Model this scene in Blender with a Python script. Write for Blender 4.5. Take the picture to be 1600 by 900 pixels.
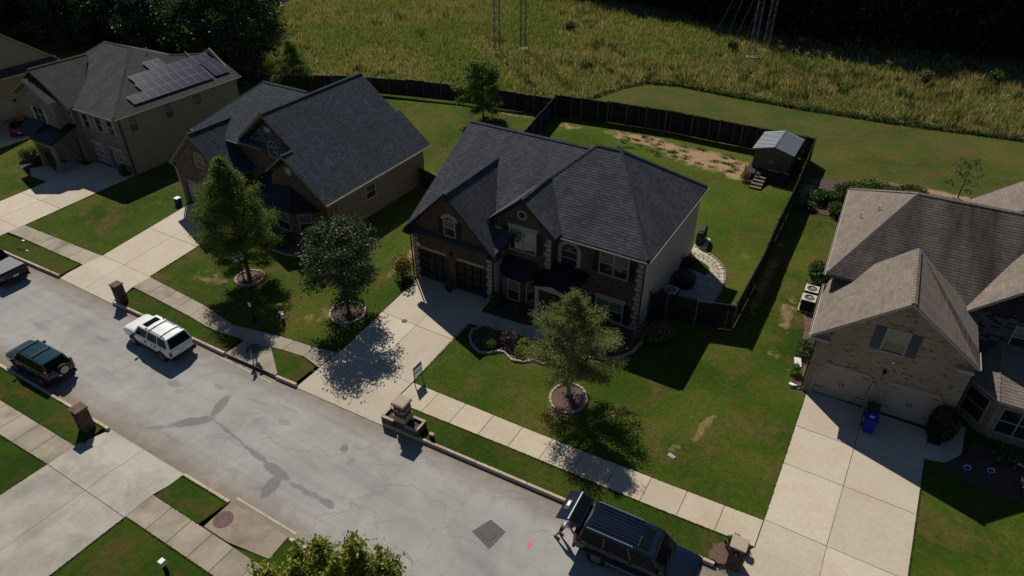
import bpy, bmesh, math, random
from mathutils import Vector, Matrix, noise
R = math.radians
rng = random.Random(7)
S = bpy.context.scene
for o in list(bpy.data.objects): bpy.data.objects.remove(o)
col = S.collection

# ------------------------------------------------------------------ camera, world, sun
CAM_H = 28.0
cd = bpy.data.cameras.new('camera'); cam = bpy.data.objects.new('camera', cd); col.objects.link(cam)
cd.sensor_width = 36.0; cd.lens = 36.0 * 1067 / 1600
cd.clip_start = 0.5; cd.clip_end = 2000
cam.location = (0, 0, CAM_H)
cam.rotation_euler = (R(90 - 35.0), 0, R(30.6))
S.camera = cam
SUN_EL, SUN_AZ = 45.5, 48.7            # shadows fall towards +x, -y, SUN_AZ degrees off -y
ld = bpy.data.lights.new('sun', 'SUN'); ld.energy = 5.0; ld.angle = R(0.5); ld.color = (1.0, 0.93, 0.82)
sun = bpy.data.objects.new('sun', ld); col.objects.link(sun)
sd = Vector((math.sin(R(SUN_AZ)) * math.cos(R(SUN_EL)), -math.cos(R(SUN_AZ)) * math.cos(R(SUN_EL)), -math.sin(R(SUN_EL))))
sun.rotation_euler = sd.to_track_quat('-Z', 'Y').to_euler(); sun.location = (-40, 60, 60)
W = bpy.data.worlds.new('World'); S.world = W; W.use_nodes = True
wn = W.node_tree; wn.nodes.clear()
sky = wn.nodes.new('ShaderNodeTexSky'); sky.sky_type = 'NISHITA'; sky.sun_disc = False
sky.sun_elevation = R(SUN_EL); sky.sun_rotation = math.atan2(-sd.x, -sd.y)
sky.air_density = 0.95; sky.dust_density = 0.1; sky.ozone_density = 4.0
bg = wn.nodes.new('ShaderNodeBackground'); bg.inputs['Strength'].default_value = 0.05
wo = wn.nodes.new('ShaderNodeOutputWorld')
wn.links.new(sky.outputs[0], bg.inputs[0]); wn.links.new(bg.outputs[0], wo.inputs[0])
S.view_settings.view_transform = 'Standard'; S.view_settings.look = 'None'
S.view_settings.exposure = -0.1; S.view_settings.gamma = 1.0
S.render.engine = 'CYCLES'
S.cycles.max_bounces = 4

# ------------------------------------------------------------------ material helpers
def lerp(a, b, t): return a + (b - a) * t
class NT:
    def __init__(s, name, rough=0.8, spec=0.3, metal=0.0):
        s.m = bpy.data.materials.new(name); s.m.use_nodes = True
        s.t = s.m.node_tree; s.t.nodes.clear()
        s.out = s.n('ShaderNodeOutputMaterial'); s.b = s.n('ShaderNodeBsdfPrincipled')
        s.l(s.b.outputs[0], s.out.inputs[0])
        s.b.inputs['Roughness'].default_value = rough; s.b.inputs['Metallic'].default_value = metal
        s.b.inputs['Specular IOR Level'].default_value = spec
    def n(s, t): return s.t.nodes.new(t)
    def l(s, a, b): s.t.links.new(a, b)
    def coord(s, kind='pos'):
        if kind == 'pos': return s.n('ShaderNodeNewGeometry').outputs['Position']
        tc = s.n('ShaderNodeTexCoord'); return tc.outputs['UV' if kind == 'uv' else 'Object']
    def noise(s, vec, scale, detail=4, rough=0.6, dist=0.0):
        x = s.n('ShaderNodeTexNoise'); x.inputs['Scale'].default_value = scale; x.inputs['Detail'].default_value = detail
        x.inputs['Roughness'].default_value = rough; x.inputs['Distortion'].default_value = dist
        s.l(vec, x.inputs['Vector']); return x.outputs['Fac']
    def ramp(s, fac, stops):
        r = s.n('ShaderNodeValToRGB'); e = r.color_ramp.elements
        while len(e) < len(stops): e.new(0.5)
        for k, (p, c) in enumerate(stops):
            e[k].position = p; e[k].color = (c[0], c[1], c[2], 1) if isinstance(c, tuple) else (c, c, c, 1)
        s.l(fac, r.inputs[0]); return r.outputs[0]
    def mix(s, fac, a, b, mode='MIX'):
        x = s.n('ShaderNodeMix'); x.data_type = 'RGBA'; x.blend_type = mode
        for sock, v in ((x.inputs[0], fac), (x.inputs[6], a), (x.inputs[7], b)):
            if isinstance(v, (int, float)): sock.default_value = v
            elif isinstance(v, tuple): sock.default_value = (v[0], v[1], v[2], 1)
            else: s.l(v, sock)
        return x.outputs[2]
    def math(s, op, a, b=None, clamp=False):
        x = s.n('ShaderNodeMath'); x.operation = op; x.use_clamp = clamp
        for sock, v in ((x.inputs[0], a), (x.inputs[1], b)):
            if v is None: continue
            if isinstance(v, (int, float)): sock.default_value = v
            else: s.l(v, sock)
        return x.outputs[0]
    def base(s, v):
        if isinstance(v, tuple): s.b.inputs['Base Color'].default_value = (v[0], v[1], v[2], 1)
        else: s.l(v, s.b.inputs['Base Color'])
    def bump(s, h, strength=0.3, dist=0.02):
        x = s.n('ShaderNodeBump'); x.inputs['Strength'].default_value = strength; x.inputs['Distance'].default_value = dist
        s.l(h, x.inputs['Height']); s.l(x.outputs[0], s.b.inputs['Normal'])
    def sep(s, vec):
        x = s.n('ShaderNodeSeparateXYZ'); s.l(vec, x.inputs[0]); return x.outputs
def rough_mat(name, c, rough=0.8, var=0.25, scale=3.0, spec=0.3, metal=0.0, bump=0.0, fine=40.0, kind='obj'):
    m = NT(name, rough, spec, metal); p = m.coord(kind)
    n = m.noise(p, scale, 5)
    a = m.ramp(n, [(0.25, tuple(x * (1 - var) for x in c)), (0.75, tuple(x * (1 + var) for x in c))])
    n2 = m.noise(p, fine, 3)
    a = m.mix(0.25, a, m.ramp(n2, [(0.3, 0.55), (0.7, 1.3)]), 'MULTIPLY')
    m.base(a)
    if bump: m.bump(n2, bump, 0.01)
    return m.m
WORN = [(-21.3, 64.3, 5.4, 1.5, -.05, .95), (-15.0, 62.9, 4.9, 2.3, -.12, 1.15), (-11.7, 60.9, 1.3, 1.1, .2, 1.1), (-30.0, 39.5, .5, 9.0, .13, 1.0), (-4.35, 28.4, .35, 1.7, -.12, .6), (-5.3, 26.0, .4, .5, 0, .5), (-4.7, 60.6, 1.4, 3.4, .1, .9), (5.5, 66.4, 6.0, .8, .02, .85),
 (-11.9, 25.2, 1.7, 1.3, 0, .3), (-9.0, 26.6, 3.4, 1.6, .2, .22), (-38.0, 64.0, 6.0, .9, .12, .55), (-30.5, 64.0, 1.5, 1.4, 0, .5), (-29.9, 25.0, 1.3, 1.6, 0, .3), (-2.7, 41.5, .7, 3.5, .1, .42), (-2.6, 36.5, .6, 1.5, .1, .38), (-39.8, 24.4, 2.6, 1.6, 0, .3), (-7.2, 47.2, .8, 1.2, 0, .25), (-5.0, 45.0, .5, 8.0, .03, .6)]
def grass_mat(name, dark, mid, yellow, brown, brownness=0.5, seed=0.0, worn=False):
    m = NT(name, 0.95, 0.05); p = p0 = m.coord()
    ad = m.n('ShaderNodeVectorMath'); ad.inputs[1].default_value = (seed, seed * 1.7, 0); m.l(p, ad.inputs[0]); p = ad.outputs[0]
    big = m.noise(p, 0.14, 5, 0.55, 0.4)
    c = m.ramp(big, [(0.30, dark), (0.5, mid), (0.66, yellow)])
    med = m.noise(p, 0.45, 6, 0.65, 0.8)
    bf = m.ramp(med, [(0.60 - 0.12 * brownness, 0.0), (0.74 - 0.1 * brownness, 0.75)])
    c = m.mix(bf, c, brown)
    tex = m.noise(p, 3.2, 6, 0.75)
    c = m.mix(0.7, c, m.ramp(tex, [(0.32, 0.55), (0.55, 1.0), (0.75, 1.4)]), 'MULTIPLY')
    fine = m.noise(p, 26.0, 4, 0.8)
    c = m.mix(0.85, c, m.ramp(fine, [(0.3, 0.5), (0.5, 1.0), (0.72, 1.6)]), 'MULTIPLY')
    if worn:
        tot = None; edge = m.noise(p0, 0.9, 6, 0.75, 0.6)
        for (cx, cy, rx_, ry_, rot, st) in WORN:
            mp = m.n('ShaderNodeMapping'); mp.vector_type = 'TEXTURE'; mp.inputs['Location'].default_value = (cx, cy, 0); mp.inputs['Rotation'].default_value = (0, 0, rot); mp.inputs['Scale'].default_value = (rx_, ry_, 1000.0); m.l(p0, mp.inputs[0])
            le = m.n('ShaderNodeVectorMath'); le.operation = 'LENGTH'; m.l(mp.outputs[0], le.inputs[0])
            v = m.math('MULTIPLY', m.math('SUBTRACT', 1.25, le.outputs['Value'], True), st); tot = v if tot is None else m.math('MAXIMUM', tot, v)
        f = m.math('ADD', tot, m.math('MULTIPLY', m.math('SUBTRACT', edge, 0.5), 2.6)); f = m.math('MULTIPLY', f, m.math('MULTIPLY', tot, 4.0, True))
        c = m.mix(m.ramp(f, [(0.25, 0.0), (0.75, 0.92)]), c, m.mix(m.noise(p0, 3.0, 5, 0.7), (0.25, 0.15, 0.085), (0.44, 0.30, 0.185)))
    m.base(c); m.bump(m.math('ADD', tex, fine), 0.7, 0.06)
    return m.m
def concrete_mat(name, c, stain, stain_amt=0.5, seed=0.0):
    m = NT(name, 0.85, 0.25); p = m.coord()
    ad = m.n('ShaderNodeVectorMath'); ad.inputs[1].default_value = (seed, seed, 0); m.l(p, ad.inputs[0]); p = ad.outputs[0]
    n = m.noise(p, 0.6, 6, 0.6, 0.5)
    a = m.mix(m.ramp(n, [(0.42, 0.0), (0.7, stain_amt)]), c, stain)
    n3 = m.noise(p, 4.0, 6, 0.7)
    a = m.mix(0.35, a, m.ramp(n3, [(0.25, 0.65), (0.7, 1.15)]), 'MULTIPLY')
    oi = m.n('ShaderNodeObjectInfo')
    a = m.mix(0.6, a, m.ramp(oi.outputs['Random'], [(0.0, 0.80), (1.0, 1.08)]), 'MULTIPLY')
    f = m.noise(p, 35.0, 4, 0.8)
    a = m.mix(0.2, a, m.ramp(f, [(0.3, 0.6), (0.7, 1.2)]), 'MULTIPLY')
    m.base(a); m.bump(f, 0.25, 0.01); return m.m
def brick_mat(name, c1, c2, c3, mortar, bw=0.21, bh=0.075, dark_amt=0.25):
    m = NT(name, 0.9, 0.15); uv = m.coord('uv')
    b = m.n('ShaderNodeTexBrick'); b.inputs['Scale'].default_value = 1.0
    b.inputs['Brick Width'].default_value = bw; b.inputs['Row Height'].default_value = bh
    b.inputs['Mortar Size'].default_value = 0.007; b.inputs['Mortar Smooth'].default_value = 0.2; b.inputs['Bias'].default_value = 0.0
    b.inputs['Color1'].default_value = (*c1, 1); b.inputs['Color2'].default_value = (*c2, 1); b.inputs['Mortar'].default_value = (*mortar, 1)
    m.l(uv, b.inputs['Vector'])
    # a second lattice of the same bricks marks the odd dark ones
    b2 = m.n('ShaderNodeTexBrick'); b2.inputs['Scale'].default_value = 1.0; b2.offset_frequency = 2
    b2.inputs['Brick Width'].default_value = bw; b2.inputs['Row Height'].default_value = bh
    b2.inputs['Mortar Size'].default_value = 0.0; b2.inputs['Color1'].default_value = (0, 0, 0, 1); b2.inputs['Color2'].default_value = (1, 1, 1, 1); b2.inputs['Bias'].default_value = 0.0
    m.l(uv, b2.inputs['Vector'])
    sel = m.ramp(b2.outputs['Color'], [(1 - dark_amt, 0.0), (1 - dark_amt + 0.04, 1.0)])
    sel = m.math('MULTIPLY', sel, m.math('SUBTRACT', 1.0, b.outputs['Fac']))
    c = m.mix(sel, b.outputs['Color'], c3)
    n = m.noise(uv, 1.2, 5); c = m.mix(0.45, c, m.ramp(n, [(0.3, 0.65), (0.7, 1.25)]), 'MULTIPLY')
    m.base(c); m.bump(m.math('SUBTRACT', 1.0, b.outputs['Fac']), 0.6, 0.01)
    return m.m
def shingle_mat(name, c1, c2, streak, streak_amt=0.5):
    m = NT(name, 0.92, 0.2); uv = m.coord('uv')
    b = m.n('ShaderNodeTexBrick'); b.inputs['Scale'].default_value = 1.0
    b.inputs['Brick Width'].default_value = 0.34; b.inputs['Row Height'].default_value = 0.2; b.offset = 0.37
    b.inputs['Mortar Size'].default_value = 0.004; b.inputs['Color1'].default_value = (*c1, 1); b.inputs['Color2'].default_value = (*c2, 1)
    b.inputs['Mortar'].default_value = tuple(x * 0.55 for x in c1) + (1,)
    m.l(uv, b.inputs['Vector'])
    mp = m.n('ShaderNodeMapping'); mp.inputs['Scale'].default_value = (1.0, 0.16, 1.0); m.l(uv, mp.inputs[0])
    st = m.noise(mp.outputs[0], 0.8, 5, 0.6)
    c = m.mix(m.ramp(st, [(0.4, 0.0), (0.68, streak_amt)]), b.outputs['Color'], streak)
    g = m.noise(uv, 9.0, 4, 0.8)
    c = m.mix(0.6, c, m.ramp(g, [(0.3, 0.65), (0.7, 1.35)]), 'MULTIPLY')
    c = m.mix(0.5, c, m.ramp(m.noise(uv, 0.45, 5, 0.7), [(0.3, 0.72), (0.7, 1.2)]), 'MULTIPLY')
    m.base(c); m.bump(m.noise(uv, 60.0, 2), 0.3, 0.01); return m.m
def siding_mat(name, c):
    m = NT(name, 0.75, 0.25); uv = m.coord('uv'); y = m.sep(uv)[1]
    fr = m.math('FRACT', m.math('DIVIDE', y, 0.18))
    lap = m.ramp(fr, [(0.0, 0.55), (0.08, 1.0), (1.0, 1.0)])
    col_ = m.mix(1.0, c, lap, 'MULTIPLY')
    n = m.noise(uv, 0.8, 5); col_ = m.mix(0.35, col_, m.ramp(n, [(0.3, 0.8), (0.7, 1.1)]), 'MULTIPLY')
    m.base(col_); m.bump(fr, 0.5, 0.015); return m.m
def leaf_mat(name, c1, c2, c3, trans=0.35):
    m = NT(name, 0.55, 0.35); t = m.n
    g = m.n('ShaderNodeNewGeometry')
    c = m.ramp(g.outputs['Random Per Island'], [(0.0, c1), (0.55, c2), (1.0, c3)])
    m.base(c)
    tr = m.n('ShaderNodeBsdfTranslucent'); m.l(m.mix(1.0, c, (1.25, 1.35, 0.6), 'MULTIPLY'), tr.inputs[0])
    mx = m.n('ShaderNodeMixShader'); mx.inputs[0].default_value = trans
    m.l(m.b.outputs[0], mx.inputs[1]); m.l(tr.outputs[0], mx.inputs[2]); m.l(mx.outputs[0], m.out.inputs[0])
    return m.m
def paint_mat(name, c, rough=0.3, metal=0.0, coat=0.6, spec=0.5):
    m = NT(name, rough, spec, metal); m.b.inputs['Coat Weight'].default_value = coat; m.b.inputs['Coat Roughness'].default_value = 0.08
    n = m.noise(m.coord('obj'), 2.0, 4); m.base(m.ramp(n, [(0.3, tuple(x * 0.93 for x in c)), (0.7, tuple(min(1, x * 1.05) for x in c))]))
    return m.m
M = {}
M['lawn'] = grass_mat('lawn_grass', (0.030, 0.060, 0.006), (0.052, 0.086, 0.009), (0.092, 0.106, 0.016), (0.12, 0.088, 0.03), 0.95, worn=True)
M['lawn_lush'] = grass_mat('watered_lawn_grass', (0.044, 0.076, 0.008), (0.068, 0.103, 0.012), (0.10, 0.118, 0.018), (0.11, 0.088, 0.026), 0.75, 3.0, worn=True)
M['lawn_back'] = grass_mat('mown_field_grass', (0.042, 0.068, 0.010), (0.066, 0.086, 0.016), (0.095, 0.098, 0.022), (0.115, 0.08, 0.032), 1.1, 31.0, worn=True)
M['verge'] = grass_mat('verge_grass', (0.024, 0.052, 0.005), (0.038, 0.070, 0.008), (0.065, 0.080, 0.013), (0.10, 0.065, 0.022), 0.75, 77.0)
M['meadow_soil'] = grass_mat('meadow_floor', (0.05, 0.065, 0.015), (0.075, 0.085, 0.022), (0.11, 0.10, 0.03), (0.10, 0.07, 0.03), 0.9, 11.0)
M['walk'] = concrete_mat('sidewalk_concrete', (0.50, 0.43, 0.33), (0.40, 0.30, 0.19), 0.45)
M['walk_old'] = concrete_mat('weathered_concrete', (0.36, 0.31, 0.24), (0.17, 0.14, 0.11), 0.75, 9.0)
M['drive'] = concrete_mat('driveway_concrete', (0.52, 0.46, 0.37), (0.47, 0.34, 0.22), 0.4, 20.0)
M['inlet_old'] = concrete_mat('stained_inlet_concrete', (0.27, 0.225, 0.165), (0.13, 0.10, 0.075), 0.85, 55.0)
M['drive_old'] = concrete_mat('old_driveway_concrete', (0.42, 0.39, 0.34), (0.20, 0.185, 0.165), 0.65, 40.0)
M['kerb'] = concrete_mat('kerb_concrete', (0.50, 0.42, 0.33), (0.28, 0.20, 0.13), 0.6, 5.0)
M['joint'] = rough_mat('joint_dirt', (0.05, 0.045, 0.03), 0.95)
M['soil'] = rough_mat('bare_clay', (0.42, 0.25, 0.13), 0.95, 0.3, 0.9, fine=9.0, bump=0.6, kind='pos')
M['mulch'] = rough_mat('mulch', (0.075, 0.05, 0.042), 0.95, 0.5, 6.0, fine=25.0, bump=1.0, kind='pos')
M['pine_straw'] = rough_mat('pine_straw', (0.115, 0.072, 0.054), 0.95, 0.4, 5.0, fine=22.0, bump=1.0, kind='pos')
M['stone_edge'] = rough_mat('edging_stone', (0.34, 0.28, 0.23), 0.9, 0.4, 6.0)
M['brick_dark'] = brick_mat('dark_red_brick', (0.115, 0.062, 0.043), (0.075, 0.045, 0.034), (0.035, 0.026, 0.024), (0.15, 0.125, 0.10))
M['brick_mid'] = brick_mat('mottled_red_brick', (0.17, 0.09, 0.06), (0.11, 0.07, 0.055), (0.05, 0.035, 0.03), (0.20, 0.17, 0.14))
M['brick_tan'] = brick_mat('tan_brick', (0.29, 0.22, 0.155), (0.19, 0.14, 0.10), (0.05, 0.038, 0.033), (0.46, 0.40, 0.32), bw=0.2, bh=0.085, dark_amt=0.07)
M['brick_pale'] = brick_mat('pale_brick', (0.22, 0.18, 0.15), (0.17, 0.135, 0.11), (0.07, 0.055, 0.05), (0.28, 0.24, 0.2), dark_amt=0.15)
M['stone_wall'] = brick_mat('stacked_stone', (0.12, 0.115, 0.12), (0.07, 0.068, 0.075), (0.03, 0.03, 0.034), (0.03, 0.028, 0.027), 0.42, 0.14, 0.3)
M['quoin'] = rough_mat('quoin_stone', (0.36, 0.29, 0.22), 0.85, 0.2, 2.0)
M['siding'] = siding_mat('grey_beige_siding', (0.46, 0.43, 0.37))
M['siding_tan'] = siding_mat('tan_siding', (0.30, 0.25, 0.17))
M['siding_grey'] = siding_mat('taupe_siding', (0.15, 0.13, 0.105))
M['trim'] = rough_mat('painted_trim', (0.36, 0.32, 0.26), 0.6, 0.08)
M['trim_white'] = rough_mat('white_trim', (0.62, 0.62, 0.58), 0.5, 0.06)
M['trim_tan'] = rough_mat('tan_trim', (0.24, 0.185, 0.12), 0.6, 0.1)
M['black'] = rough_mat('black_paint', (0.012, 0.012, 0.013), 0.6, 0.3)
M['shutter_blue'] = rough_mat('blue_grey_shutter', (0.055, 0.065, 0.09), 0.6, 0.2)
M['gutter'] = rough_mat('pale_gutter', (0.50, 0.47, 0.42), 0.45, 0.1, spec=0.5)
M['gutter_dark'] = rough_mat('dark_gutter', (0.025, 0.022, 0.02), 0.5, 0.2)
M['roof_dark'] = shingle_mat('charcoal_shingles', (0.046, 0.051, 0.063), (0.080, 0.086, 0.102), (0.033, 0.036, 0.044), 0.6)
M['roof_slate'] = shingle_mat('blue_black_shingles', (0.030, 0.040, 0.054), (0.060, 0.073, 0.092), (0.026, 0.032, 0.042), 0.5)
M['roof_brown'] = shingle_mat('brown_shingles', (0.165, 0.135, 0.114), (0.215, 0.178, 0.152), (0.125, 0.106, 0.092), 0.3)
M['roof_shaded_streaked'] = shingle_mat('shaded_algae_streaked_shingles', (0.085, 0.073, 0.064), (0.125, 0.107, 0.094), (0.028, 0.025, 0.024), 0.95)  # darker base puts the front slope's shade into the colour; streaks are algae
M['roof_taupe'] = shingle_mat('taupe_shingles', (0.046, 0.044, 0.044), (0.070, 0.066, 0.065), (0.030, 0.029, 0.029), 0.7)
M['metal_roof'] = rough_mat('standing_seam_metal', (0.012, 0.014, 0.02), 0.45, 0.15, metal=0.3)
M['garage_dark'] = rough_mat('dark_garage_door', (0.022, 0.02, 0.02), 0.6, 0.2)
M['garage_tan'] = rough_mat('tan_garage_door', (0.34, 0.29, 0.25), 0.6, 0.08)
M['glass'] = NT('window_glass', 0.06, 0.7).m; M['glass'].node_tree.nodes['Principled BSDF'].inputs['Base Color'].default_value = (0.018, 0.024, 0.026, 1)
M['glass_pale_teal'] = rough_mat('pale_teal_glass', (0.085, 0.12, 0.115), 0.12, 0.25, 8.0, spec=0.7)  # lighter teal colour for upper sashes, and for lower ones where set
M['glass_car'] = NT('tinted_car_glass', 0.12, 0.08).m; M['glass_car'].node_tree.nodes['Principled BSDF'].inputs['Base Color'].default_value = (0.004, 0.007, 0.008, 1)
M['fence'] = rough_mat('weathered_fence_board', (0.034, 0.029, 0.026), 0.9, 0.4, 2.0, fine=30.0)
M['fence_lit'] = rough_mat('grey_fence_rail', (0.12, 0.105, 0.095), 0.9, 0.3, 2.0)
M['bark'] = rough_mat('bark', (0.09, 0.07, 0.055), 0.95, 0.4, 6.0, bump=0.8)
M['bark_pale'] = rough_mat('pale_bark', (0.24, 0.20, 0.15), 0.95, 0.3, 6.0)
M['leaf_fine'] = leaf_mat('elm_leaves', (0.06, 0.10, 0.016), (0.10, 0.15, 0.028), (0.18, 0.21, 0.055), 0.42)
M['leaf_pale'] = leaf_mat('pale_elm_leaves', (0.10, 0.125, 0.038), (0.16, 0.18, 0.06), (0.27, 0.26, 0.12), 0.42)
M['leaf_maple'] = leaf_mat('maple_leaves', (0.025, 0.045, 0.014), (0.04, 0.065, 0.022), (0.17, 0.21, 0.12), 0.2)
M['leaf_yellow'] = leaf_mat('turning_leaves', (0.06, 0.11, 0.012), (0.20, 0.25, 0.035), (0.46, 0.36, 0.08), 0.35)
M['leaf_wood'] = leaf_mat('woodland_leaves', (0.02, 0.042, 0.012), (0.04, 0.075, 0.02), (0.10, 0.145, 0.05), 0.3)
M['leaf_pine'] = leaf_mat('pine_needles', (0.03, 0.065, 0.014), (0.055, 0.11, 0.024), (0.10, 0.16, 0.05), 0.35)
M['leaf_blue'] = leaf_mat('blue_green_woodland_leaves', (0.015, 0.035, 0.016), (0.03, 0.06, 0.028), (0.11, 0.16, 0.10), 0.25)
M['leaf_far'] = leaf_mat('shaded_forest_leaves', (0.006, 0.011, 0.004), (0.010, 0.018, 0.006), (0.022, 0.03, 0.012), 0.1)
M['leaf_bush'] = leaf_mat('shrub_leaves', (0.02, 0.045, 0.008), (0.04, 0.08, 0.012), (0.08, 0.12, 0.025), 0.3)
M['leaf_lime'] = leaf_mat('lime_shrub_leaves', (0.08, 0.14, 0.01), (0.13, 0.20, 0.015), (0.2, 0.26, 0.03), 0.35)
M['leaf_purple'] = leaf_mat('purple_shrub_leaves', (0.03, 0.018, 0.022), (0.06, 0.035, 0.045), (0.12, 0.08, 0.09), 0.2)
M['leaf_copper'] = leaf_mat('copper_shrub_leaves', (0.06, 0.06, 0.02), (0.16, 0.11, 0.03), (0.34, 0.20, 0.07), 0.3)
M['leaf_hyd'] = leaf_mat('faded_bloom_leaves', (0.04, 0.05, 0.015), (0.09, 0.09, 0.03), (0.3, 0.26, 0.12), 0.3)
M['meadow'] = leaf_mat('meadow_blades', (0.105, 0.13, 0.036), (0.165, 0.18, 0.068), (0.28, 0.26, 0.15), 0.38)
M['meadow_red'] = leaf_mat('russet_meadow_blades', (0.18, 0.14, 0.075), (0.27, 0.22, 0.12), (0.42, 0.36, 0.22), 0.38)
M['meadow_dark'] = leaf_mat('dark_meadow_weeds', (0.03, 0.05, 0.014), (0.05, 0.08, 0.02), (0.09, 0.115, 0.04), 0.35)
M['meadow_pale'] = leaf_mat('pale_green_meadow_tufts', (0.11, 0.155, 0.04), (0.16, 0.205, 0.06), (0.25, 0.27, 0.12), 0.38)
M['meadow_flower'] = leaf_mat('meadow_flower_heads', (0.4, 0.36, 0.2), (0.5, 0.47, 0.36), (0.5, 0.4, 0.08), 0.3)
M['steel'] = rough_mat('galvanised_steel', (0.28, 0.30, 0.33), 0.45, 0.15, metal=0.5)
M['tower_steel'] = rough_mat('dull_tower_steel', (0.10, 0.11, 0.125), 0.8, 0.15, spec=0.1)
M['yellow'] = rough_mat('yellow_marker', (0.55, 0.33, 0.04), 0.6, 0.15)
M['white'] = rough_mat('white_plastic', (0.72, 0.72, 0.70), 0.5, 0.06)
m = NT('sign_plastic', 0.5, 0.3); m.base((0.75, 0.77, 0.78)); tr = m.n('ShaderNodeBsdfTranslucent'); tr.inputs[0].default_value = (0.75, 0.77, 0.78, 1); mx = m.n('ShaderNodeMixShader'); mx.inputs[0].default_value = 0.5
m.l(m.b.outputs[0], mx.inputs[1]); m.l(tr.outputs[0], mx.inputs[2]); m.l(mx.outputs[0], m.out.inputs[0]); M['sign'] = m.m
M['chrome'] = rough_mat('bright_trim', (0.6, 0.6, 0.6), 0.2, 0.1, metal=0.8)
M['tyre'] = rough_mat('tyre_rubber', (0.012, 0.012, 0.012), 0.8)
M['rim'] = rough_mat('alloy_rim', (0.3, 0.3, 0.31), 0.35, 0.1, metal=0.7)
M['red_lamp'] = rough_mat('red_lamp', (0.28, 0.012, 0.012), 0.25, 0.1, spec=0.6)
M['lamp_clear'] = rough_mat('clear_lamp', (0.5, 0.5, 0.5), 0.15, 0.1, spec=0.7)
M['car_white'] = paint_mat('white_car_paint', (0.74, 0.74, 0.73))
M['car_green'] = paint_mat('dark_green_car_paint', (0.012, 0.035, 0.042), 0.14)
M['car_black'] = paint_mat('black_blue_car_paint', (0.004, 0.008, 0.018), 0.15, coat=0.25, spec=0.3)
M['car_red'] = paint_mat('dark_red_car_paint', (0.16, 0.008, 0.012), 0.25)
M['pv'] = None
M['bin_blue'] = rough_mat('blue_plastic', (0.01, 0.03, 0.28), 0.45, 0.1)
M['bin_green'] = rough_mat('green_plastic', (0.008, 0.05, 0.02), 0.5, 0.1)
M['skin'] = rough_mat('skin', (0.38, 0.2, 0.13), 0.6, 0.08)
M['shed_wall'] = rough_mat('brown_steel_panel', (0.12, 0.10, 0.075), 0.7, 0.1)
M['cloth_white'] = rough_mat('white_shirt', (0.6, 0.62, 0.72), 0.9, 0.1)
M['cloth_dark'] = rough_mat('dark_shorts', (0.02, 0.02, 0.03), 0.9, 0.2)
M['pink'] = rough_mat('pink_spray_mark', (0.75, 0.12, 0.2), 0.9, 0.1)
M['iron'] = rough_mat('rusty_iron', (0.13, 0.075, 0.07), 0.8, 0.4, 10.0, bump=0.6)
M['patch'] = rough_mat('asphalt_patch', (0.105, 0.105, 0.11), 0.95, 0.15)
M['flag'] = rough_mat('flagstone', (0.42, 0.37, 0.29), 0.9, 0.25, 2.5, kind='pos')
M['paver'] = rough_mat('grey_paver', (0.30, 0.30, 0.29), 0.9, 0.2, 2.5, kind='pos')
m = NT('stain_film', 0.85, 0.2); m.base((0.10, 0.10, 0.105)); tr = m.n('ShaderNodeBsdfTransparent'); mx = m.n('ShaderNodeMixShader')
m.l(m.ramp(m.noise(m.coord(), 1.3, 5, 0.7), [(0.35, 0.25), (0.62, 0.75)]), mx.inputs[0]); m.l(tr.outputs[0], mx.inputs[1]); m.l(m.b.outputs[0], mx.inputs[2]); m.l(mx.outputs[0], m.out.inputs[0])
M['stain'] = m.m
m = NT('crack_tar', 0.9, 0.2); m.base((0.185, 0.183, 0.18)); M['crack'] = m.m
M['pv_frame'] = rough_mat('grey_panel_frame', (0.17, 0.18, 0.2), 0.5, 0.1)
M['fence_yard'] = rough_mat('charcoal_stained_board', (0.016, 0.014, 0.013), 0.9, 0.4, 2.0, fine=30.0)
m = NT('photovoltaic', 0.18, 0.6); uv = m.coord('uv'); x, y, z = m.sep(uv)
gx = m.ramp(m.math('FRACT', m.math('DIVIDE', x, 0.16)), [(0.0, 0.35), (0.06, 0.0), (1.0, 0.0)])
gy = m.ramp(m.math('FRACT', m.math('DIVIDE', y, 0.16)), [(0.0, 0.35), (0.06, 0.0), (1.0, 0.0)])
m.base(m.mix(m.math('MAXIMUM', gx, gy), (0.018, 0.022, 0.045), (0.16, 0.17, 0.2))); M['pv'] = m.m
# asphalt: pale worn street with dirt collecting along both kerbs
m = NT('worn_asphalt', 0.93, 0.15); p = m.coord(); px_, py_, pz_ = m.sep(p)
n1 = m.noise(p, 0.35, 6, 0.6, 0.5); n2 = m.noise(p, 1.6, 6, 0.75); n3 = m.noise(p, 28.0, 3, 0.8)
c = m.ramp(n1, [(0.3, (0.262, 0.255, 0.245)), (0.5, (0.318, 0.308, 0.295)), (0.72, (0.36, 0.348, 0.332))])
c = m.mix(0.35, c, m.ramp(n2, [(0.28, 0.72), (0.5, 1.0), (0.75, 1.15)]), 'MULTIPLY')
c = m.mix(0.75, c, m.ramp(n3, [(0.3, 0.62), (0.5, 1.0), (0.7, 1.4)]), 'MULTIPLY')
mp = m.n('ShaderNodeMapping'); mp.inputs['Scale'].default_value = (0.06, 1.6, 1.0); m.l(p, mp.inputs[0])
c = m.mix(0.45, c, m.ramp(m.noise(mp.outputs[0], 1.0, 5, 0.7, 0.3), [(0.3, 0.74), (0.55, 1.0), (0.75, 1.12)]), 'MULTIPLY')
vo = m.n('ShaderNodeTexVoronoi'); vo.inputs['Scale'].default_value = 2.2; m.l(p, vo.inputs['Vector'])
c = m.mix(m.ramp(vo.outputs['Distance'], [(0.03, 0.5), (0.075, 0.0)]), c, (0.10, 0.10, 0.10))
wob = m.n('ShaderNodeMix'); wob.data_type = 'VECTOR'; wob.inputs[0].default_value = 0.22
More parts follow.
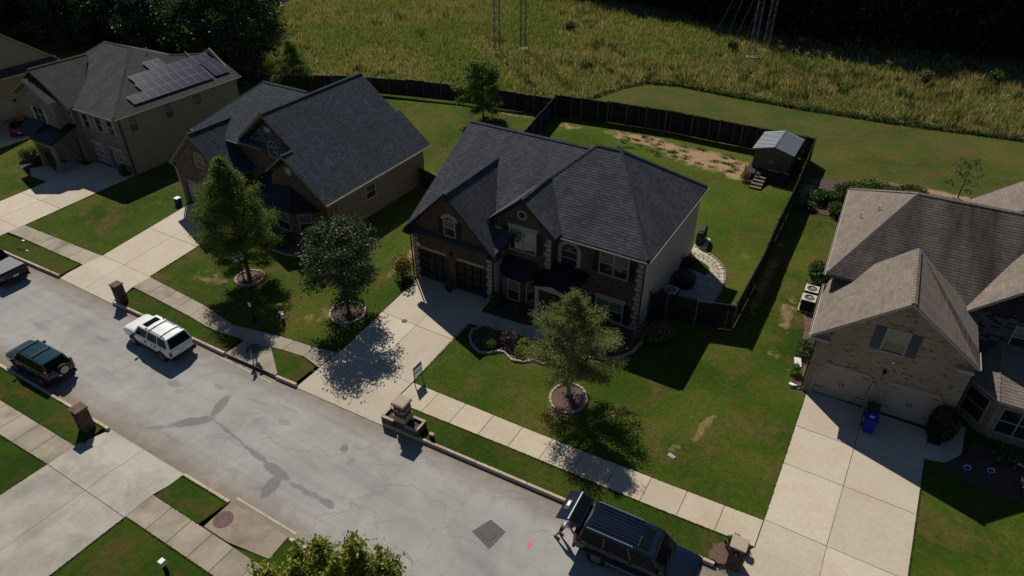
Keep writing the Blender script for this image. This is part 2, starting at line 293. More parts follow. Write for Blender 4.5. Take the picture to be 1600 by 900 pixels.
nn = m.n('ShaderNodeTexNoise'); nn.inputs['Scale'].default_value = 2.6; nn.inputs['Detail'].default_value = 5.0; m.l(p, nn.inputs['Vector'])
ofs = m.n('ShaderNodeVectorMath'); ofs.operation = 'MULTIPLY_ADD'; m.l(nn.outputs['Color'], ofs.inputs[0]); ofs.inputs[1].default_value = (0.34, 0.34, 0); ofs.inputs[2].default_value = (-0.17, -0.17, 0)
pw = m.n('ShaderNodeVectorMath'); pw.operation = 'ADD'; m.l(p, pw.inputs[0]); m.l(ofs.outputs[0], pw.inputs[1])
tot = None
for (cx, cy, rx_, ry_, rot, st) in ((-29.3, 14.2, 1.35, .36, .75, 1.0), (-28.95, 15.9, .34, 1.0, .32, 1.0), (-30.4, 13.1, .9, .14, .6, .7), (-26.9, 14.72, 1.8, .10, -.14, .8), (-24.3, 14.35, 1.4, .16, -.14, .9), (-22.6, 14.1, 1.1, .32, -.1, 1.0), (-22.1, 13.3, .42, .85, .15, 1.0), (-20.3, 13.95, 1.3, .16, .02, .8), (-18.9, 13.95, .55, .24, 0, 1.0),
  (-20.6, 17.1, .30, .26, 0, 1.0), (-32.8, 15.7, .5, .28, .2, .6), (-32.0, 15.45, .35, .22, .1, .5), (-35.6, 17.9, .5, .2, 0, .6), (-24.8, 16.8, .45, .24, 0, .45), (-19.7, 16.6, .24, .3, 0, .5), (-40.5, 16.1, .7, .2, 0, .5), (-30.3, 16.9, .45, .16, 0, .5), (-27.3, 17.2, .9, .13, .1, .4), (-25.3, 17.7, .8, .12, 0, .4), (-26.0, 16.2, .6, .3, .3, .3), (-23.5, 12.9, 1.6, .4, 0, .3), (-13.6, 13.6, .5, .1, -.4, .7), (-37, 14.2, 1.6, .25, 0, .3), (-45, 14.8, 1.2, .2, 0, .35)):
    mp = m.n('ShaderNodeMapping'); mp.vector_type = 'TEXTURE'; mp.inputs['Location'].default_value = (cx, cy, 0); mp.inputs['Rotation'].default_value = (0, 0, rot); mp.inputs['Scale'].default_value = (rx_, ry_, 1000.0); m.l(pw.outputs[0], mp.inputs[0])
    le = m.n('ShaderNodeVectorMath'); le.operation = 'LENGTH'; m.l(mp.outputs[0], le.inputs[0])
    v = m.math('MULTIPLY', m.ramp(le.outputs['Value'], [(0.78, 1.0), (1.0, 0.0)]), st); tot = v if tot is None else m.math('MAXIMUM', tot, v)
c = m.mix(m.math('MULTIPLY', tot, 0.58), c, (0.10, 0.102, 0.105))
dN = m.math('SUBTRACT', m.math('ADD', m.math('MULTIPLY', px_, 0.027), 20.1), py_)
dS = m.math('SUBTRACT', py_, 11.55)
dd = m.math('ADD', m.math('MINIMUM', dN, dS), m.math('MULTIPLY', m.math('SUBTRACT', n2, 0.5), 1.6))
c = m.mix(m.ramp(m.math('DIVIDE', dd, 1.6), [(0.0, 0.8), (0.35, 0.45), (1.0, 0.0)]), c, (0.185, 0.14, 0.095))
m.base(c); m.bump(n3, 0.4, 0.01); M['asphalt'] = m.m

# ------------------------------------------------------------------ object helpers
def meta(o, label=None, cat=None, group=None, kind=None):
    if label: o['label'] = label
    if cat: o['category'] = cat
    if group: o['group'] = group
    if kind: o['kind'] = kind
    return o
def thing(name, label, cat, loc=(0, 0, 0), rz=0.0, group=None):
    o = bpy.data.objects.new(name, None); col.objects.link(o); o.empty_display_size = 0.3
    o.location = loc; o.rotation_euler = (0, 0, rz); return meta(o, label, cat, group)
def world_origin(p):
    v = Vector((0, 0, 0))
    while p is not None: v += Vector(p.location); p = p.parent
    return v
class MB:
    """collects faces; auto UV in metres along each face"""
    def __init__(s): s.v = []; s.f = []; s.mi = []; s.sm = []
    def poly(s, pts, mi=0, smooth=False):
        b = len(s.v); s.v += [tuple(p) for p in pts]; s.f.append(list(range(b, b + len(pts)))); s.mi.append(mi); s.sm.append(smooth); return s
    def prism(s, pts, d, mi=0, cap2=True):
        """pts: polygon (3D), extruded by vector d"""
        d = Vector(d); a = [Vector(p) for p in pts]; b = [p + d for p in a]; n = len(a)
        nn = Vector((0, 0, 0))
        for i in range(n): nn += a[i].cross(a[(i + 1) % n])
        if nn.dot(d) > 0: a, b = b, a
        s.poly(a, mi)
        if cap2: s.poly(b[::-1], mi)
        for i in range(n):
            j = (i + 1) % n; s.poly([a[j], a[i], b[i], b[j]], mi)
        return s
    def box(s, x0, x1, y0, y1, z0, z1, mi=0):
        return s.prism([(x0, y0, z0), (x1, y0, z0), (x1, y1, z0), (x0, y1, z0)], (0, 0, z1 - z0), mi)
    def cyl(s, c, r, h, n=12, mi=0, r2=None, axis='z'):
        r2 = r if r2 is None else r2; c = Vector(c)
        def P(a, rr, t):
            if axis == 'z': return c + Vector((rr * math.cos(a), rr * math.sin(a), t))
            if axis == 'y': return c + Vector((rr * math.cos(a), t, rr * math.sin(a)))
            return c + Vector((t, rr * math.cos(a), rr * math.sin(a)))
        A = [P(2 * math.pi * k / n, r, 0) for k in range(n)]; B = [P(2 * math.pi * k / n, r2, h) for k in range(n)]
        flip = axis == 'y'
        for k in range(n):
            j = (k + 1) % n; q = [A[k], A[j], B[j], B[k]]; s.poly(q[::-1] if flip else q, mi, True)
        s.poly(A if flip else A[::-1], mi); s.poly(B[::-1] if flip else B, mi); return s
    def tube(s, a, b, r, n=6, mi=0, r2=None):
        a = Vector(a); b = Vector(b); r2 = r if r2 is None else r2; d = (b - a)
        if d.length < 1e-6: return s
        d.normalize(); u = d.orthogonal().normalized(); w = d.cross(u)
        A = [a + (u * math.cos(t) + w * math.sin(t)) * r for t in [2 * math.pi * k / n for k in range(n)]]
        B = [b + (u * math.cos(t) + w * math.sin(t)) * r2 for t in [2 * math.pi * k / n for k in range(n)]]
        for k in range(n):
            j = (k + 1) % n; s.poly([A[k], A[j], B[j], B[k]], mi, True)
        s.poly(A[::-1], mi); s.poly(B, mi); return s
    def build(s, name, mats, parent=None, bevel=0.0, uv=True, local=False, shade=False, sub=0):
        me = bpy.data.meshes.new(name)
        off = Vector((0, 0, 0)) if local or parent is None else world_origin(parent)
        me.from_pydata([tuple(Vector(p) - off) for p in s.v] if off.length else s.v, [], s.f)
        if not isinstance(mats, (list, tuple)): mats = [mats]
        for m_ in mats: me.materials.append(m_)
        me.polygons.foreach_set('material_index', s.mi); me.polygons.foreach_set('use_smooth', [True if shade else q for q in s.sm])
        if uv:
            L = me.uv_layers.new(name='UVMap').data
            for pl, fi in zip(me.polygons, s.f):
                n = pl.normal
                if abs(n.z) > 0.995: h = Vector((1, 0, 0)); t = Vector((0, 1, 0))
                else: h = Vector((-n.y, n.x, 0)).normalized(); t = n.cross(h)
                for li, vi in zip(pl.loop_indices, fi):
                    p = Vector(s.v[vi]); L[li].uv = (p.dot(h), p.dot(t))
        me.update()
        o = bpy.data.objects.new(name, me); col.objects.link(o)
        if parent: o.parent = parent
        if bevel or shade:
            bm = bmesh.new(); bm.from_mesh(me); bmesh.ops.remove_doubles(bm, verts=bm.verts, dist=1e-4); bm.to_mesh(me); bm.free()
        if bevel:
            md = o.modifiers.new('bevel', 'BEVEL'); md.width = bevel; md.segments = 2; md.limit_method = 'ANGLE'
        if sub:
            md = o.modifiers.new('sub', 'SUBSURF'); md.levels = sub; md.render_levels = sub
        return o
def copy_tree(o, parent=None):
    c = o.copy(); col.objects.link(c)
    if parent: c.parent = parent
    for ch in [k for k in bpy.data.objects if k.parent == o]: copy_tree(ch, c)
    return c
def interp(pl, x):
    for (x0, y0), (x1, y1) in zip(pl, pl[1:]):
        if x <= x1: return y0 + (y1 - y0) * (x - x0) / (x1 - x0)
    (x0, y0), (x1, y1) = pl[-2:]
    return y0 + (y1 - y0) * (x - x0) / (x1 - x0)
# ================================================================== THE GROUND
RZ = -0.18
KF = [(-130, 16.8), (-57, 18.55), (-49.6, 18.81), (-43.5, 18.8), (-35.4, 18.96), (-29.7, 19.02), (-26.2, 19.2), (-19.75, 19.42), (-11.7, 19.79), (-1.9, 20.23), (10, 20.7), (60, 22.0)]
KN = [(-130, 11.0), (-43.4, 11.33), (-32.6, 11.5), (-18, 11.56), (10, 11.7), (60, 12.0)]
SU = [(-130, 19.8), (-65, 21.2), (-59.5, 21.75), (-49.5, 22.12), (-44, 22.15), (-37.3, 21.8), (-34, 21.3), (-32.4, 21.7), (-29.9, 22.15), (-27.4, 22.4), (-26.2, 22.73), (-20.5, 22.95), (-9.95, 23.25), (0, 23.79), (20, 24.4), (60, 25.6)]
SL = [(-130, 18.4), (-65, 19.8), (-58.9, 20.45), (-49.8, 20.6), (-43.6, 20.68), (-37, 20.43), (-35, 20.2), (-32, 20.61), (-30.2, 20.95), (-28.1, 21.4), (-26.4, 21.06), (-19.3, 21.17), (-12.75, 21.5), (-5, 21.8), (0, 22.1), (20, 22.8), (60, 24.0)]
def gsheet(name, pts, mat, z=0.0, parent=None, kind='structure'):
    mb = MB(); mb.poly([(x, y, z) for x, y in pts]); o = mb.build(name, mat, parent, uv=False)
    if kind and not parent: o['kind'] = kind
    return o
rx = [-130 + 5 * k for k in range(39)]
gsheet('terrain', [(-700, -500), (500, -500), (500, 700), (-700, 700)], M['verge'], -0.3)
# lawns between the sidewalk and the meadow edge, and the ground south of the street
EDGE = [(-130, 66.5), (-73, 57.2), (-63, 59.2), (-58, 61.6), (-51.8, 63.4), (-45.5, 64.9), (-33.9, 66.2), (-32.0, 72.7), (-30.6, 77.5), (-28.6, 81.0), (-24.8, 82.1), (-19, 81.7), (-10, 81.5), (0, 82.2), (12, 83.8), (40, 86), (60, 87)]
top = [p for p in EDGE if p[0] <= 60]
gsheet('lawn', [(x, interp(SL, x) + 0.15) for x in [-130, -65, -49.8, -43.6, -37, -35, -32, -30.2, -28.1, -26.4, -19.3, -12.75, -5, 0, 20, 60]] + [(60, 56), (20, 56), (-5.9, 56), (-6.6, 67), (-34, 65.5), (-73, 57), (-130, 60)], M['lawn'])
gsheet('back_lawn', [(-10.8, 36.3), (-9.7, 36.7), (-5.6, 37.7), (-5.5, 44), (-5.8, 50), (-5.95, 56), (-6.5, 67.6), (-15.5, 67.5), (-33.3, 65.9), (-31.4, 55.5), (-30.7, 45), (-27.3, 46)], M['lawn_lush'], 0.004)
gsheet('mown_field', [(-34.2, 66.2), (-6.5, 67.0), (-5.9, 56.0), (60, 56), (60, 87), (40, 86)] + [p for p in EDGE[::-1] if -33 < p[0] < 40], M['lawn_back'], 0.0)
gsheet('meadow_ground', [p for p in EDGE] + [(60, 120), (12, 119), (1, 117.8), (-19, 115.4), (-34, 120.5), (-52, 124), (-68, 126), (-200, 132), (-200, 66)], M['meadow_soil'], -0.002)
gsheet('forest_floor', [(200, 119), (60, 119.4), (12, 118.9), (1, 117.7), (-19, 115.3), (-34, 120.4), (-52, 123.9), (-68, 125.9), (-200, 131.9), (-200, 300), (200, 300)], M['mulch'], -0.004)
gsheet('lawn_south', [(-130, 8.3), (-130, -60), (60, -60), (60, 8.5)], M['verge'], 0.0)
road = gsheet('road', [(x, interp(KN, x) - 0.1) for x in rx] + [(x, interp(KF, x) + 0.1) for x in rx[::-1]], M['asphalt'], RZ)
# kerbs: raised stones with a small gap each 3 m, dropped at the driveways
def kerb_run(root, pl, x0, x1, side, top=0.045):
    x = x0
    while x < x1 - 0.05:
        xe = min(x + 3.0, x1); a, b = (x + 0.006, interp(pl, x)), (xe - 0.006, interp(pl, xe)); w = 0.17 * side
        mb = MB(); mb.prism([(a[0], a[1], RZ - 0.1), (b[0], b[1], RZ - 0.1), (b[0], b[1] + w, RZ - 0.1), (a[0], a[1] + w, RZ - 0.1)], (0, 0, top - RZ + 0.1))
        mb.build('kerbstone', M['kerb'], root, bevel=0.025); x = xe
kerb = thing('kerb', None, None); kerb['kind'] = 'structure'
for a, b in ((-72, -59.8), (-59.8 + 0, -49.8), (-43.4, -32.3), (-27.9, -26.3), (-19.9, -1.35), (8.2, 20)): kerb_run(kerb, KF, a, b, 1) if (a, b) != (-72, -59.8) else kerb_run(kerb, KF, -80, -66, 1)
for a, b in ((-60, -32.65), (-26.35, -23.0), (-18.9, 12)): kerb_run(kerb, KN, a, b, -1)
# verges between kerb and sidewalk
def verge(xs_lo, xs_hi, lo, hi, name='verge', z=0.0):
    pts = [(x, lo(x)) for x in xs_lo] + [(x, hi(x)) for x in xs_hi[::-1]]
    gsheet(name, pts, M['verge'], z)
kf = lambda x: interp(KF, x) + 0.12
sl = lambda x: interp(SL, x) + 0.2
def xr(a, b, n): return [a + (b - a) * k / n for k in range(n + 1)]
verge(xr(-80, -66, 4), xr(-80, -66, 4), kf, sl)
verge(xr(-59.6, -49.75, 6), xr(-59.4, -49.9, 6), kf, sl)
verge(xr(-43.45, -32.3, 8), xr(-43.5, -32.5, 8), kf, sl)
verge(xr(-19.75, -1.2, 9), xr(-19.3, -0.0, 9), kf, sl)
gsheet('verge', [(-27.85, 19.25), (-26.45, 19.36), (-26.4, 21.0), (-28.0, 21.35), (-30.15, 20.93)], M['verge'], 0.02)
gsheet('verge', [(x, interp(KF, x) + .12) for x in (8.3, 20, 60)] + [(60, 24.2), (8.2, 22.5)], M['verge'], 0.0)
NSU = [(-130, 9.3), (-40, 9.59), (-33, 9.74), (-26.5, 9.82), (-19, 9.8), (60, 9.9)]
NSL = [(-130, 7.9), (-37.3, 8.1), (-33.1, 8.24), (-26.6, 8.31), (-20.6, 8.34), (60, 8.5)]
kn = lambda x: interp(KN, x) - 0.12
ns = lambda x: interp(NSU, x) - 0.2
verge(xr(-130, -32.7, 10), xr(-130, -33.0, 10), ns, kn)
verge(xr(-26.5, -23.3, 3), xr(-26.4, -23.0, 3), ns, kn)
gsheet('verge', [(-21.3, 9.7), (-10, 9.7), (20, 9.7), (20, 11.6), (-18.95, 11.42), (-18.95, 10.25)], M['verge'], 0.0)
# ------------------------------------------------------------------ concrete laid in slabs
def slab(root, quad, z=0.035, mat=None, gap=0.012, thick=0.15, zs=None):
    """quad: 4+ (x,y) ccw; zs: top heights per corner"""
    cx = sum(p[0] for p in quad) / len(quad); cy = sum(p[1] for p in quad) / len(quad)
    q = []
    for i, (x, y) in enumerate(quad):
        d = math.hypot(x - cx, y - cy); k = (d - gap * 1.5) / d
        q.append((cx + (x - cx) * k, cy + (y - cy) * k, zs[i] if zs else z + rng.uniform(-0.003, 0.003) * 0 + 0.0))
    dz = rng.uniform(-0.004, 0.004)
    mb = MB(); mb.prism([(a, b, c + dz) for a, b, c in q], (0, 0, -thick))
    return mb.build('slab', mat, root, bevel=0.01)
def bed(root, pts, z=0.006): 
    mb = MB(); mb.poly([(x, y, z) for x, y in pts]); return mb.build('joint_bed', M['joint'], root, uv=False)
def walk(name, up, lo, x0, x1, step, mat, root=None):
    if root is None: root = thing(name, None, None); root['kind'] = 'structure'
    n = max(1, round((x1 - x0) / step)); xs = xr(x0, x1, n)
    bed(root, [(x, interp(lo, x) + .02) for x in xs] + [(x, interp(up, x) - .02) for x in xs[::-1]])
    for a, b in zip(xs, xs[1:]): slab(root, [(a, interp(lo, a)), (b, interp(lo, b)), (b, interp(up, b)), (a, interp(up, a))], mat=mat)
    return root
swk = walk('sidewalk', SU, SL, -90, -65.6, 1.9, M['walk_old'])
walk('', SU, SL, -59.4, -49.6, 1.9, M['walk_old'], swk)
walk('', SU, SL, -43.75, -26.2, 1.62, M['walk_old'], swk)
walk('', SU, SL, -20.4, -0.02, 1.86, M['walk'], swk)
walk('', SU, SL, 6.3, 20, 1.9, M['walk'], swk)
sws = walk('sidewalk_south', NSU, NSL, -60, -33.05, 1.62, M['walk_old'])
walk('', NSU, NSL, -26.6, 10, 1.45, M['walk_old'], sws)
def grid_drive(name, cols, rows, mat, apron=None):
    """cols: functions x(y) of the joints; rows: list of y; every cell a slab"""
    root = thing(name, None, None); root['kind'] = 'structure'
    bed(root, [(cols[0](rows[0]), rows[0]), (cols[-1](rows[0]), rows[0]), (cols[-1](rows[-1]), rows[-1]), (cols[0](rows[-1]), rows[-1])])
    for y0, y1 in zip(rows, rows[1:]):
        for ca, cb in zip(cols, cols[1:]): slab(root, [(ca(y0), y0), (cb(y0), y0), (cb(y1), y1), (ca(y1), y1)], mat=mat)
    return root
def lin(x0, y0, x1, y1): return lambda y: x0 + (x1 - x0) * (y - y0) / (y1 - y0)
def apron(root, y1, xs, kline, x_flare0, x_flare1, mat, s=1, bend=None):
    """slabs level across the walk zone, then falling to the street gutter"""
    n = len(xs) - 1; ks = [x_flare0] + list(xs[1:-1]) + [x_flare1]
    bed(root, [(xs[0], y1(xs[0])), (xs[-1], y1(xs[-1])), (xs[-1], bend(xs[-1])), (xs[0], bend(xs[0]))][::(1 if s < 0 else -1)])
    for i in range(n):
        g = .012; xa, xb = xs[i] + g, xs[i + 1] - g; ka, kb = ks[i] + g, ks[i + 1] - g; zt = .035; zk = RZ + .03
        d = [(xa, y1(xa) - g * s, zt), (xb, y1(xb) - g * s, zt)]; m_ = [(xa, bend(xa), zt), (xb, bend(xb), zt)]; k = [(ka, interp(kline, ka), zk), (kb, interp(kline, kb), zk)]
        mb = MB(); mb.prism([m_[0], m_[1], d[1], d[0]], (0, 0, -.15)); mb.prism([k[0], k[1], m_[1], m_[0]], (0, 0, -.15)); mb.build('slab', mat, root)
sw_up = lambda x: interp(SU, x)
md = grid_drive('driveway', [lin(-26.1, 22.8, -26.9, 32.2), lin(-23.35, 22.8, -23.85, 32.2), lin(-20.45, 22.8, -20.8, 32.2)], [22.8, 27.45, 32.35], M['drive'])
apron(md, lambda x: 22.8, [-26.15, -23.35, -20.45], KF, -26.3, -19.9, M['drive'], bend=lambda x: interp(SL, x))
rdv = grid_drive('driveway', [lin(0.0, 23.85, -0.05, 34.2), lin(2.85, 23.85, 3.1, 34.3), lin(6.25, 23.85, 6.35, 34.6)], [23.85, 27.9, 30.95, 34.3], M['drive'])
apron(rdv, lambda x: 23.85, [0.0, 2.85, 6.25], KF, -1.35, 8.2, M['drive'], bend=lambda x: interp(SL, x))
h3d = grid_drive('driveway', [lin(-49.55, 22.15, -50.9, 31.3), lin(-46.9, 22.15, -47.9, 31.0), lin(-43.9, 22.15, -44.8, 31.0)], [22.15, 26.7, 31.1], M['drive'])
apron(h3d, lambda x: 22.15, [-49.6, -46.85, -43.75], KF, -49.8, -43.4, M['drive'], bend=lambda x: interp(SL, x))
sod = grid_drive('driveway', [lin(-65.4, 21.2, -66.0, 32.3), lin(-62.5, 21.2, -62.9, 32.3), lin(-59.4, 21.2, -59.95, 32.3)], [21.25, 24.9, 28.6, 32.3], M['drive'])
apron(sod, lambda x: 21.25, [-65.5, -62.5, -59.4], KF, -66.0, -59.8, M['drive'], bend=lambda x: interp(SL, x))
nrd = grid_drive('driveway', [lin(-33.7, -8, -33.05, 8.25), lin(-30.4, -8, -29.75, 8.25), lin(-27.0, -8, -26.6, 8.25)], [-8, -2, 3.2, 8.25], M['drive_old'])
apron(nrd, lambda x: 8.25, [-33.05, -29.75, -26.6], KN, -32.65, -26.35, M['drive_old'], -1, bend=lambda x: interp(NSU, x))
far4 = grid_drive('driveway', [lambda y: -84.0, lambda y: -80.6, lambda y: -77.4], [20.2, 24, 28, 32, 35.5], M['drive'])
apron(far4, lambda x: 20.3, [-84, -80.6, -77.4], KF, -84.5, -76.9, M['drive'], bend=lambda x: interp(SL, x))
# the walks that lead to the front doors
def path(name, left, right, mat, n_each=1):
    root = thing(name, None, None); root['kind'] = 'structure'
    bed(root, left + right[::-1])
    for i in range(len(left) - 1): slab(root, [left[i], right[i], right[i + 1], left[i + 1]], mat=mat)
    return root
path('garden_path', [(-20.8, 30.95), (-19.3, 31.05), (-17.6, 31.15), (-16.6, 31.5), (-16.3, 32.6)], [(-20.85, 29.35), (-19.0, 29.85), (-16.9, 30.1), (-15.3, 30.6), (-14.8, 32.6)], M['drive'])
path('garden_path', [(6.35, 33.3), (6.9, 33.35), (7.0, 33.6), (6.9, 35.6)], [(6.3, 31.95), (7.3, 32.2), (8.0, 33.3), (8.1, 35.6)], M['drive'])
path('garden_path', [(-66.0, 31.2), (-67.4, 31.2), (-68.3, 30.8), (-68.9, 30.4)], [(-65.7, 27.3), (-68.2, 27.2), (-70.2, 28.2), (-70.5, 30.2)], M['drive'])
# storm inlets: a concrete top over an open throat, with a round iron cover
def inlet(name, label, top_poly, throat, cover, sgn):
    t = thing(name, label, 'storm drain', (cover[0], cover[1], 0))
    MB().prism([(x, y, 0.04) for x, y in top_poly], (0, 0, -0.1)).build('inlet_top', M['walk_old' if sgn > 0 else 'inlet_old'], t, bevel=0.015)
    x0, x1, y = throat
    mb = MB(); mb.box(x0, x1, min(y, y + sgn * 0.5), max(y, y + sgn * 0.5), RZ - 0.35, -0.05); mb.build('throat', M['black'], t)
    mb = MB(); mb.box(x0 - .1, x1 + .1, min(y - sgn * .42, y - sgn * .3), max(y - sgn * .42, y - sgn * .3), RZ - .05, RZ + 0.015); mb.build('gutter_lip', M['kerb'], t, bevel=0.01)
    mb = MB(); mb.cyl((cover[0], cover[1], 0.03), 0.48, 0.02, 24); c = mb.build('manhole_cover', M['iron'], t)
    mb = MB()
    for k in range(10): a = k * math.pi / 5; mb.box(cover[0] + .3 * math.cos(a) - .03, cover[0] + .3 * math.cos(a) + .03, cover[1] + .3 * math.sin(a) - .03, cover[1] + .3 * math.sin(a) + .03, 0.05, 0.058)
    mb.build('cover_stud', M['iron'], c)
inlet('storm_inlet', 'long storm drain inlet with rusty round cover beside the small triangle of grass', [(-32.2, 19.05), (-27.95, 19.2), (-28.0, 19.4), (-30.2, 20.95), (-32.2, 20.6)], (-32.2, -27.95, 19.12), (-31.0, 20.25), 1)
inlet('storm_inlet', 'storm drain inlet with reddish round cover on the near kerb by the turning tree', [(-22.9, 9.85), (-21.2, 9.85), (-18.9, 10.2), (-19.0, 11.5), (-22.9, 11.5)], (-22.9, -19.0, 11.52), (-22.4, 10.6), -1)
# ------------------------------------------------------------------ marks on the street
def street_sheet(name, pts, mat, dz, kind='structure'):
    mb = MB(); mb.poly([(x, y, RZ + dz) for x, y in pts]); o = mb.build(name, mat, None, uv=False); o['kind'] = kind; return o
def blob_strip(path_, widths):
    L_, Rr = [], []
    for i, (x, y) in enumerate(path_):
        a = path_[max(0, i - 1)]; b = path_[min(len(path_) - 1, i + 1)]; dx, dy = b[0] - a[0], b[1] - a[1]; q = math.hypot(dx, dy)
        w = widths[i] * (1 + rng.uniform(-.12, .12)); L_.append((x - dy / q * w, y + dx / q * w)); Rr.append((x + dy / q * w, y - dx / q * w))
    return L_, Rr
def strip_mesh(mb, path_, widths, z):
    L_, Rr = blob_strip(path_, widths)
    for i in range(len(path_) - 1): mb.poly([(*L_[i], z), (*Rr[i], z), (*Rr[i + 1], z), (*L_[i + 1], z)])
mb = MB()
def crack(x, y, ang, length, w=0.007):
    pts = [(x, y)]; a = ang; s = 0.16
    for k in range(int(length / s)):
        a += rng.uniform(-1.1, 1.1); a = ang + (a - ang) * 0.7; x += s * math.cos(a); y += s * math.sin(a)
        if not (interp(KN, x) + .2 < y < interp(KF, x) - .2): break
        pts.append((x, y))
    if len(pts) > 2: strip_mesh(mb, pts, [w] * len(pts), RZ + 0.003)
    return pts
for i in range(30):
    x = -62 + i * 2.3 + rng.uniform(-.7, .7); y = rng.uniform(12.4, 19.0)
    p = crack(x, y, rng.choice([0, 0, math.pi / 2, math.pi, -math.pi / 2, .7]) + rng.uniform(-.4, .4), rng.uniform(1.5, 6))
    for q in p[3::6]: crack(q[0], q[1], rng.uniform(0, 6.28), rng.uniform(0.6, 2.2), 0.006)
for x in (-44, -37.5, -31.2, -25.6, -18.5, -13, -7.5): crack(x, 12.0, math.pi / 2, 9, 0.008)
for x0, x1, y in ((-60, -30, 15.4), (-26, -8, 15.6)): crack(x0, y, 0.01, x1 - x0, 0.010)
o = mb.build('road_crack', M['crack'], None, uv=False); o['kind'] = 'structure'
t = thing('manhole', 'round iron manhole cover set in a dark square asphalt patch in the street', 'manhole', (-11.1, 16.55, RZ))
MB().prism([(-11.85, 16.25, RZ + .003), (-10.6, 15.85, RZ + .003), (-10.42, 17.05, RZ + .003), (-11.4, 17.28, RZ + .003)], (0, 0, -.02)).build('patch', M['patch'], t)
mb = MB(); mb.cyl((-11.1, 16.58, RZ + .002), 0.4, 0.018, 24); mb.build('cover', M['iron'], t)
mb = MB(); mb.cyl((-11.1, 16.58, RZ + .02), 0.3, 0.006, 20); mb.build('cover_rim', M['patch'], t)
t = thing('pink_mark', 'small pink spray paint mark on the street behind the open liftgate', 'paint mark', (-9.1, 17.0, RZ))
MB().poly([(-9.1 + .13 * math.cos(a), 17.02 + .13 * math.sin(a) * (1 + .3 * math.sin(3 * a)), RZ + .005) for a in [k * .52 for k in range(12)]]).build('paint', M['pink'], t, uv=False)
def round_lid(name, label, x, y, r, mat, z=0.045):
    t = thing(name, label, 'cover', (x, y, 0)); MB().cyl((x, y, z - .02), r, .025, 16).build('lid', M[mat], t); MB().cyl((x, y, z + .004), r * .7, .004, 14).build('lid_face', M['iron'], t)
round_lid('drain_cover', 'round dark cleanout cover in the middle of the main driveway', -24.55, 27.4, 0.2, 'patch')
round_lid('drain_cover', 'small round cover in the driveway left of the street lamp tree', -45.6, 29.3 - 1.8, 0.14, 'iron')
def flat_box(name, label, cat, x, y, w, d, rz, mat, h=0.05):
    t = thing(name, label, cat, (x, y, 0), rz); MB().box(-w / 2, w / 2, -d / 2, d / 2, 0, h).build('body', M[mat], t, bevel=.01, local=True); MB().box(-w / 2 + .04, w / 2 - .04, -d / 2 + .04, d / 2 - .04, h, h + .012).build('lid', M[mat], t, local=True)
flat_box('water_meter_box', 'pale green water meter lid in the right front lawn', 'meter box', -5.2, 25.35, .42, .26, -.3, 'paver')
flat_box('valve_box', 'brown valve lid in the left lawn, farther from the sidewalk', 'valve box', -33.2 + .1, 24.6 - .1, .35, .25, .3, 'stone_edge')
flat_box('valve_box', 'pale valve lid in the left lawn, nearer the sidewalk', 'valve box', -32.4, 23.9, .35, .25, .2, 'white')
# bare clay, worn strips, planting beds (each a sheet a few millimetres above the one below)
def ragged(pts, amp, n=6):
    out = []
    for (a, b) in zip(pts, pts[1:] + pts[:1]):
        for k in range(n):
            t = k / n; out.append((lerp(a[0], b[0], t) + rng.uniform(-amp, amp), lerp(a[1], b[1], t) + rng.uniform(-amp, amp)))
    return out
def bed_with_stones(name, label, pts, mat, open_=False, stones=True, step=.3, z=.02):
    t = thing(name, label, 'flower bed', (sum(p[0] for p in pts) / len(pts), sum(p[1] for p in pts) / len(pts), 0))
    MB().prism([(x, y, z + .03) for x, y in pts], (0, 0, -.08)).build('bed_soil', mat, t)
    if not stones: return t
    seg = list(zip(pts, pts[1:])) + ([] if open_ else [(pts[-1], pts[0])])
    proto = None; d = 0
    for a, b in seg:
        L_ = math.hypot(b[0] - a[0], b[1] - a[1]); ang = math.atan2(b[1] - a[1], b[0] - a[0])
        while d < L_:
            x, y = lerp(a[0], b[0], d / L_), lerp(a[1], b[1], d / L_)
            if proto is None:
                proto = MB().box(-step * .46, step * .46, -.08, .08, -.05, .12).build('edging_stone', M['stone_edge'], t, bevel=.02, local=True); s_ = proto
            else: s_ = proto.copy(); col.objects.link(s_); s_.parent = t
            s_.location = (x - t.location.x, y - t.location.y, rng.uniform(-.02, .02)); s_.rotation_euler = (0, 0, ang + rng.uniform(-.1, .1)); d += step
        d -= L_
    return t
def ellipse(cx, cy, a, b, rot=0, n=28):
    return [(cx + a * math.cos(t) * math.cos(rot) - b * math.sin(t) * math.sin(rot), cy + a * math.cos(t) * math.sin(rot) + b * math.sin(t) * math.cos(rot)) for t in [2 * math.pi * k / n for k in range(n)]]
bed_with_stones('tree_ring', 'round mulched ring of stones under the pale feathery tree', ellipse(-11.85, 26.45, 1.05, 1.2, .2), M['pine_straw'])
bed_with_stones('tree_ring', 'oval ring of stones with grey mulch under the dark maple', ellipse(-28.45, 26.2, 1.2, 1.2, .3), M['mulch'])
bed_with_stones('tree_ring', 'ring of pinkish stones under the tall tree behind the street lamp', ellipse(-37.45, 25.75, 1.0, 1.0, .3), M['pine_straw'])
bed_with_stones('flower_bed', 'curved dark flower bed with scalloped stone edge beside the front walk', [(-19.9, 29.45), (-20.1, 28.9), (-19.9, 28.3), (-19.5, 27.8), (-19.0, 27.45), (-18.5, 27.3), (-18.0, 27.45), (-17.6, 27.9), (-17.15, 28.1), (-16.75, 27.85), (-16.3, 27.65), (-15.7, 27.85), (-15.2, 28.3), (-14.5, 28.35), (-14.2, 28.9), (-15.2, 30.4), (-16.9, 30.0), (-19.0, 29.75)], M['mulch'], True)
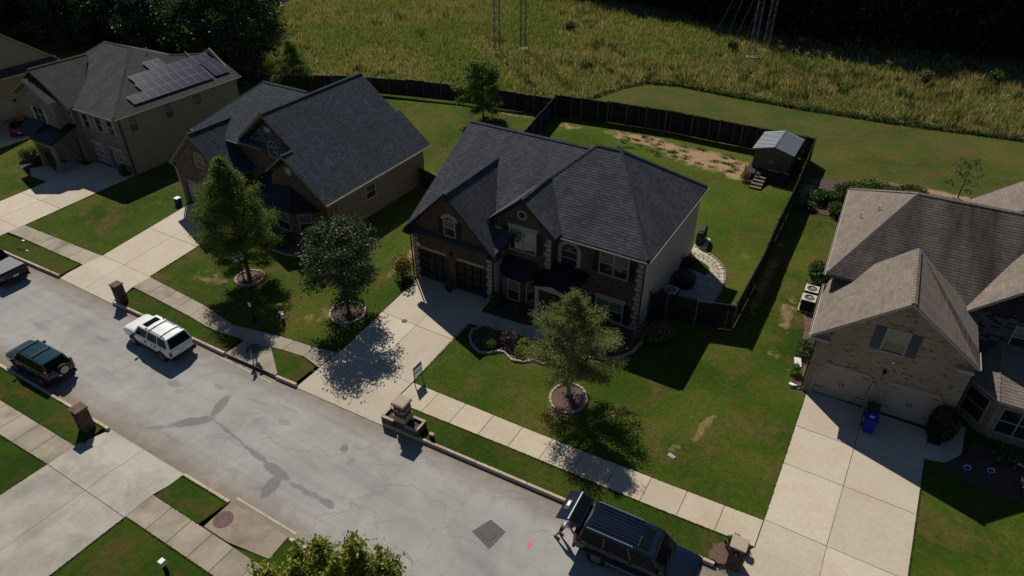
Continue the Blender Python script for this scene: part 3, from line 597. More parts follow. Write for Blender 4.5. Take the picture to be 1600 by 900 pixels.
bed_with_stones('flower_bed', 'dark planting bed with curved stone edge along the front of the brick house', [(-14.6, 30.9), (-13.4, 30.2), (-12.4, 30.35), (-11.4, 30.75), (-10.7, 31.3), (-10.2, 32.3), (-10.1, 33.4), (-10.3, 34.3), (-14.7, 34.35), (-14.7, 32.5)], M['mulch'], True)
bed_with_stones('flower_bed', 'narrow dark bed between the garage and the front path of the brick house', [(-20.7, 31.1), (-19.3, 31.2), (-17.7, 31.3), (-16.7, 31.7), (-16.6, 33.5), (-20.6, 33.6)], M['mulch'], stones=False)
bed_with_stones('flower_bed', 'pine straw bed along the left wall of the tan brick house', [(-.45, 34.3), (-1.0, 34.6), (-1.2, 37.2), (-1.35, 40), (-2.1, 43), (-2.4, 46.3), (-.9, 46.4), (-.6, 40)], M['pine_straw'], stones=False)
bed_with_stones('flower_bed', 'dark curved bed in front of the middle house bay window', [(-42.8, 31.9), (-41.5, 29.9), (-39.5, 29.3), (-37.4, 29.4), (-35.7, 30.2), (-35.2, 31.9)], M['mulch'], True)
bed_with_stones('flower_bed', 'mulched bed left of the far house porch', [(-71.6, 28.0), (-70.4, 27.5), (-69.6, 28.6), (-69.4, 30.2), (-72.6, 30.6), (-72.7, 29)], M['mulch'], stones=False)
bed_with_stones('flower_bed', 'dark bed under the bay window of the tan brick house', [(7.1, 31.9), (9, 31.2), (12, 31.3), (14, 32), (14, 34.6), (8.4, 34.6), (8.2, 33.2)], M['mulch'], stones=False)
bed_with_stones('flower_bed', 'mulch circle around the brick mailbox beside the right driveway', ragged([(-1.7, 20.5), (-1.2, 20.42), (-.35, 21.0), (-.12, 21.95), (-.9, 21.95), (-1.75, 21.3)], .07, 5), M['pine_straw'], stones=False)
bed_with_stones('flower_bed', 'overgrown mulch bed with hedge at the end of the long side fence', [(-5.0, 57.2), (-3, 57), (-1.2, 58.5), (0, 63.5), (-1, 65.3), (-4.8, 64)], M['mulch'], stones=False)
# ================================================================== HOUSES
COURSE = 0.2
def clip(poly, n, d, keep_ge=True):
    out = []
    for i in range(len(poly)):
        a, b = poly[i], poly[(i + 1) % len(poly)]
        da, db = a.dot(n) - d, b.dot(n) - d
        if not keep_ge: da, db = -da, -db
        if da >= 0: out.append(a)
        if (da > 0 and db < 0) or (da < 0 and db > 0): out.append(a.lerp(b, da / (da - db)))
    return out
def roof_plane(mb, pts, lift=0.02, step=0.013):
    """lays overlapping shingle courses on one roof slope: each course is a band whose lower edge stands proud"""
    P = [Vector(p) for p in pts]; n = Vector((0, 0, 0))
    for i in range(len(P)): n += P[i].cross(P[(i + 1) % len(P)])
    n.normalize()
    if n.z < 0: P = P[::-1]; n = -n
    h = Vector((-n.y, n.x, 0)).normalized(); s = n.cross(h)
    if s.z < 0: s = -s
    lo = min(p.dot(s) for p in P); hi = max(p.dot(s) for p in P); k = 0; d = lo
    while d < hi - 1e-4:
        e = min(d + COURSE, hi); q = clip(clip(P, s, d), s, e, False); d0 = d; d = e
        if len(q) < 3: continue
        f = lambda p: p + n * (lift + step * (1 - (p.dot(s) - d0) / COURSE))
        mb.poly([f(p) for p in q])
        low = [p for p in q if abs(p.dot(s) - d0) < 1e-4]
        if len(low) >= 2:
            a, b = min(low, key=lambda p: p.dot(h)), max(low, key=lambda p: p.dot(h))
            if (b - a).length > .02: mb.poly([a + n * lift * .2, b + n * lift * .2, f(b), f(a)])
def roof(parent, planes, mat, trim, caps=(), thick=0.17, capmat=None, shaded_streaked=None):
    mb = MB()
    for i, p in enumerate(planes):
        n0 = len(mb.f); roof_plane(mb, p)
        if shaded_streaked and i in shaded_streaked[0]: mb.mi[n0:] = [1] * (len(mb.f) - n0)
    r = mb.build('roof', [mat] + ([shaded_streaked[1]] if shaded_streaked else []), parent)
    fb = MB()
    for p in planes: fb.prism([Vector(q) + Vector((0, 0, .004)) for q in p], (0, 0, -thick))
    fb.build('fascia', trim, r)
    if caps:
        cb = MB()
        for a, b in caps:
            a, b = Vector(a), Vector(b); L_ = (b - a).length; u = (b - a) / L_; w = u.cross(Vector((0, 0, 1))).normalized(); k = 0.0
            up = w.cross(u)
            while k < L_:
                e = min(k + .3, L_); A, B = a + u * k, a + u * e
                for sg in (-1, 1):
                    dn = -0.55 * .15
                    cb.poly([A + up * .075, B + up * .055, B + w * sg * .15 + up * (.055 + dn), A + w * sg * .15 + up * (.075 + dn)][::(1 if sg < 0 else -1)])
                cb.poly([A + up * .075, A + w * .15 + up * (.075 + dn), A - w * .15 + up * (.075 + dn)]); k = e
        cb.build('ridge_cap', capmat or mat, r)['kind'] = 'stuff'
    return r
def gutter(parent, a, b, mat, size=.11, out=(0, -1)):
    a, b = Vector(a), Vector(b); o = Vector((out[0], out[1], 0)); mb = MB()
    prof = [Vector((0, 0, 0)), o * size, o * size + Vector((0, 0, size)), o * (size - .015) + Vector((0, 0, size)), o * (size - .015) + Vector((0, 0, .02)), Vector((0, 0, .02))]
    A = [a + p for p in prof]; mb.prism(A, b - a); return mb.build('gutter', mat, parent)
def downspout(parent, pts, mat):
    mb = MB()
    for a, b in zip(pts, pts[1:]): mb.tube(a, b, .05, 4)
    return mb.build('downspout', mat, parent)
AX = {'f': (Vector((1, 0, 0)), Vector((0, -1, 0))), 'r': (Vector((0, 1, 0)), Vector((1, 0, 0))), 'l': (Vector((0, -1, 0)), Vector((-1, 0, 0))), 'b': (Vector((-1, 0, 0)), Vector((0, 1, 0)))}
def frame3(c, face, ang=None):
    if ang is not None: u = Vector((math.cos(ang), math.sin(ang), 0)); n = Vector((u.y, -u.x, 0))
    else: u, n = AX[face]
    c = Vector(c); return lambda a, b, z: c + u * a + n * b + Vector((0, 0, z))
def fbox(mb, F, a0, a1, b0, b1, z0, z1, mi=0):
    mb.prism([F(a0, b0, z0), F(a1, b0, z0), F(a1, b1, z0), F(a0, b1, z0)], (0, 0, z1 - z0), mi)
def window(parent, c, w, h, face='f', ang=None, units=1, arch=False, frame='trim', shutters=None, pale_panes=True, lintel=None, grid=True, name='window', low_dark=True):
    """c: centre of the sill on the wall face; double-hung sash units with real frames, panes and mullions"""
    F = frame3(c, face, ang); mb = MB(); t = .065; fm = M[frame]
    uw = w / units
    zt = h
    fbox(mb, F, -w / 2 - t, w / 2 + t, 0, .10, -.07, 0)
    fbox(mb, F, -w / 2 - t, w / 2 + t, 0, .06, zt, zt + t) if not arch else None
    for k in range(units + 1):
        a = -w / 2 + k * uw; e = t / 2 if 0 < k < units else t
        a0, a1 = (a - e, a) if k == 0 else ((a, a + e) if k == units else (a - e, a + e)); fbox(mb, F, a0, a1, 0, .06, 0, zt)
    for k in range(units): fbox(mb, F, -w / 2 + k * uw + (t / 2 if k else 0), -w / 2 + (k + 1) * uw - (t / 2 if k < units - 1 else 0), 0, .045, zt / 2 - .03, zt / 2 + .03)
    if arch:
        r = w / 2; n = 10; ar = r * (.95 if arch is True else arch)
        for k in range(n):
            a0, a1 = math.pi * k / n, math.pi * (k + 1) / n
            q = [(r * math.cos(a0), ar * math.sin(a0)), ((r + t) * math.cos(a0), (ar + t) * math.sin(a0)), ((r + t) * math.cos(a1), (ar + t) * math.sin(a1)), (r * math.cos(a1), ar * math.sin(a1))]
            mb.prism([F(x, 0, zt + z) for x, z in q], F(0, .06, 0) - F(0, 0, 0))
        fbox(mb, F, -w / 2, w / 2, 0, .05, zt - .04, zt + .02)
        for k in (1, 2, 3):
            a = math.pi * k / 4; mb.tube(F(0, .03, zt + .02), F(r * math.cos(a), .03, zt + ar * math.sin(a)), .014, 4)
        for k in range(6):
            a0, a1 = math.pi * k / 6, math.pi * (k + 1) / 6; mb.tube(F(.45 * r * math.cos(a0), .03, zt + .45 * ar * math.sin(a0)), F(.45 * r * math.cos(a1), .03, zt + .45 * ar * math.sin(a1)), .012, 4)
    wo = mb.build(name, fm, parent)
    for k in range(units):
        a0, a1 = -w / 2 + k * uw + .01, -w / 2 + (k + 1) * uw - .01
        for (z0, z1, up) in ((.0, zt / 2 - .02, 0), (zt / 2 + .02, zt, 1)):
            pm = M['glass_pale_teal'] if (pale_panes and (up or not low_dark)) else M['glass']
            q = MB(); fbox(q, F, a0, a1, .012, .02 + .008 * up, z0, z1); q.build('pane', pm, wo)
    if arch:
        q = MB(); q.prism([F(w / 2 * math.cos(a), .012, zt + (w / 2) * (.95 if arch is True else arch) * math.sin(a)) for a in [math.pi * k / 10 for k in range(11)]], F(0, .01, 0) - F(0, 0, 0)); q.build('pane', M['glass'], wo)
    if shutters:
        sw, sm = shutters; gap_ = .08
        for sg in (-1, 1):
            c0 = sg * (w / 2 + gap_ + sw / 2); q = MB(); fbox(q, F, c0 - sw / 2, c0 + sw / 2, .0, .035, -.03, h + .03)
            for z0, z1 in ((.03, h / 2 - .04), (h / 2 + .04, h - .03)):
                nb = 3
                for i in range(nb): fbox(q, F, c0 - sw / 2 + .03 + i * (sw - .06) / nb + .008, c0 - sw / 2 + .03 + (i + 1) * (sw - .06) / nb - .008, .035, .05, z0, z1)
            q.build('shutter', M[sm], parent)
    if lintel and not arch:
        q = MB(); n = max(3, int((w + .3) / .12)); L_ = w + .3
        for i in range(n): fbox(q, F, -L_ / 2 + i * L_ / n + .006, -L_ / 2 + (i + 1) * L_ / n - .006, .0, .03 + (.02 if abs(i - (n - 1) / 2) < .6 else 0), zt + t, zt + t + .26)
        q.build('lintel', M[lintel], wo)
    if lintel and arch:
        q = MB(); r = w / 2 + t; ar = (w / 2) * (.95 if arch is True else arch) + t; n = 13; th = .2
        for k in range(n):
            a0, a1 = math.pi * (k + .06) / n, math.pi * (k + .94) / n; e = .05 if k == n // 2 else 0
            q.prism([F(x, 0, zt + z) for x, z in [(r * math.cos(a0), ar * math.sin(a0)), ((r + th + e) * math.cos(a0), (ar + th + e) * math.sin(a0)), ((r + th + e) * math.cos(a1), (ar + th + e) * math.sin(a1)), (r * math.cos(a1), ar * math.sin(a1))]], F(0, .05, 0) - F(0, 0, 0))
        if arch is True:
            for sg in (-1, 1):
                for k in range(5): fbox(q, F, min(sg * r, sg * (r + th)), max(sg * r, sg * (r + th)), 0, .05, zt * k / 5 + .008, zt * (k + 1) / 5 - .008)
        q.build('lintel', M[lintel], wo)
    return wo
def wall(parent, boxes=(), prisms=(), mat='brick_dark', name='wall'):
    mb = MB()
    for b in boxes: mb.box(*b)
    for pts, d in prisms: mb.prism(pts, d)
    return mb.build(name, M[mat], parent)
def quoins(parent, x, y, z0, z1, face='f', w=(.46, .34), h=.30, mat='quoin', depth=.04, sx=1):
    z = z0; k = 0; F = frame3((x, y, 0), face)
    while z + h * .6 < z1:
        mb = MB(); ww = w[k % 2]; a0, a1 = (0, -ww) if sx > 0 else (0, ww)
        fbox(mb, F, min(a0, a1) - (.0), max(a0, a1), -.02, depth, z + .03, min(z + h, z1) - .03)
        mb.build('quoin', M[mat], parent); z += h + .02; k += 1
def garage_door(parent, x0, x1, y, z0, z1, mat, cols=4, rows=4, chamfer=.3, wood='trim', hardware=True):
    mb = MB(); d = MB(); d.box(x0, x1, y, y + .04, z0, z1); do = d.build('garage_door', M[mat], parent)
    for i in range(cols):
        for j in range(rows):
            a0, a1 = lerp(x0, x1, i / cols) + .04, lerp(x0, x1, (i + 1) / cols) - .04; b0, b1 = lerp(z0, z1, j / rows) + .03, lerp(z0, z1, (j + 1) / rows) - .03
            q = MB(); q.box(a0, a1, y - .018, y + .001, b0, b1); q.build('door_panel', M[mat], do, bevel=.006)
    if hardware:
        for a, b in ((x0 + .08, x0 + .55), (x1 - .55, x1 - .08)):
            for zz in (z0 + .5, z1 - .35): mb.box(a, b, y - .035, y - .018, zz - .02, zz + .02)
        xm = (x0 + x1) / 2; mb.box(xm - .1, xm - .06, y - .05, y - .018, z0 + .95, z0 + 1.2); mb.box(xm + .06, xm + .1, y - .05, y - .018, z0 + .95, z0 + 1.2)
        mb.build('door_hardware', M['black'], do)['kind'] = 'stuff'
    return do
def garage_front(parent, x0, x1, y, doors, ztop, zdoor, mat, trim='quoin', t=.22, ch=.35, lint=True):
    """the front skin: piers, lintel band with chamfered door heads; y is the outer face"""
    mb = MB(); xs = [x0] + [v for d in doors for v in d] + [x1]
    for a, b in zip(xs[::2], xs[1::2]): mb.box(a, b, y, y + t, 0, zdoor)
    mb.box(x0, x1, y, y + t, zdoor, ztop)
    for a, b in doors:
        mb.prism([(a, y, zdoor), (a + ch, y, zdoor), (a, y, zdoor - ch)], (0, t, 0)); mb.prism([(b, y, zdoor), (b - ch, y, zdoor), (b, y, zdoor - ch)], (0, t, 0))
    w = mb.build('wall', M[mat], parent)
    if lint:
        for a, b in doors:
            q = MB(); n = 16
            for i in range(n):
                p0, p1 = lerp(a + ch * .6, b - ch * .6, i / n) + .006, lerp(a + ch * .6, b - ch * .6, (i + 1) / n) - .006
                q.box(p0, p1, y - .035, y + .01, zdoor, zdoor + .2)
            q.build('lintel', M[trim], parent)
    return w
def wall_lamp(parent, x, y, z):
    mb = MB(); mb.box(x - .05, x + .05, y - .04, y, z - .1, z + .15); mb.cyl((x, y - .14, z - .12), .07, .2, 6, r2=.09); mb.cyl((x, y - .14, z + .08), .12, .08, 6, r2=.02); mb.build('wall_lamp', M['black'], parent)

# ---------------------------------------------------------------- the dark brick house in the middle
hm = thing('house', 'dark brick house with charcoal roof, arched window and two garage doors in the centre', 'house', (-27.2, 32.2, 0))
wall(hm, boxes=[(-27.15, -20.65, 32.42, 49.1, 0, 4.0)], mat='siding')
wall(hm, prisms=[([(-27.17, 32.3, 3.9), (-27.17, 49.1, 3.9), (-27.17, 40.7, 8.55)], (.15, 0, 0))], mat='siding', name='gable_wall')
wall(hm, boxes=[(-21.5, -10.87, 34.6, 45.5, 0, 5.55)], mat='siding')
wall(hm, boxes=[(-17.2, -10.85, 34.4, 34.62, 0, 5.5)], mat='brick_dark')
wall(hm, boxes=[(-21.3, -17.0, 33.7, 34.7, 0, 5.75)], prisms=[([(-21.3, 33.7, 5.75), (-16.98, 33.7, 5.75), (-19.1, 33.7, 7.55)], (0, .3, 0))], mat='brick_dark')
garage_front(hm, -27.2, -20.6, 32.2, [(-26.8, -24.15), (-23.65, -21.0)], 3.75, 2.6, 'brick_dark')
wall(hm, prisms=[([(-27.2, 32.2, 3.75), (-20.6, 32.2, 3.75), (-20.6, 32.2, 4.4), (-23.9, 32.2, 7.6), (-27.2, 32.2, 4.4)], (0, .25, 0))], mat='brick_dark', name='gable_wall')
for a, b in ((-26.8, -24.15), (-23.65, -21.0)): garage_door(hm, a, b, 32.42, 0.04, 2.6, 'garage_dark')
EZ = 5.6
planes = [
 [(-27.6, 31.9, 4.11), (-20.2, 31.9, 4.11), (-17.4, 40.65, 8.93), (-27.6, 40.65, 8.93)],
 [(-27.6, 49.4, 4.11), (-17.0, 49.4, 4.11), (-17.4, 40.65, 8.93), (-27.6, 40.65, 8.93)],
 [(-27.66, 31.72, 4.02), (-23.9, 31.72, 7.72), (-23.9, 38.6, 7.72)], [(-20.02, 31.72, 3.9), (-23.9, 31.72, 7.72), (-23.9, 38.6, 7.72)],
 [(-20.02, 31.72, 3.9), (-20.02, 32.6, 3.9), (-21.0, 33.6, 4.9)],
 [(-21.6, 34.1, EZ), (-10.56, 34.1, EZ), (-15.25, 39.95, 9.6), (-16.95, 39.95, 9.6)], [(-21.6, 34.1, EZ), (-21.6, 45.8, EZ), (-16.95, 39.95, 9.6)],
 [(-10.56, 34.1, EZ), (-10.56, 45.8, EZ), (-15.25, 39.95, 9.6)], [(-21.6, 45.8, EZ), (-10.56, 45.8, EZ), (-15.25, 39.95, 9.6), (-16.95, 39.95, 9.6)],
 [(-16.55, 33.35, 5.72), (-16.55, 34.5, 5.72), (-19.1, 37.4, 7.9), (-19.1, 33.35, 7.9)], [(-21.65, 33.35, 5.72), (-21.65, 34.5, 5.72), (-19.1, 37.4, 7.9), (-19.1, 33.35, 7.9)]]
roof(hm, planes, M['roof_dark'], M['black'], caps=[((-27.6, 40.65, 8.95), (-17.6, 40.65, 8.95)), ((-16.95, 39.95, 9.62), (-15.25, 39.95, 9.62)), ((-16.95, 39.95, 9.62), (-21.4, 34.35, 5.8)), ((-15.25, 39.95, 9.62), (-10.6, 34.15, 5.64)), ((-15.25, 39.95, 9.62), (-10.6, 45.75, 5.64)),
 ((-23.9, 31.72, 7.74), (-23.9, 38.5, 7.74)), ((-19.1, 33.35, 7.92), (-19.1, 37.3, 7.92))])
gutter(hm, (-16.5, 34.06, EZ - .14), (-10.6, 34.06, EZ - .14), M['gutter'])
gutter(hm, (-10.54, 34.1, EZ - .14), (-10.54, 45.8, EZ - .14), M['gutter'], out=(1, 0))
downspout(hm, [(-10.6, 34.2, EZ - .1), (-10.8, 34.33, 5.1), (-10.8, 34.33, .1)], M['gutter_dark'])
downspout(hm, [(-27.5, 31.9, 3.95), (-27.28, 32.1, 3.5), (-27.28, 32.1, .1)], M['gutter_dark'])
gutter(hm, (-27.6, 31.86, 3.97), (-27.2, 31.86, 3.97), M['gutter_dark'])
MB().box(-27.7, -27.0, 31.75, 32.2, 3.75, 3.9).build('eave_return', M['black'], hm); MB().box(-20.75, -20.0, 31.75, 32.2, 3.75, 3.9).build('eave_return', M['black'], hm)
quoins(hm, -27.2, 32.2, 0, 3.6, sx=-1); quoins(hm, -20.6, 32.2, 0, 3.7, sx=1); quoins(hm, -10.87, 34.4, 0.1, 5.3, sx=1, h=.34); quoins(hm, -16.98, 33.7, 2.6, 5.4, sx=1, h=.34)
mb = MB(); mb.box(-21.3, -20.75, 33.64, 33.72, 4.85, 5.25); mb.build('quoin', M['quoin'], hm)
window(hm, (-23.9, 32.2, 4.4), .85, 1.15, arch=.55, shutters=(.42, 'black'), lintel='quoin')
window(hm, (-15.98, 34.4, 3.45), 1.15, 1.05, arch=True, lintel='quoin', low_dark=True, pale_panes=False)
window(hm, (-12.85, 34.4, 3.65), 1.9, 1.55, units=2, shutters=(.42, 'black'), lintel='quoin', low_dark=True)
window(hm, (-12.9, 34.4, .2), 1.85, 1.45, units=2, shutters=(.42, 'black'), lintel='quoin')
window(hm, (-19.1, 33.7, 3.9), 1.95, 1.55, units=2, shutters=(.42, 'black'), lintel='quoin')
def oculus(parent, x, y, z, r, mat):
    mb = MB(); n = 18; q = MB()
    for k in range(n):
        a0, a1 = 2 * math.pi * k / n, 2 * math.pi * (k + .9) / n
        mb.prism([(x + rr * math.cos(a), y, z + rr * math.sin(a)) for rr, a in ((r, a0), (r + .11, a0), (r + .11, a1), (r, a1))], (0, -.06, 0))
    o = mb.build('round_vent', M[mat], parent); q.cyl((x, y - .03, z), r, .025, 18, axis='y'); q.build('pane', M['glass'], o)
oculus(hm, -19.15, 33.7, 6.6, .24, 'quoin')
# canted bay with its own dark metal hood, left of the door
BY = [(-20.7, 33.7), (-19.9, 32.7), (-18.5, 32.7), (-17.7, 33.7)]
wall(hm, prisms=[([(x, y, 0) for x, y in BY], (0, 0, 2.35))], mat='brick_dark', name='bay_wall')
apex = [(-20.2, 33.72, 3.35), (-18.1, 33.72, 3.35)]
bo = [(-20.95, 33.7, 2.36), (-20.0, 32.45, 2.36), (-18.4, 32.45, 2.36), (-17.45, 33.7, 2.36)]
mb = MB()
for q in ([bo[0], bo[1], apex[0]], [bo[1], bo[2], apex[1], apex[0]], [bo[2], bo[3], apex[1]]): mb.prism(q, (0, 0, -.08))
mb.build('bay_roof', M['metal_roof'], hm)
window(hm, (-19.2, 32.7, .55), .85, 1.5, lintel='quoin')
window(hm, (-18.1, 33.2, .55), .7, 1.5, ang=math.atan2(1.0, .8), lintel='quoin'); window(hm, (-20.3, 33.2, .55), .7, 1.5, ang=math.atan2(-1.0, .8), lintel='quoin')
# porch with low gabled metal hood
mb = MB()
for q in ([(-17.5, 32.0, 2.75), (-16.0, 32.0, 3.15), (-16.0, 34.4, 3.6), (-17.5, 34.4, 3.15)], [(-16.0, 32.0, 3.15), (-14.5, 32.0, 2.75), (-14.5, 34.4, 3.15), (-16.0, 34.4, 3.6)]): mb.prism(q, (0, 0, -.1))
mb.build('porch_roof', M['metal_roof'], hm)
MB().prism([(-17.3, 32.12, 2.5), (-14.7, 32.12, 2.5), (-14.7, 32.12, 2.68), (-16.0, 32.12, 3.03), (-17.3, 32.12, 2.68)], (0, .12, 0)).build('porch_gable', M['trim'], hm)
for x in (-17.15, -14.85): MB().box(x - .11, x + .11, 32.12, 32.34, .1, 2.5).build('porch_column', M['trim'], hm, bevel=.01)
MB().box(-17.2, -14.8, 32.2, 34.38, 0, .14).build('porch_floor', M['walk'], hm)
mb = MB(); mb.box(-16.5, -15.5, 34.34, 34.4, .14, 2.25); do = mb.build('front_door', M['garage_dark'], hm); MB().cyl((-15.62, 34.28, 1.1), .035, .06, 8, axis='y').build('handle', M['chrome'], do)
wall_lamp(hm, -23.9, 32.2, 2.95)
MB().box(-26.85, -26.6, 32.17, 32.2, 2.75, 3.0).build('house_plaque', M['white'], hm)
window(hm, (-10.87, 43.0, .8), .35, .35, face='r', name='meter_hatch', pale_panes=False)

# ---------------------------------------------------------------- the house between, with the big blue-black gable roof
h3 = thing('house', 'brick house with broad blue-black gable roof, stepped front gables and taupe side wall', 'house', (-51.2, 31.2, 0))
SLP = .8; EX, E3 = -35.5, 3.5
def zr(x): return E3 + SLP * (EX - x)
RXx = -42.3; RZZ = zr(RXx) - .35
wall(h3, boxes=[(-50.9, -36.0, 33.9, 45.0, 0, 3.5)], mat='siding_grey')
wall(h3, boxes=[(-41.6, -36.02, 32.75, 34.0, 0, 3.45)], mat='brick_mid')
wall(h3, boxes=[(-50.9, -42.2, 33.95, 36, 3.4, 5.9)], mat='brick_mid'); wall(h3, boxes=[(-50.9, -44.0, 36, 44.8, 3.4, 5.9)], mat='siding_grey')
wall(h3, prisms=[([(-45.1, 34.0, 3.0), (-38.6, 34.0, 3.0), (-38.6, 34.0, 5.5), (-42.3, 34.0, 8.35), (-45.1, 34.0, 6.0)], (0, .3, 0))], mat='stone_wall', name='gable_wall')
wall(h3, prisms=[([(-41.6, 32.75, 3.4), (-36.05, 32.75, 3.4), (-39.3, 32.75, 6.0), (-41.4, 32.75, 4.5)], (0, .3, 0))], mat='brick_mid', name='gable_wall')
wall(h3, prisms=[([(-50, 45.0, 3.4), (-36.1, 45.0, 3.4), (-42.3, 45.0, 8.3)], (0, -.3, 0))], mat='siding_grey', name='gable_wall')
garage_front(h3, -51.4, -45.2, 31.3, [(-50.9, -48.55), (-48.1, -45.75)], 3.6, 2.25, 'brick_mid', trim='trim_tan')
wall(h3, boxes=[(-51.35, -45.25, 31.5, 36, 0, 3.6)], mat='brick_mid')
for a, b in ((-50.9, -48.55), (-48.1, -45.75)): garage_door(h3, a, b, 31.49, .04, 2.25, 'garage_tan')
wall(h3, prisms=[([(-51.4, 31.3, 3.6), (-45.2, 31.3, 3.6), (-45.2, 31.3, 3.9), (-48.3, 31.3, 6.75), (-51.4, 31.3, 3.9)], (0, .25, 0))], mat='brick_mid', name='gable_wall')
planes = [
 [(EX, 32.3, E3), (EX, 45.7, E3), (-38.7, 45.7, zr(-38.7)), (-39.4, 33.6, zr(-39.4)), (-39.4, 32.3, zr(-39.4))],
 [(-38.65, 33.6, zr(-38.65)), (-38.65, 45.2, zr(-38.65)), (RXx, 45.2, zr(RXx)), (RXx, 33.6, zr(RXx))],
 [(-39.4, 32.3, zr(-39.4)), (-39.4, 35.5, zr(-39.4)), (-41.5, 35.5, zr(-39.4) - 2.1 * SLP), (-41.5, 32.3, zr(-39.4) - 2.1 * SLP)],
 [(RXx, 33.6, zr(RXx)), (RXx, 45.2, zr(RXx)), (-45.6, 45.2, zr(RXx) - 3.3 * SLP), (-45.6, 33.6, zr(RXx) - 3.3 * SLP)],
 [(-51.2, 33.5, 6.0), (-43.0, 33.5, 6.0), (-42.6, 39.0, 9.0), (-47.7, 39.0, 9.0)], [(-51.2, 33.5, 6.0), (-51.2, 44.5, 6.0), (-47.7, 39.0, 9.0)], [(-51.2, 44.5, 6.0), (-43.0, 44.5, 6.0), (-42.6, 39.0, 9.0), (-47.7, 39.0, 9.0)],
 [(-51.75, 30.95, 3.8), (-48.2, 30.95, 7.0), (-48.2, 36.2, 7.0), (-51.75, 36.2, 3.8)], [(-44.65, 30.95, 3.8), (-48.2, 30.95, 7.0), (-48.2, 36.2, 7.0), (-44.65, 36.2, 3.8)]]
roof(h3, planes, M['roof_slate'], M['trim_tan'], caps=[((RXx, 33.6, zr(RXx) + .02), (RXx, 45.2, zr(RXx) + .02)), ((-39.4, 32.3, zr(-39.4) + .02), (-39.4, 33.5, zr(-39.4) + .02)), ((-47.7, 39, 9.02), (-42.7, 39, 9.02)), ((-47.7, 39, 9.02), (-51.1, 33.6, 6.05)), ((-48.2, 30.95, 7.02), (-48.2, 36.0, 7.02))])
gutter(h3, (EX + .02, 32.3, E3 - .14), (EX + .02, 45.7, E3 - .14), M['gutter'], out=(1, 0)); gutter(h3, (-46.9, 33.44, 5.87), (-45.6, 33.44, 5.87), M['gutter'])
gutter(h3, (-51.2, 33.44, 5.87), (-50.5, 33.44, 5.87), M['gutter'])
downspout(h3, [(EX + .05, 45.5, 3.4), (-35.95, 45.05, 3.0), (-35.95, 45.05, .1)], M['gutter_dark']); downspout(h3, [(-35.95, 32.7, 3.3), (-35.95, 32.7, .1)], M['gutter_dark']); downspout(h3, [(-51.7, 31.1, 3.7), (-51.45, 31.25, 3.3), (-51.45, 31.25, .1)], M['gutter'])
window(h3, (-48.0, 31.3, 4.1), .95, 1.0, arch=.5, lintel='brick_mid', pale_panes=True, low_dark=False)
window(h3, (-42.1, 34.0, 5.3), .95, .85, arch=True, pale_panes=True, low_dark=False)
oculus(h3, -39.4, 32.75, 5.2, .24, 'trim')
MB().box(-42.6, -42.0, 33.93, 34.0, 7.35, 7.7).build('gable_stone', M['trim'], h3)
window(h3, (-36.0, 37.85, 1.6), 1.1, 1.15, face='r', pale_panes=False)
B3 = [(-41.7, 32.75), (-40.9, 31.6), (-38.6, 31.6), (-37.2, 32.75)]
wall(h3, prisms=[([(x, y, 0) for x, y in B3], (0, 0, 2.5))], mat='brick_mid', name='bay_wall')
mb = MB(); bo = [(-44.6, 33.9, 3.0), (-43.6, 31.3, 2.52), (-38.4, 31.3, 2.52), (-36.6, 32.74, 2.52)]; ap = [(-43.2, 33.95, 4.0), (-39.5, 32.78, 3.9)]
for q in ([bo[0], bo[1], ap[0]], [bo[1], bo[2], ap[1], ap[0]], [bo[2], bo[3], ap[1]]): mb.prism(q, (0, 0, -.08))
mb.build('porch_roof', M['metal_roof'], h3)
window(h3, (-39.7, 31.6, .6), 1.3, 1.45); window(h3, (-37.9, 32.17, .6), .9, 1.45, ang=math.atan2(1.15, 1.4)); window(h3, (-41.3, 32.17, .6), .8, 1.45, ang=math.atan2(-1.15, .8))
MB().box(-43.6, -43.4, 31.5, 31.7, 0, 2.5).build('porch_column', M['trim'], h3); MB().box(-43.3, -42.4, 33.86, 33.9, 0, 2.2).build('front_door', M['garage_dark'], h3)

# ---------------------------------------------------------------- the house with solar panels
hs = thing('house', 'pale brick house with brown hip roof carrying solar panels and tan side wall', 'house', (-60.0, 32.3, 0))
wall(hs, boxes=[(-74.0, -60.0, 32.5, 45.8, 0, 5.55)], mat='siding_tan')
wall(hs, prisms=[([(-70.5, 45.9, 5.5), (-60.1, 45.9, 5.5), (-63.3, 45.9, 7.95), (-66, 45.9, 6.6)], (0, -.2, 0))], mat='siding_tan', name='gable_wall')
garage_front(hs, -66.3, -60.0, 32.3, [(-65.9, -63.5), (-63.0, -60.6)], 5.5, 2.15, 'brick_pale', trim='trim')
for a, b in ((-65.9, -63.5), (-63.0, -60.6)): garage_door(hs, a, b, 32.5, .04, 2.15, 'garage_tan')
wall(hs, boxes=[(-74.2, -66.3, 31.9, 33, 0, 5.8)], prisms=[([(-74.2, 31.9, 5.8), (-66.3, 31.9, 5.8), (-70.2, 31.9, 8.2)], (0, .3, 0))], mat='brick_pale')
wall(hs, boxes=[(-72.6, -67.3, 30.9, 32.2, 0, 6.1)], prisms=[([(-72.6, 30.9, 6.1), (-67.3, 30.9, 6.1), (-69.9, 30.9, 7.55)], (0, .3, 0))], mat='brick_pale')
sl_ = .486
def zs_(x): return 5.6 + sl_ * (-59.7 - x)
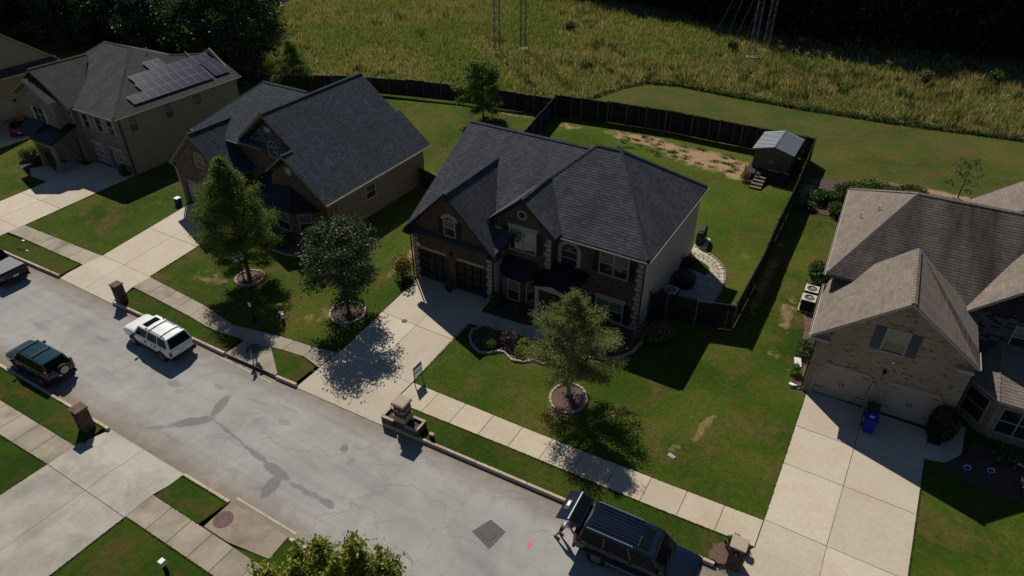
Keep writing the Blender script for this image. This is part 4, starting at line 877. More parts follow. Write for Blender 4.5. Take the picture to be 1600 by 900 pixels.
planes = [
 [(-74.2, 31.9, 5.6), (-59.7, 31.9, 5.6), (-66.7, 39.6, 9.0), (-70.8, 39.6, 9.0)],
 [(-59.7, 31.9, 5.6), (-59.7, 46.1, 5.6), (-63.3, 46.1, zs_(-63.3)), (-64.6, 42.0, zs_(-64.6)), (-66.7, 39.6, 9.0)],
 [(-74.2, 47.3, 5.6), (-59.9, 47.3, 5.6), (-66.7, 39.6, 9.0), (-70.8, 39.6, 9.0)], [(-74.2, 31.9, 5.6), (-74.2, 47.3, 5.6), (-70.8, 39.6, 9.0)],
 [(-63.3, 46.1, zs_(-63.3)), (-64.6, 42.0, zs_(-64.6)), (-68.5, 42.0, 6.0), (-68.5, 46.1, 6.0)],
 [(-65.7, 31.4, 5.65), (-65.7, 33.0, 5.65), (-70.2, 37.2, 8.5), (-70.2, 31.4, 8.5)], [(-74.7, 31.4, 5.65), (-74.7, 33.0, 5.65), (-70.2, 37.2, 8.5), (-70.2, 31.4, 8.5)],
 [(-66.8, 30.4, 6.15), (-66.8, 31.95, 6.15), (-69.9, 31.95, 7.85), (-69.9, 30.4, 7.85)], [(-73.0, 30.4, 6.15), (-73.0, 31.95, 6.15), (-69.9, 31.95, 7.85), (-69.9, 30.4, 7.85)]]
planes[2] = [(-74.2, 47.3, 5.6), (-66.0, 47.3, 5.6), (-66.7, 39.6, 9.0), (-70.8, 39.6, 9.0)]
roof(hs, planes, M['roof_taupe'], M['trim_tan'], caps=[((-70.8, 39.6, 9.02), (-66.7, 39.6, 9.02)), ((-66.7, 39.6, 9.02), (-59.8, 32.0, 5.65)), ((-63.3, 46.1, zs_(-63.3) + .02), (-64.6, 42.0, zs_(-64.6) + .02)), ((-70.2, 31.4, 8.52), (-70.2, 37.0, 8.52)), ((-70.8, 39.6, 9.02), (-74.1, 32.0, 5.65))])
gutter(hs, (-66.0, 31.86, 5.46), (-59.8, 31.86, 5.46), M['gutter']); gutter(hs, (-59.68, 31.9, 5.46), (-59.68, 46.1, 5.46), M['gutter'], out=(1, 0))
downspout(hs, [(-59.8, 32.2, 5.4), (-59.95, 32.35, 5.0), (-59.95, 32.35, .1)], M['gutter_dark']); downspout(hs, [(-59.75, 45.9, 5.4), (-59.95, 45.7, 5.0), (-59.95, 45.7, .1)], M['gutter_dark'])
window(hs, (-60, 33.65, 3.95), .75, 1.35, face='r', low_dark=True); window(hs, (-60, 37.4, 3.95), .75, 1.35, face='r'); window(hs, (-60, 40.6, 4.25), 1.0, 1.0, face='r', low_dark=False)
for x in (-65.1, -63.1, -61.4): window(hs, (x, 32.3, 3.7), .8, 1.3, shutters=(.3, 'garage_tan'), pale_panes=False)
window(hs, (-70.1, 30.9, 3.75), 1.5, 1.4, units=2, shutters=(.4, 'garage_tan'), pale_panes=False)
window(hs, (-66.85, 31.9, 3.9), .6, 1.2, low_dark=False)
mb = MB()
for q in ([(-72.6, 29.6, 2.85), (-69.5, 29.2, 2.85), (-69.5, 30.9, 3.9), (-72.6, 30.9, 3.7)], [(-69.5, 29.0, 2.85), (-66.3, 29.0, 2.85), (-66.3, 31.9, 3.9), (-69.5, 31.9, 3.9)]): mb.prism(q, (0, 0, -.15))
mb.build('porch_roof', M['metal_roof'], hs)
MB().box(-69.4, -66.4, 29.1, 29.3, 2.4, 2.72).build('porch_beam', M['trim_tan'], hs)
for x in (-69.2, -66.6): MB().box(x - .16, x + .16, 29.1, 29.42, 0, 2.4).build('porch_column', M['trim_tan'], hs)
MB().box(-68.2, -67.2, 31.84, 31.9, .1, 2.3).build('front_door', M['garage_dark'], hs)
pvn = Vector((sl_, 0, 1)).normalized(); us = Vector((-1, 0, sl_)).normalized()
pv0 = None
def pv(y0, z0):
    global pv0
    x0 = -59.7 - (z0 - 5.6) / sl_; c = Vector((x0, y0, z0)) + pvn * .14
    if pv0 is None:
        mb = MB(); L_ = 1.13; Wd = .868; t = .03
        mb.prism([Vector((0, 0, 0)), Vector((0, Wd, 0)), us * L_ + Vector((0, Wd, 0)), us * L_], pvn * t, 0)
        pv0 = mb.build('solar_panel', M['pv_frame'], hs, local=True)
        q = MB(); q.poly([Vector((0, .014, 0)) + us * .014 + pvn * (t + .003), Vector((0, Wd - .014, 0)) + us * .014 + pvn * (t + .003), us * (L_ - .014) + Vector((0, Wd - .014, 0)) + pvn * (t + .003), us * (L_ - .014) + Vector((0, .014, 0)) + pvn * (t + .003)][::-1]); q.build('cell_face', M['pv'], pv0, local=True); o = pv0
    else: o = copy_tree(pv0, hs)
    o.location = c - hs.location
for y in [34.55 + .88 * k for k in range(10)]: pv(y, 5.92)
for y in [36.3 + .88 * k for k in range(8)]: pv(y, 6.42)
for y in [36.5 + .88 * k for k in range(10)]: pv(y, 6.92)
for y in (38.9, 39.78): pv(y, 7.42)
for y in (43.75, 44.63): pv(y, 5.98); pv(y, 6.47)
MB().cyl((-65.6, 40.5, 8.3), .05, .6, 8).build('vent_pipe', M['white'], hs)
MB().tube((-60.5, 43.45, 6.1), (-64.2, 43.6, 8.0), .035, 5).build('conduit', M['gutter'], hs)

# ---------------------------------------------------------------- far left house, only its side in view
h4 = thing('house', 'tan sided house at the left edge, behind the red car', 'house', (-83.0, 33.0, 0))
wall(h4, boxes=[(-98, -83.2, 26, 41, 0, 5.0)], prisms=[([(-83.2, 26, 4.95), (-83.2, 40.9, 4.95), (-83.2, 33.6, 10.6)], (-.3, 0, 0))], mat='siding_tan')
roof(h4, [[(-82.9, 25.2, 4.2), (-82.9, 33.6, 10.8), (-97, 33.6, 10.8), (-97, 25.2, 4.2)], [(-82.9, 41.6, 4.6), (-82.9, 33.6, 10.8), (-97, 33.6, 10.8), (-97, 41.6, 4.6)]], M['roof_taupe'], M['trim'], caps=[((-82.9, 33.6, 10.82), (-97, 33.6, 10.82))])
s4 = MB(); s4.prism([(-82.35, 26, 4.95), (-82.35, 40.6, 4.95), (-83.25, 40.6, 5.6), (-83.25, 26, 5.6)], (0, 0, -.12)); s4.build('skirt_roof', M['roof_taupe'], h4); gutter(h4, (-82.35, 26, 4.8), (-82.35, 40.6, 4.8), M['gutter'], out=(1, 0))
gd = MB().box(-83.2, -83.16, 31.6, 34.4, .05, 2.3).build('garage_door', M['garage_tan'], h4)
for k in range(4): MB().box(-83.16, -83.14, 31.65, 34.35, .1 + k * .55, .6 + k * .55).build('door_panel', M['garage_tan'], gd)
wall_lamp(h4, -83.1, 34.9, 2.2)

# ---------------------------------------------------------------- tan brick house on the right (turned 2.5 degrees)
hr = thing('house', 'tan brick house with brown weathered roof and steep garage gable at the right', 'house', (0.0, 34.2, 0))
wall(hr, boxes=[(-.2, 7.0, 34.4, 40, 0, 4.1)], mat='siding_grey'); wall(hr, boxes=[(-.4, 16.5, 39.4, 50.5, 0, 5.45)], mat='siding_grey'); wall(hr, boxes=[(6.8, 16.5, 38.4, 40, 0, 5.6)], mat='stone_wall')
garage_front(hr, -.35, 7.0, 34.1, [(.12, 2.95), (3.6, 6.45)], 3.9, 2.35, 'brick_tan', trim='brick_tan', ch=.4)
wall(hr, prisms=[([(-.35, 34.1, 3.9), (7.0, 34.1, 3.9), (7.0, 34.1, 4.9), (3.3, 34.1, 7.45), (-.35, 34.1, 4.4)], (0, .25, 0))], mat='brick_tan', name='gable_wall')
for a, b in ((.12, 2.95), (3.6, 6.45)): garage_door(hr, a, b, 34.3, .04, 2.35, 'garage_tan')
for a, b in ((.12, 2.95), (3.6, 6.45)):
    mb = MB(); mb.box(a - .07, a, 34.06, 34.2, 0, 1.95); mb.box(b, b + .07, 34.06, 34.2, 0, 1.95); mb.prism([(a - .07, 34.06, 1.95), (a, 34.06, 1.95), (a + .4, 34.06, 2.35), (a + .4, 34.06, 2.42), (a + .36, 34.06, 2.42)], (0, .12, 0)); mb.prism([(b + .07, 34.06, 1.95), (b, 34.06, 1.95), (b - .4, 34.06, 2.35), (b - .4, 34.06, 2.42), (b - .36, 34.06, 2.42)], (0, .12, 0)); mb.box(a + .4, b - .4, 34.06, 34.18, 2.35, 2.42); mb.build('door_frame', M['trim'], hr)
planes = [
 [(-.78, 33.75, 4.24), (-.78, 37.9, 4.24), (3.3, 39.8, 7.75), (3.3, 33.75, 7.75)], [(7.05, 33.75, 5.05), (7.05, 35.2, 5.05), (3.3, 39.8, 7.75), (3.3, 33.75, 7.75)], [(7.05, 33.75, 5.05), (7.05, 38.6, 5.05), (3.3, 39.8, 7.75)], [(-.78, 37.9, 4.24), (-.6, 39.6, 4.4), (3.3, 39.8, 7.75)],
 [(-.92, 38.5, 5.5), (16.5, 38.5, 5.5), (16.5, 44.7, 8.85), (2.75, 44.7, 8.85)], [(-.92, 38.5, 5.5), (-.92, 51.0, 5.5), (2.75, 44.7, 8.85)], [(-.92, 51.0, 5.5), (16.5, 51.0, 5.5), (16.5, 44.7, 8.85), (2.75, 44.7, 8.85)],
 [(6.35, 38.1, 5.5), (6.35, 39.3, 5.5), (10.6, 44.9, 9.6), (10.6, 38.1, 9.6)], [(15.0, 38.1, 5.4), (15.0, 39.3, 5.4), (10.6, 44.9, 9.6), (10.6, 38.1, 9.6)],
 [(4.9, 50.2, 5.6), (5.4, 46, 6.0), (10.0, 46, 9.75), (10.0, 50.2, 9.75)], [(14.6, 50.2, 5.6), (14.6, 46, 5.6), (10.0, 46, 9.75), (10.0, 50.2, 9.75)]]
roof(hr, planes, M['roof_brown'], M['trim'], caps=[((3.3, 33.75, 7.77), (3.3, 39.6, 7.77)), ((2.75, 44.7, 8.87), (16.5, 44.7, 8.87)), ((2.75, 44.7, 8.87), (-.85, 38.6, 5.55)), ((2.75, 44.7, 8.87), (-.85, 50.9, 5.55)), ((10.6, 38.1, 9.62), (10.6, 44.8, 9.62))], shaded_streaked=((4,), M['roof_shaded_streaked']))
gutter(hr, (-.94, 38.5, 5.36), (-.94, 51.0, 5.36), M['gutter'], out=(-1, 0)); gutter(hr, (-.8, 33.75, 4.1), (-.8, 39.4, 4.1), M['gutter'], out=(-1, 0)); gutter(hr, (-.9, 38.45, 5.36), (1.6, 38.45, 5.36), M['gutter_dark']); gutter(hr, (4.9, 38.45, 5.36), (6.35, 38.45, 5.36), M['gutter']); gutter(hr, (7.07, 33.75, 4.9), (7.07, 35.3, 4.9), M['gutter'], out=(1, 0))
downspout(hr, [(-.85, 34.0, 4.1), (-.42, 34.25, 3.7), (-.42, 34.25, .15), (-1.0, 34.0, .1)], M['gutter_dark'])
for x0, x1, z in ((-.75, .25, 3.95), (6.2, 7.0, 4.5)): MB().box(x0, x1, 33.8, 34.1, z, z + .16).build('eave_return', M['trim'], hr)
window(hr, (3.22, 34.1, 4.35), 1.05, 1.4, frame='trim', shutters=(.5, 'shutter_blue'), lintel='brick_tan')
wall_lamp(hr, 3.28, 34.1, 3.0); MB().cyl((3.5, 34.0, 3.75), .06, .1, 8, axis='y').build('camera_light', M['white'], hr)
for x, y, z in ((0.1, 44.6, 6.55), (.95, 44.6, 7.3)): MB().cyl((x, y, z - .2), .04, .55, 8).build('vent_pipe', M['white'], hr)
# bay at the far right with its own low roof
BR = [(7.4, 38.4), (7.4, 36.6), (8.9, 35.0), (11.2, 35.0), (12.2, 38.4)]
wall(hr, prisms=[([(x, y, 0) for x, y in BR], (0, 0, 2.75))], mat='brick_tan', name='bay_wall')
r0 = [(7.0, 38.4, 2.8), (7.05, 36.4, 2.8), (8.75, 34.6, 2.8), (11.4, 34.6, 2.8), (12.6, 38.4, 2.8)]; a0, a1 = (8.6, 38.4, 4.0), (11.0, 38.4, 4.0)
roof(hr, [[r0[0], r0[1], a0], [r0[1], r0[2], a0], [r0[2], r0[3], a1, a0], [r0[3], r0[4], a1]], M['roof_brown'], M['trim'], caps=[(r0[2], a0)], thick=.12)
window(hr, (8.15, 35.8, .6), 1.3, 1.6, ang=math.atan2(-1.6, 1.5), pale_panes=False); window(hr, (10.1, 35.0, .6), 1.7, 1.6, units=2, pale_panes=False)
window(hr, (9.5, 38.4, 3.9), 1.2, 1.3, pale_panes=True)
hr.rotation_euler = (0, 0, R(2.5))
# ================================================================== FENCES
import numpy as np
def fence(name, label, pts, h=2.05, panel=2.4, rails=1, wav=.05, mat='fence'):
    """rails: +1 rails on the left of the direction of travel, -1 on the right"""
    t = thing(name, label, 'fence', (pts[0][0], pts[0][1], 0)); protos = {}
    seg = [math.hypot(b[0] - a[0], b[1] - a[1]) for a, b in zip(pts, pts[1:])]; tot = sum(seg)
    def at(d):
        for (a, b), L_ in zip(zip(pts, pts[1:]), seg):
            if d <= L_ + 1e-6: return (lerp(a[0], b[0], d / L_), lerp(a[1], b[1], d / L_))
            d -= L_
        return pts[-1]
    # posts fall on every corner
    ds = []; d = 0
    for L_ in seg:
        n = max(1, round(L_ / panel)); ds += [d + L_ * k / n for k in range(n)]; d += L_
    ds.append(tot)
    P = [at(min(q, tot - 1e-6)) for q in ds]
    for i, (x, y) in enumerate(P):
        if 'post' not in protos:
            mb = MB(); mb.box(-.06, .06, -.06, .06, -.1, h + .06); mb.cyl((0, 0, h + .06), .075, .06, 6, r2=.02); protos['post'] = o = mb.build('post', [M['fence_lit']], t, local=True)
        else: o = protos['post'].copy(); col.objects.link(o); o.parent = t
        o.location = (x - pts[0][0], y - pts[0][1], 0)
        if i == len(P) - 1: break
        x1, y1 = P[i + 1]; L_ = math.hypot(x1 - x, y1 - y); key = i % 3 if i < 9 or True else 0
        if key not in protos:
            mb = MB(); nb = 16; rr = random.Random(50 + key + len(pts))
            for k in range(nb):
                a0, a1 = k / nb + (.0035 if k % 7 == 3 else .001), (k + 1) / nb - .001; hz = h - .05 + rr.uniform(-.03, .03); dy = rr.uniform(-.008, .008)
                a0 *= panel; a1 *= panel; w = min(.03, (a1 - a0) / 3)
                mb.prism([(a0, dy, .03), (a1, dy, .03), (a1, dy, hz - w), (a1 - w, dy, hz), (a0 + w, dy, hz), (a0, dy, hz - w)], (0, .022, 0))
            for z in (.3, 1.0, h - .35): mb.box(0, panel, (.03 if rails > 0 else -.06), (.07 if rails > 0 else -.02), z, z + .09, 0)
            mb.box(0, panel, -.02, .045, h - .01, h + .012, 1)
            protos[key] = o = mb.build('fence_panel', [M[mat], M['fence_lit' if mat == 'fence' else mat]], t, local=True)
        else: o = protos[key].copy(); col.objects.link(o); o.parent = t
        o.location = (x - pts[0][0], y - pts[0][1], rng.uniform(-wav, wav)); o.rotation_euler = (0, 0, math.atan2(y1 - y, x1 - x)); o.scale = (L_ / panel, 1, 1)
    return t
fence('fence', 'dark wooden privacy fence along the far side of the clay patch, behind the shed', [(-33.4, 66.0), (-27.5, 66.9), (-21.2, 67.7), (-15.5, 67.6), (-6.4, 67.8)], rails=1, h=2.35, mat='fence_yard')
fence('fence', 'long side fence of dark boards running from the shed to the front gate corner', [(-6.4, 67.7), (-6.2, 64.0), (-5.85, 56), (-5.75, 50), (-5.5, 44), (-5.5, 37.7)], rails=1, h=2.25, mat='fence_yard')
fence('fence', 'short dark fence closing the yard beside the right wall of the brick house', [(-5.5, 37.6), (-7.8, 36.9), (-9.7, 36.6), (-10.8, 36.2)], rails=1, h=2.0, mat='fence_yard')
fence('fence', 'dark fence dividing the two back yards behind the charcoal roof', [(-33.45, 65.9), (-32.4, 60.6), (-31.4, 55.5), (-30.8, 50), (-30.6, 44.5)], rails=1, h=2.2, mat='fence_yard')
fence('fence', 'weathered grey fence with rails showing along the meadow behind the young trees', [(-73.3, 56.2), (-66.5, 55.6), (-62.5, 58.0), (-57.8, 60.4), (-51.5, 62.6), (-45.2, 64.2), (-33.6, 65.9)], rails=-1, h=1.95)
fence('fence', 'small dark fence between the taupe wall and the charcoal roofed house', [(-35.9, 44.2), (-33.3, 43.6), (-30.7, 44.3)], rails=1, h=1.8)
fence('fence', 'dark fence behind the solar panel house, under the woodland', [(-73.4, 56.2), (-72.0, 51.5), (-70.2, 47.0)], rails=1, h=1.8)

# ================================================================== PLANTS
def leaf_mesh(name, C_, size, mat, parent=None, seed=0, aspect=.6, up=.3, kind=None, off=None):
    """thousands of small separate leaf faces at the given centres"""
    r = np.random.default_rng(seed); n = len(C_); C_ = np.asarray(C_, float)
    if off is not None: C_ = C_ - np.array(off)
    s = size * r.uniform(.6, 1.35, n)[:, None]
    u = r.normal(size=(n, 3)); u /= np.linalg.norm(u, axis=1)[:, None]
    w = r.normal(size=(n, 3)); w[:, 2] += up * 2; w -= (w * u).sum(1)[:, None] * u; w /= np.linalg.norm(w, axis=1)[:, None]
    v = np.cross(u, w)
    A = C_ - u * s; B = C_ + v * s * aspect; D = C_ + u * s; E = C_ - v * s * aspect
    V = np.stack([A, B, D, E], 1).reshape(-1, 3)
    me = bpy.data.meshes.new(name); me.vertices.add(4 * n); me.vertices.foreach_set('co', V.ravel())
    me.loops.add(4 * n); me.loops.foreach_set('vertex_index', np.arange(4 * n, dtype=np.int32))
    me.polygons.add(n); me.polygons.foreach_set('loop_start', np.arange(0, 4 * n, 4, dtype=np.int32)); me.polygons.foreach_set('loop_total', np.full(n, 4, dtype=np.int32))
    me.update(); me.materials.append(mat); o = bpy.data.objects.new(name, me); col.objects.link(o)
    if parent: o.parent = parent
    if kind: o['kind'] = kind
    return o
def tree(label, x, y, H, trunk_h, Rr, prof, n, leaf, mat, seed, bark='bark', group=None, name='tree', nb=34, spread=.30, droop=.15, lift=.5, tr=.12, lean=(0, 0), cat='tree', vary=(.72, 1.12)):
    t = thing(name, label, cat, (x, y, 0), 0, group); r = random.Random(seed); mb = MB(); cs = []
    pts = []; k_ = 9
    for k in range(k_):
        f = k / (k_ - 1); pts.append(Vector((lean[0] * f + r.uniform(-.05, .05) * H * .12, lean[1] * f + r.uniform(-.05, .05) * H * .12, H * .93 * f)))
    pts[0] = Vector((0, 0, -.1))
    for k in range(k_ - 1): mb.tube(pts[k], pts[k + 1], tr * (1 - k / k_) ** .8 + .012, 8, 0, tr * (1 - (k + 1) / k_) ** .8 + .012)
    mb.cyl((0, 0, -.05), tr * 1.5, .22, 8, r2=tr * 1.02)
    def trunk_at(z):
        f = max(0, min(.999, z / (H * .93))) * (k_ - 1); k = int(f); return pts[k].lerp(pts[k + 1], f - k)
    W_ = []
    for b in range(nb):
        f = (b + r.random() * .8) / nb; z = lerp(trunk_h, H * .95, f); L_ = Rr * prof(f) * r.uniform(*vary)
        if L_ < .12: continue
        a = b * 2.39996 + r.uniform(-.4, .4); p = trunk_at(z); d = Vector((math.cos(a), math.sin(a), lift * lerp(.3, 1.45, f) * r.uniform(.6, 1.25))).normalized(); m_ = 6
        for k in range(m_):
            q = p + d * (L_ / m_ * (1.15 if k < 3 else .95)); d = (d + Vector((r.uniform(-.22, .22), r.uniform(-.22, .22), r.uniform(-.15, .12) - droop * (k / m_)))).normalized()
            rad = max(.008, tr * .34 * (1 - k / m_) * (L_ / Rr) ** .5); mb.tube(p, q, rad, 4, 0, rad * .75)
            W_.append((p, q, .35 + .75 * k / m_, L_))
            if k >= 2:
                for s_ in (-1, 1):
                    e = (d.cross(Vector((0, 0, 1))) * s_ * r.uniform(.5, 1) + d * .7 + Vector((0, 0, r.uniform(-.25, .35)))).normalized(); tw = q + e * L_ * r.uniform(.14, .34)
                    mb.tube(q, tw, .011, 3, 0, .005); W_.append((q, tw, 1.0, L_))
            p = q
    tot = sum(w[2] * (w[1] - w[0]).length for w in W_)
    for p, q, wt, L_ in W_:
        m_ = n * wt * (q - p).length / tot; c = int(m_) + (1 if r.random() < m_ - int(m_) else 0); sp = spread * (.5 + .5 * L_ / Rr)
        for _ in range(c):
            f = r.random(); w = p.lerp(q, f); cs.append((w.x + r.gauss(0, sp), w.y + r.gauss(0, sp), max(.2, w.z + r.gauss(0, sp * .8))))
    mb.build('trunk', M[bark], t, uv=False, local=True)
    leaf_mesh('crown', cs, leaf, M[mat], t, seed); return t
cone = lambda f: (min(1, .35 + f * 4)) * (1 - f) ** .75 * 1.05
oval = lambda f: (max(0, math.sin(math.pi * (.14 + .82 * f)))) ** .62
spindle = lambda f: (.62 + 1.9 * f) if f < .2 else max(.06, (1 - (f - .2) / .8) ** .8)
feather = lambda f: min(1, .72 + f * 1.6) * (1 - f * .93) ** .62
tree('tall feathery green tree behind the street lamp in front of the middle house', -37.45, 25.75, 10.0, 1.3, 2.75, spindle, 78000, .052, 'leaf_fine', 3, nb=120, spread=.21, vary=(.75, 1.15), droop=-.1, lift=.8, tr=.15)
tree('round dark maple in an oval stone ring left of the main driveway', -28.35, 26.2, 6.7, 1.7, 2.5, oval, 18500, .08, 'leaf_maple', 12, nb=56, spread=.24, vary=(.75, 1.15), lift=.55, tr=.12)
tree('pale sparse feathery tree in a stone ring in front of the brick house porch', -11.95, 26.7, 7.7, 1.4, 2.5, spindle, 52000, .043, 'leaf_pale', 9, bark='bark_pale', nb=110, spread=.15, vary=(.6, 1.25), droop=-.05, lift=.8, tr=.11)
tree('young light green tree standing against the grey meadow fence', -39.3, 60.3, 6.4, 1.1, 2.5, oval, 15000, .10, 'leaf_fine', 22, nb=34, spread=.25, lift=.7, tr=.1)
tree('small bushy green tree at the fence behind the slate roof', -65.0, 57.9, 6.0, .5, 2.5, spindle, 12000, .09, 'leaf_fine', 31, nb=40, spread=.28, lift=.4, tr=.1)
tree('yellowing tree with orange leaf tips at the bottom edge beside the near sidewalk', -12.4, 7.8, 5.2, 1.2, 4.0, lambda f: min(1, .75 + f) * (1 - f * .5), 60000, .075, 'leaf_yellow', 41, nb=54, spread=.15, vary=(.6, 1.15), droop=-.45, lift=1.1, tr=.13)
tree('thin dark sapling with sparse leaves behind the right house', 6.4, 66.3, 3.4, .5, 1.5, oval, 420, .09, 'leaf_wood', 51, nb=20, spread=.1, lift=1.0, tr=.05)
# woodland at the top left: three kinds, each tree its own copy
wood = []
kinds = [('dense dark oak', 15, 6.0, oval, 22000, .21, 'leaf_wood', 61), ('tall narrow pine', 18, 4.2, cone, 16000, .20, 'leaf_pine', 62), ('spreading shaded oak', 13, 6.4, oval, 20000, .22, 'leaf_blue', 63)]
for kname, H, Rr, pf, n, lf, mt, sd_ in kinds:
    wood.append(tree('x', 0, 0, H, 1.2, Rr, pf, n, lf, mt, sd_, nb=64, spread=.5, lift=.3, droop=.25, tr=.3, vary=(.6, 1.2), name='woodland_tree'))
wspots = [(-77.5, 60.5, 0, .95, 'spreading dark tree at the right end of the woodland, beside the meadow'), (-87.5, 69, 1, 1.0, 'tall pine at the right edge of the woodland, farther back than the spreading tree'), (-85, 61.5, 0, .85, 'dark oak directly behind the rear end of the solar roof'),
 (-92, 58.5, 2, .72, 'low round tree with pale leaf tips behind the solar roof peak'), (-95, 67, 1, 1.05, 'tall pine rising above the solar roof peak'), (-101, 61, 0, .95, 'dark oak behind the left gable of the solar house'), (-108, 57, 2, .9, 'spreading oak behind the gap between the two left houses'),
 (-113, 66, 1, 1.0, None), (-104, 72, 0, 1.1, None), (-95, 75, 2, 1.1, None), (-118, 58, 0, 1.0, None), (-124, 66, 2, 1.1, None), (-119, 49, 2, .8, 'smaller oak low behind the tan roof at the left edge'), (-110, 82, 0, 1.1, None), (-130, 55, 1, 1.0, None), (-112, 76, 0, 1.2, None), (-103, 82, 1, 1.0, None), (-136, 64, 0, 1.1, None), (-128, 78, 2, 1.2, None), (-116, 96, 0, 1.2, None), (-124, 90, 2, 1.2, None)]
used = set()
for x, y, k, s_, lb in wspots:
    o = wood[k] if k not in used else copy_tree(wood[k]); used.add(k)
    o.location = (x, y, 0); o.scale = (s_, s_, s_); o.rotation_euler = (0, 0, rng.uniform(0, 6.28)); o['group'] = 'woodland trees behind the left houses'
    o['label'] = lb or 'dark tree deep inside the woodland at the top left'
# forest beyond the meadow: only its shaded foot is in the picture
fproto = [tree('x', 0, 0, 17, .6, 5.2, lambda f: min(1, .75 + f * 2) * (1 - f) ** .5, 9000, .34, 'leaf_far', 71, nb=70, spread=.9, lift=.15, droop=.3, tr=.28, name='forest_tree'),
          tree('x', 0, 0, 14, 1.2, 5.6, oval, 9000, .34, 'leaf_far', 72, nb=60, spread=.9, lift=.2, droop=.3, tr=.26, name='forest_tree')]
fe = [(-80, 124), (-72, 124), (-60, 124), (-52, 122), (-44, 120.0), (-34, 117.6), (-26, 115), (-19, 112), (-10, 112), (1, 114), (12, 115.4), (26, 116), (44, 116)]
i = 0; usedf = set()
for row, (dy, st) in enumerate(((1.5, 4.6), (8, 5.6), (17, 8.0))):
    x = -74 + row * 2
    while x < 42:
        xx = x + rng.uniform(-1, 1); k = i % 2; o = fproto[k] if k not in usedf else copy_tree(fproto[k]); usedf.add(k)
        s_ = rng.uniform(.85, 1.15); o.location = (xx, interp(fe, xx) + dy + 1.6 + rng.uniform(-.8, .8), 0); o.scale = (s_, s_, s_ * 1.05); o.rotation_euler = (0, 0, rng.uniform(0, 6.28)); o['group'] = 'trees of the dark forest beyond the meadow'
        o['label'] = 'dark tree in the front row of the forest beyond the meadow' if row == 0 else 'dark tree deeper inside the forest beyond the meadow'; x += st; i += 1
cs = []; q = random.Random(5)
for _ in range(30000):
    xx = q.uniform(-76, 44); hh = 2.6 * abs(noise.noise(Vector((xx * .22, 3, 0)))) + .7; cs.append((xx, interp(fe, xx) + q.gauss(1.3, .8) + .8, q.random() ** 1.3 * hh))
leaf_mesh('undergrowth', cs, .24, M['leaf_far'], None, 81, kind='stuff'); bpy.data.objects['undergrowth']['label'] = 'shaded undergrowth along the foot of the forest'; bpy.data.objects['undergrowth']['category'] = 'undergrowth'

# meadow: separate blades and stalks, in patches of green and russet
def meadow(name, label, n, mat, hmin, hmax, wid, thresh, seed, lo=None, clump=1.0):
    r = np.random.default_rng(seed); nc = n * 2 // 16; cx = np.repeat(r.uniform(-98, 30, nc), 16); cy = np.repeat(r.uniform(57, 129, nc), 16); ch = np.repeat(r.uniform(.55, 1.3, nc), 16); X = cx + r.normal(0, .34, len(cx)); Y = cy + r.normal(0, .34, len(cx))
    ex = np.array([p[0] for p in EDGE]); ey = np.array([p[1] for p in EDGE]); fx = np.array([-200] + [p[0] for p in fe]); fy = np.array([131] + [p[1] for p in fe])
    ok = (Y > np.interp(X, ex, ey) + .15) & (Y < np.interp(X, fx, fy) + .6) & ~((X < -86) & (Y < 75)); X = X[ok][:n]; Y = Y[ok][:n]; ch = ch[ok][:n]
    keep = np.array([thresh((-.22 * max(0, 1 - abs(y - 92) / 14) if x > -42 else .22) - .3 * max(0, 1 - (y - float(np.interp(x, ex, ey))) / 9) + noise.noise(Vector((x * .09, y * .11, 1.7))) + .45 * noise.noise(Vector((x * .4, y * .4, 9.1))), rr) for x, y, rr in zip(X, Y, r.random(len(X)))])
    X = X[keep]; Y = Y[keep]; ch = ch[keep]; m_ = len(X); edge = np.clip((Y - np.interp(X, ex, ey)) / 1.5, .35, 1)
    h = r.uniform(hmin, hmax, m_) * edge * ch; a = r.uniform(0, 6.28, m_); w = wid * r.uniform(.6, 1.4, m_); lx = r.normal(0, .22, m_) * h; ly = r.normal(0, .22, m_) * h
    z0 = np.full(m_, 0.0) if lo is None else h * lo
    A = np.stack([X - w * np.cos(a), Y - w * np.sin(a), z0], 1); B = np.stack([X + w * np.cos(a), Y + w * np.sin(a), z0], 1); Cc = np.stack([X + lx, Y + ly, h], 1)
    V = np.stack([A, B, Cc], 1).reshape(-1, 3); me = bpy.data.meshes.new(name); me.vertices.add(3 * m_); me.vertices.foreach_set('co', V.ravel()); me.loops.add(3 * m_); me.loops.foreach_set('vertex_index', np.arange(3 * m_, dtype=np.int32))
    me.polygons.add(m_); me.polygons.foreach_set('loop_start', np.arange(0, 3 * m_, 3, dtype=np.int32)); me.polygons.foreach_set('loop_total', np.full(m_, 3, dtype=np.int32)); me.update(); me.materials.append(mat)
    o = bpy.data.objects.new(name, me); col.objects.link(o); meta(o, label, 'grass', None, 'stuff'); return o
meadow('meadow_grass', 'tall green grass and weeds covering the field', 190000, M['meadow'], .25, .8, .06, lambda v, r_: r_ < .36 + v * 1.3, 5)
meadow('meadow_grass', 'russet seed heads in patches over the field', 150000, M['meadow_red'], .35, 1.0, .045, lambda v, r_: r_ < .55 - v * 2.0, 6)
meadow('meadow_grass', 'dark green weed drifts in the field', 170000, M['meadow_dark'], .3, 1.1, .08, lambda v, r_: noise.noise(Vector((r_ * 0 + v * 3.1, 4.2, v))) > .1 and r_ < .6, 7)
meadow('meadow_grass', 'pale green tufts in the field', 150000, M['meadow_pale'], .25, .8, .07, lambda v, r_: v > .28 and r_ < .6, 8)
cs = []; q = random.Random(9)
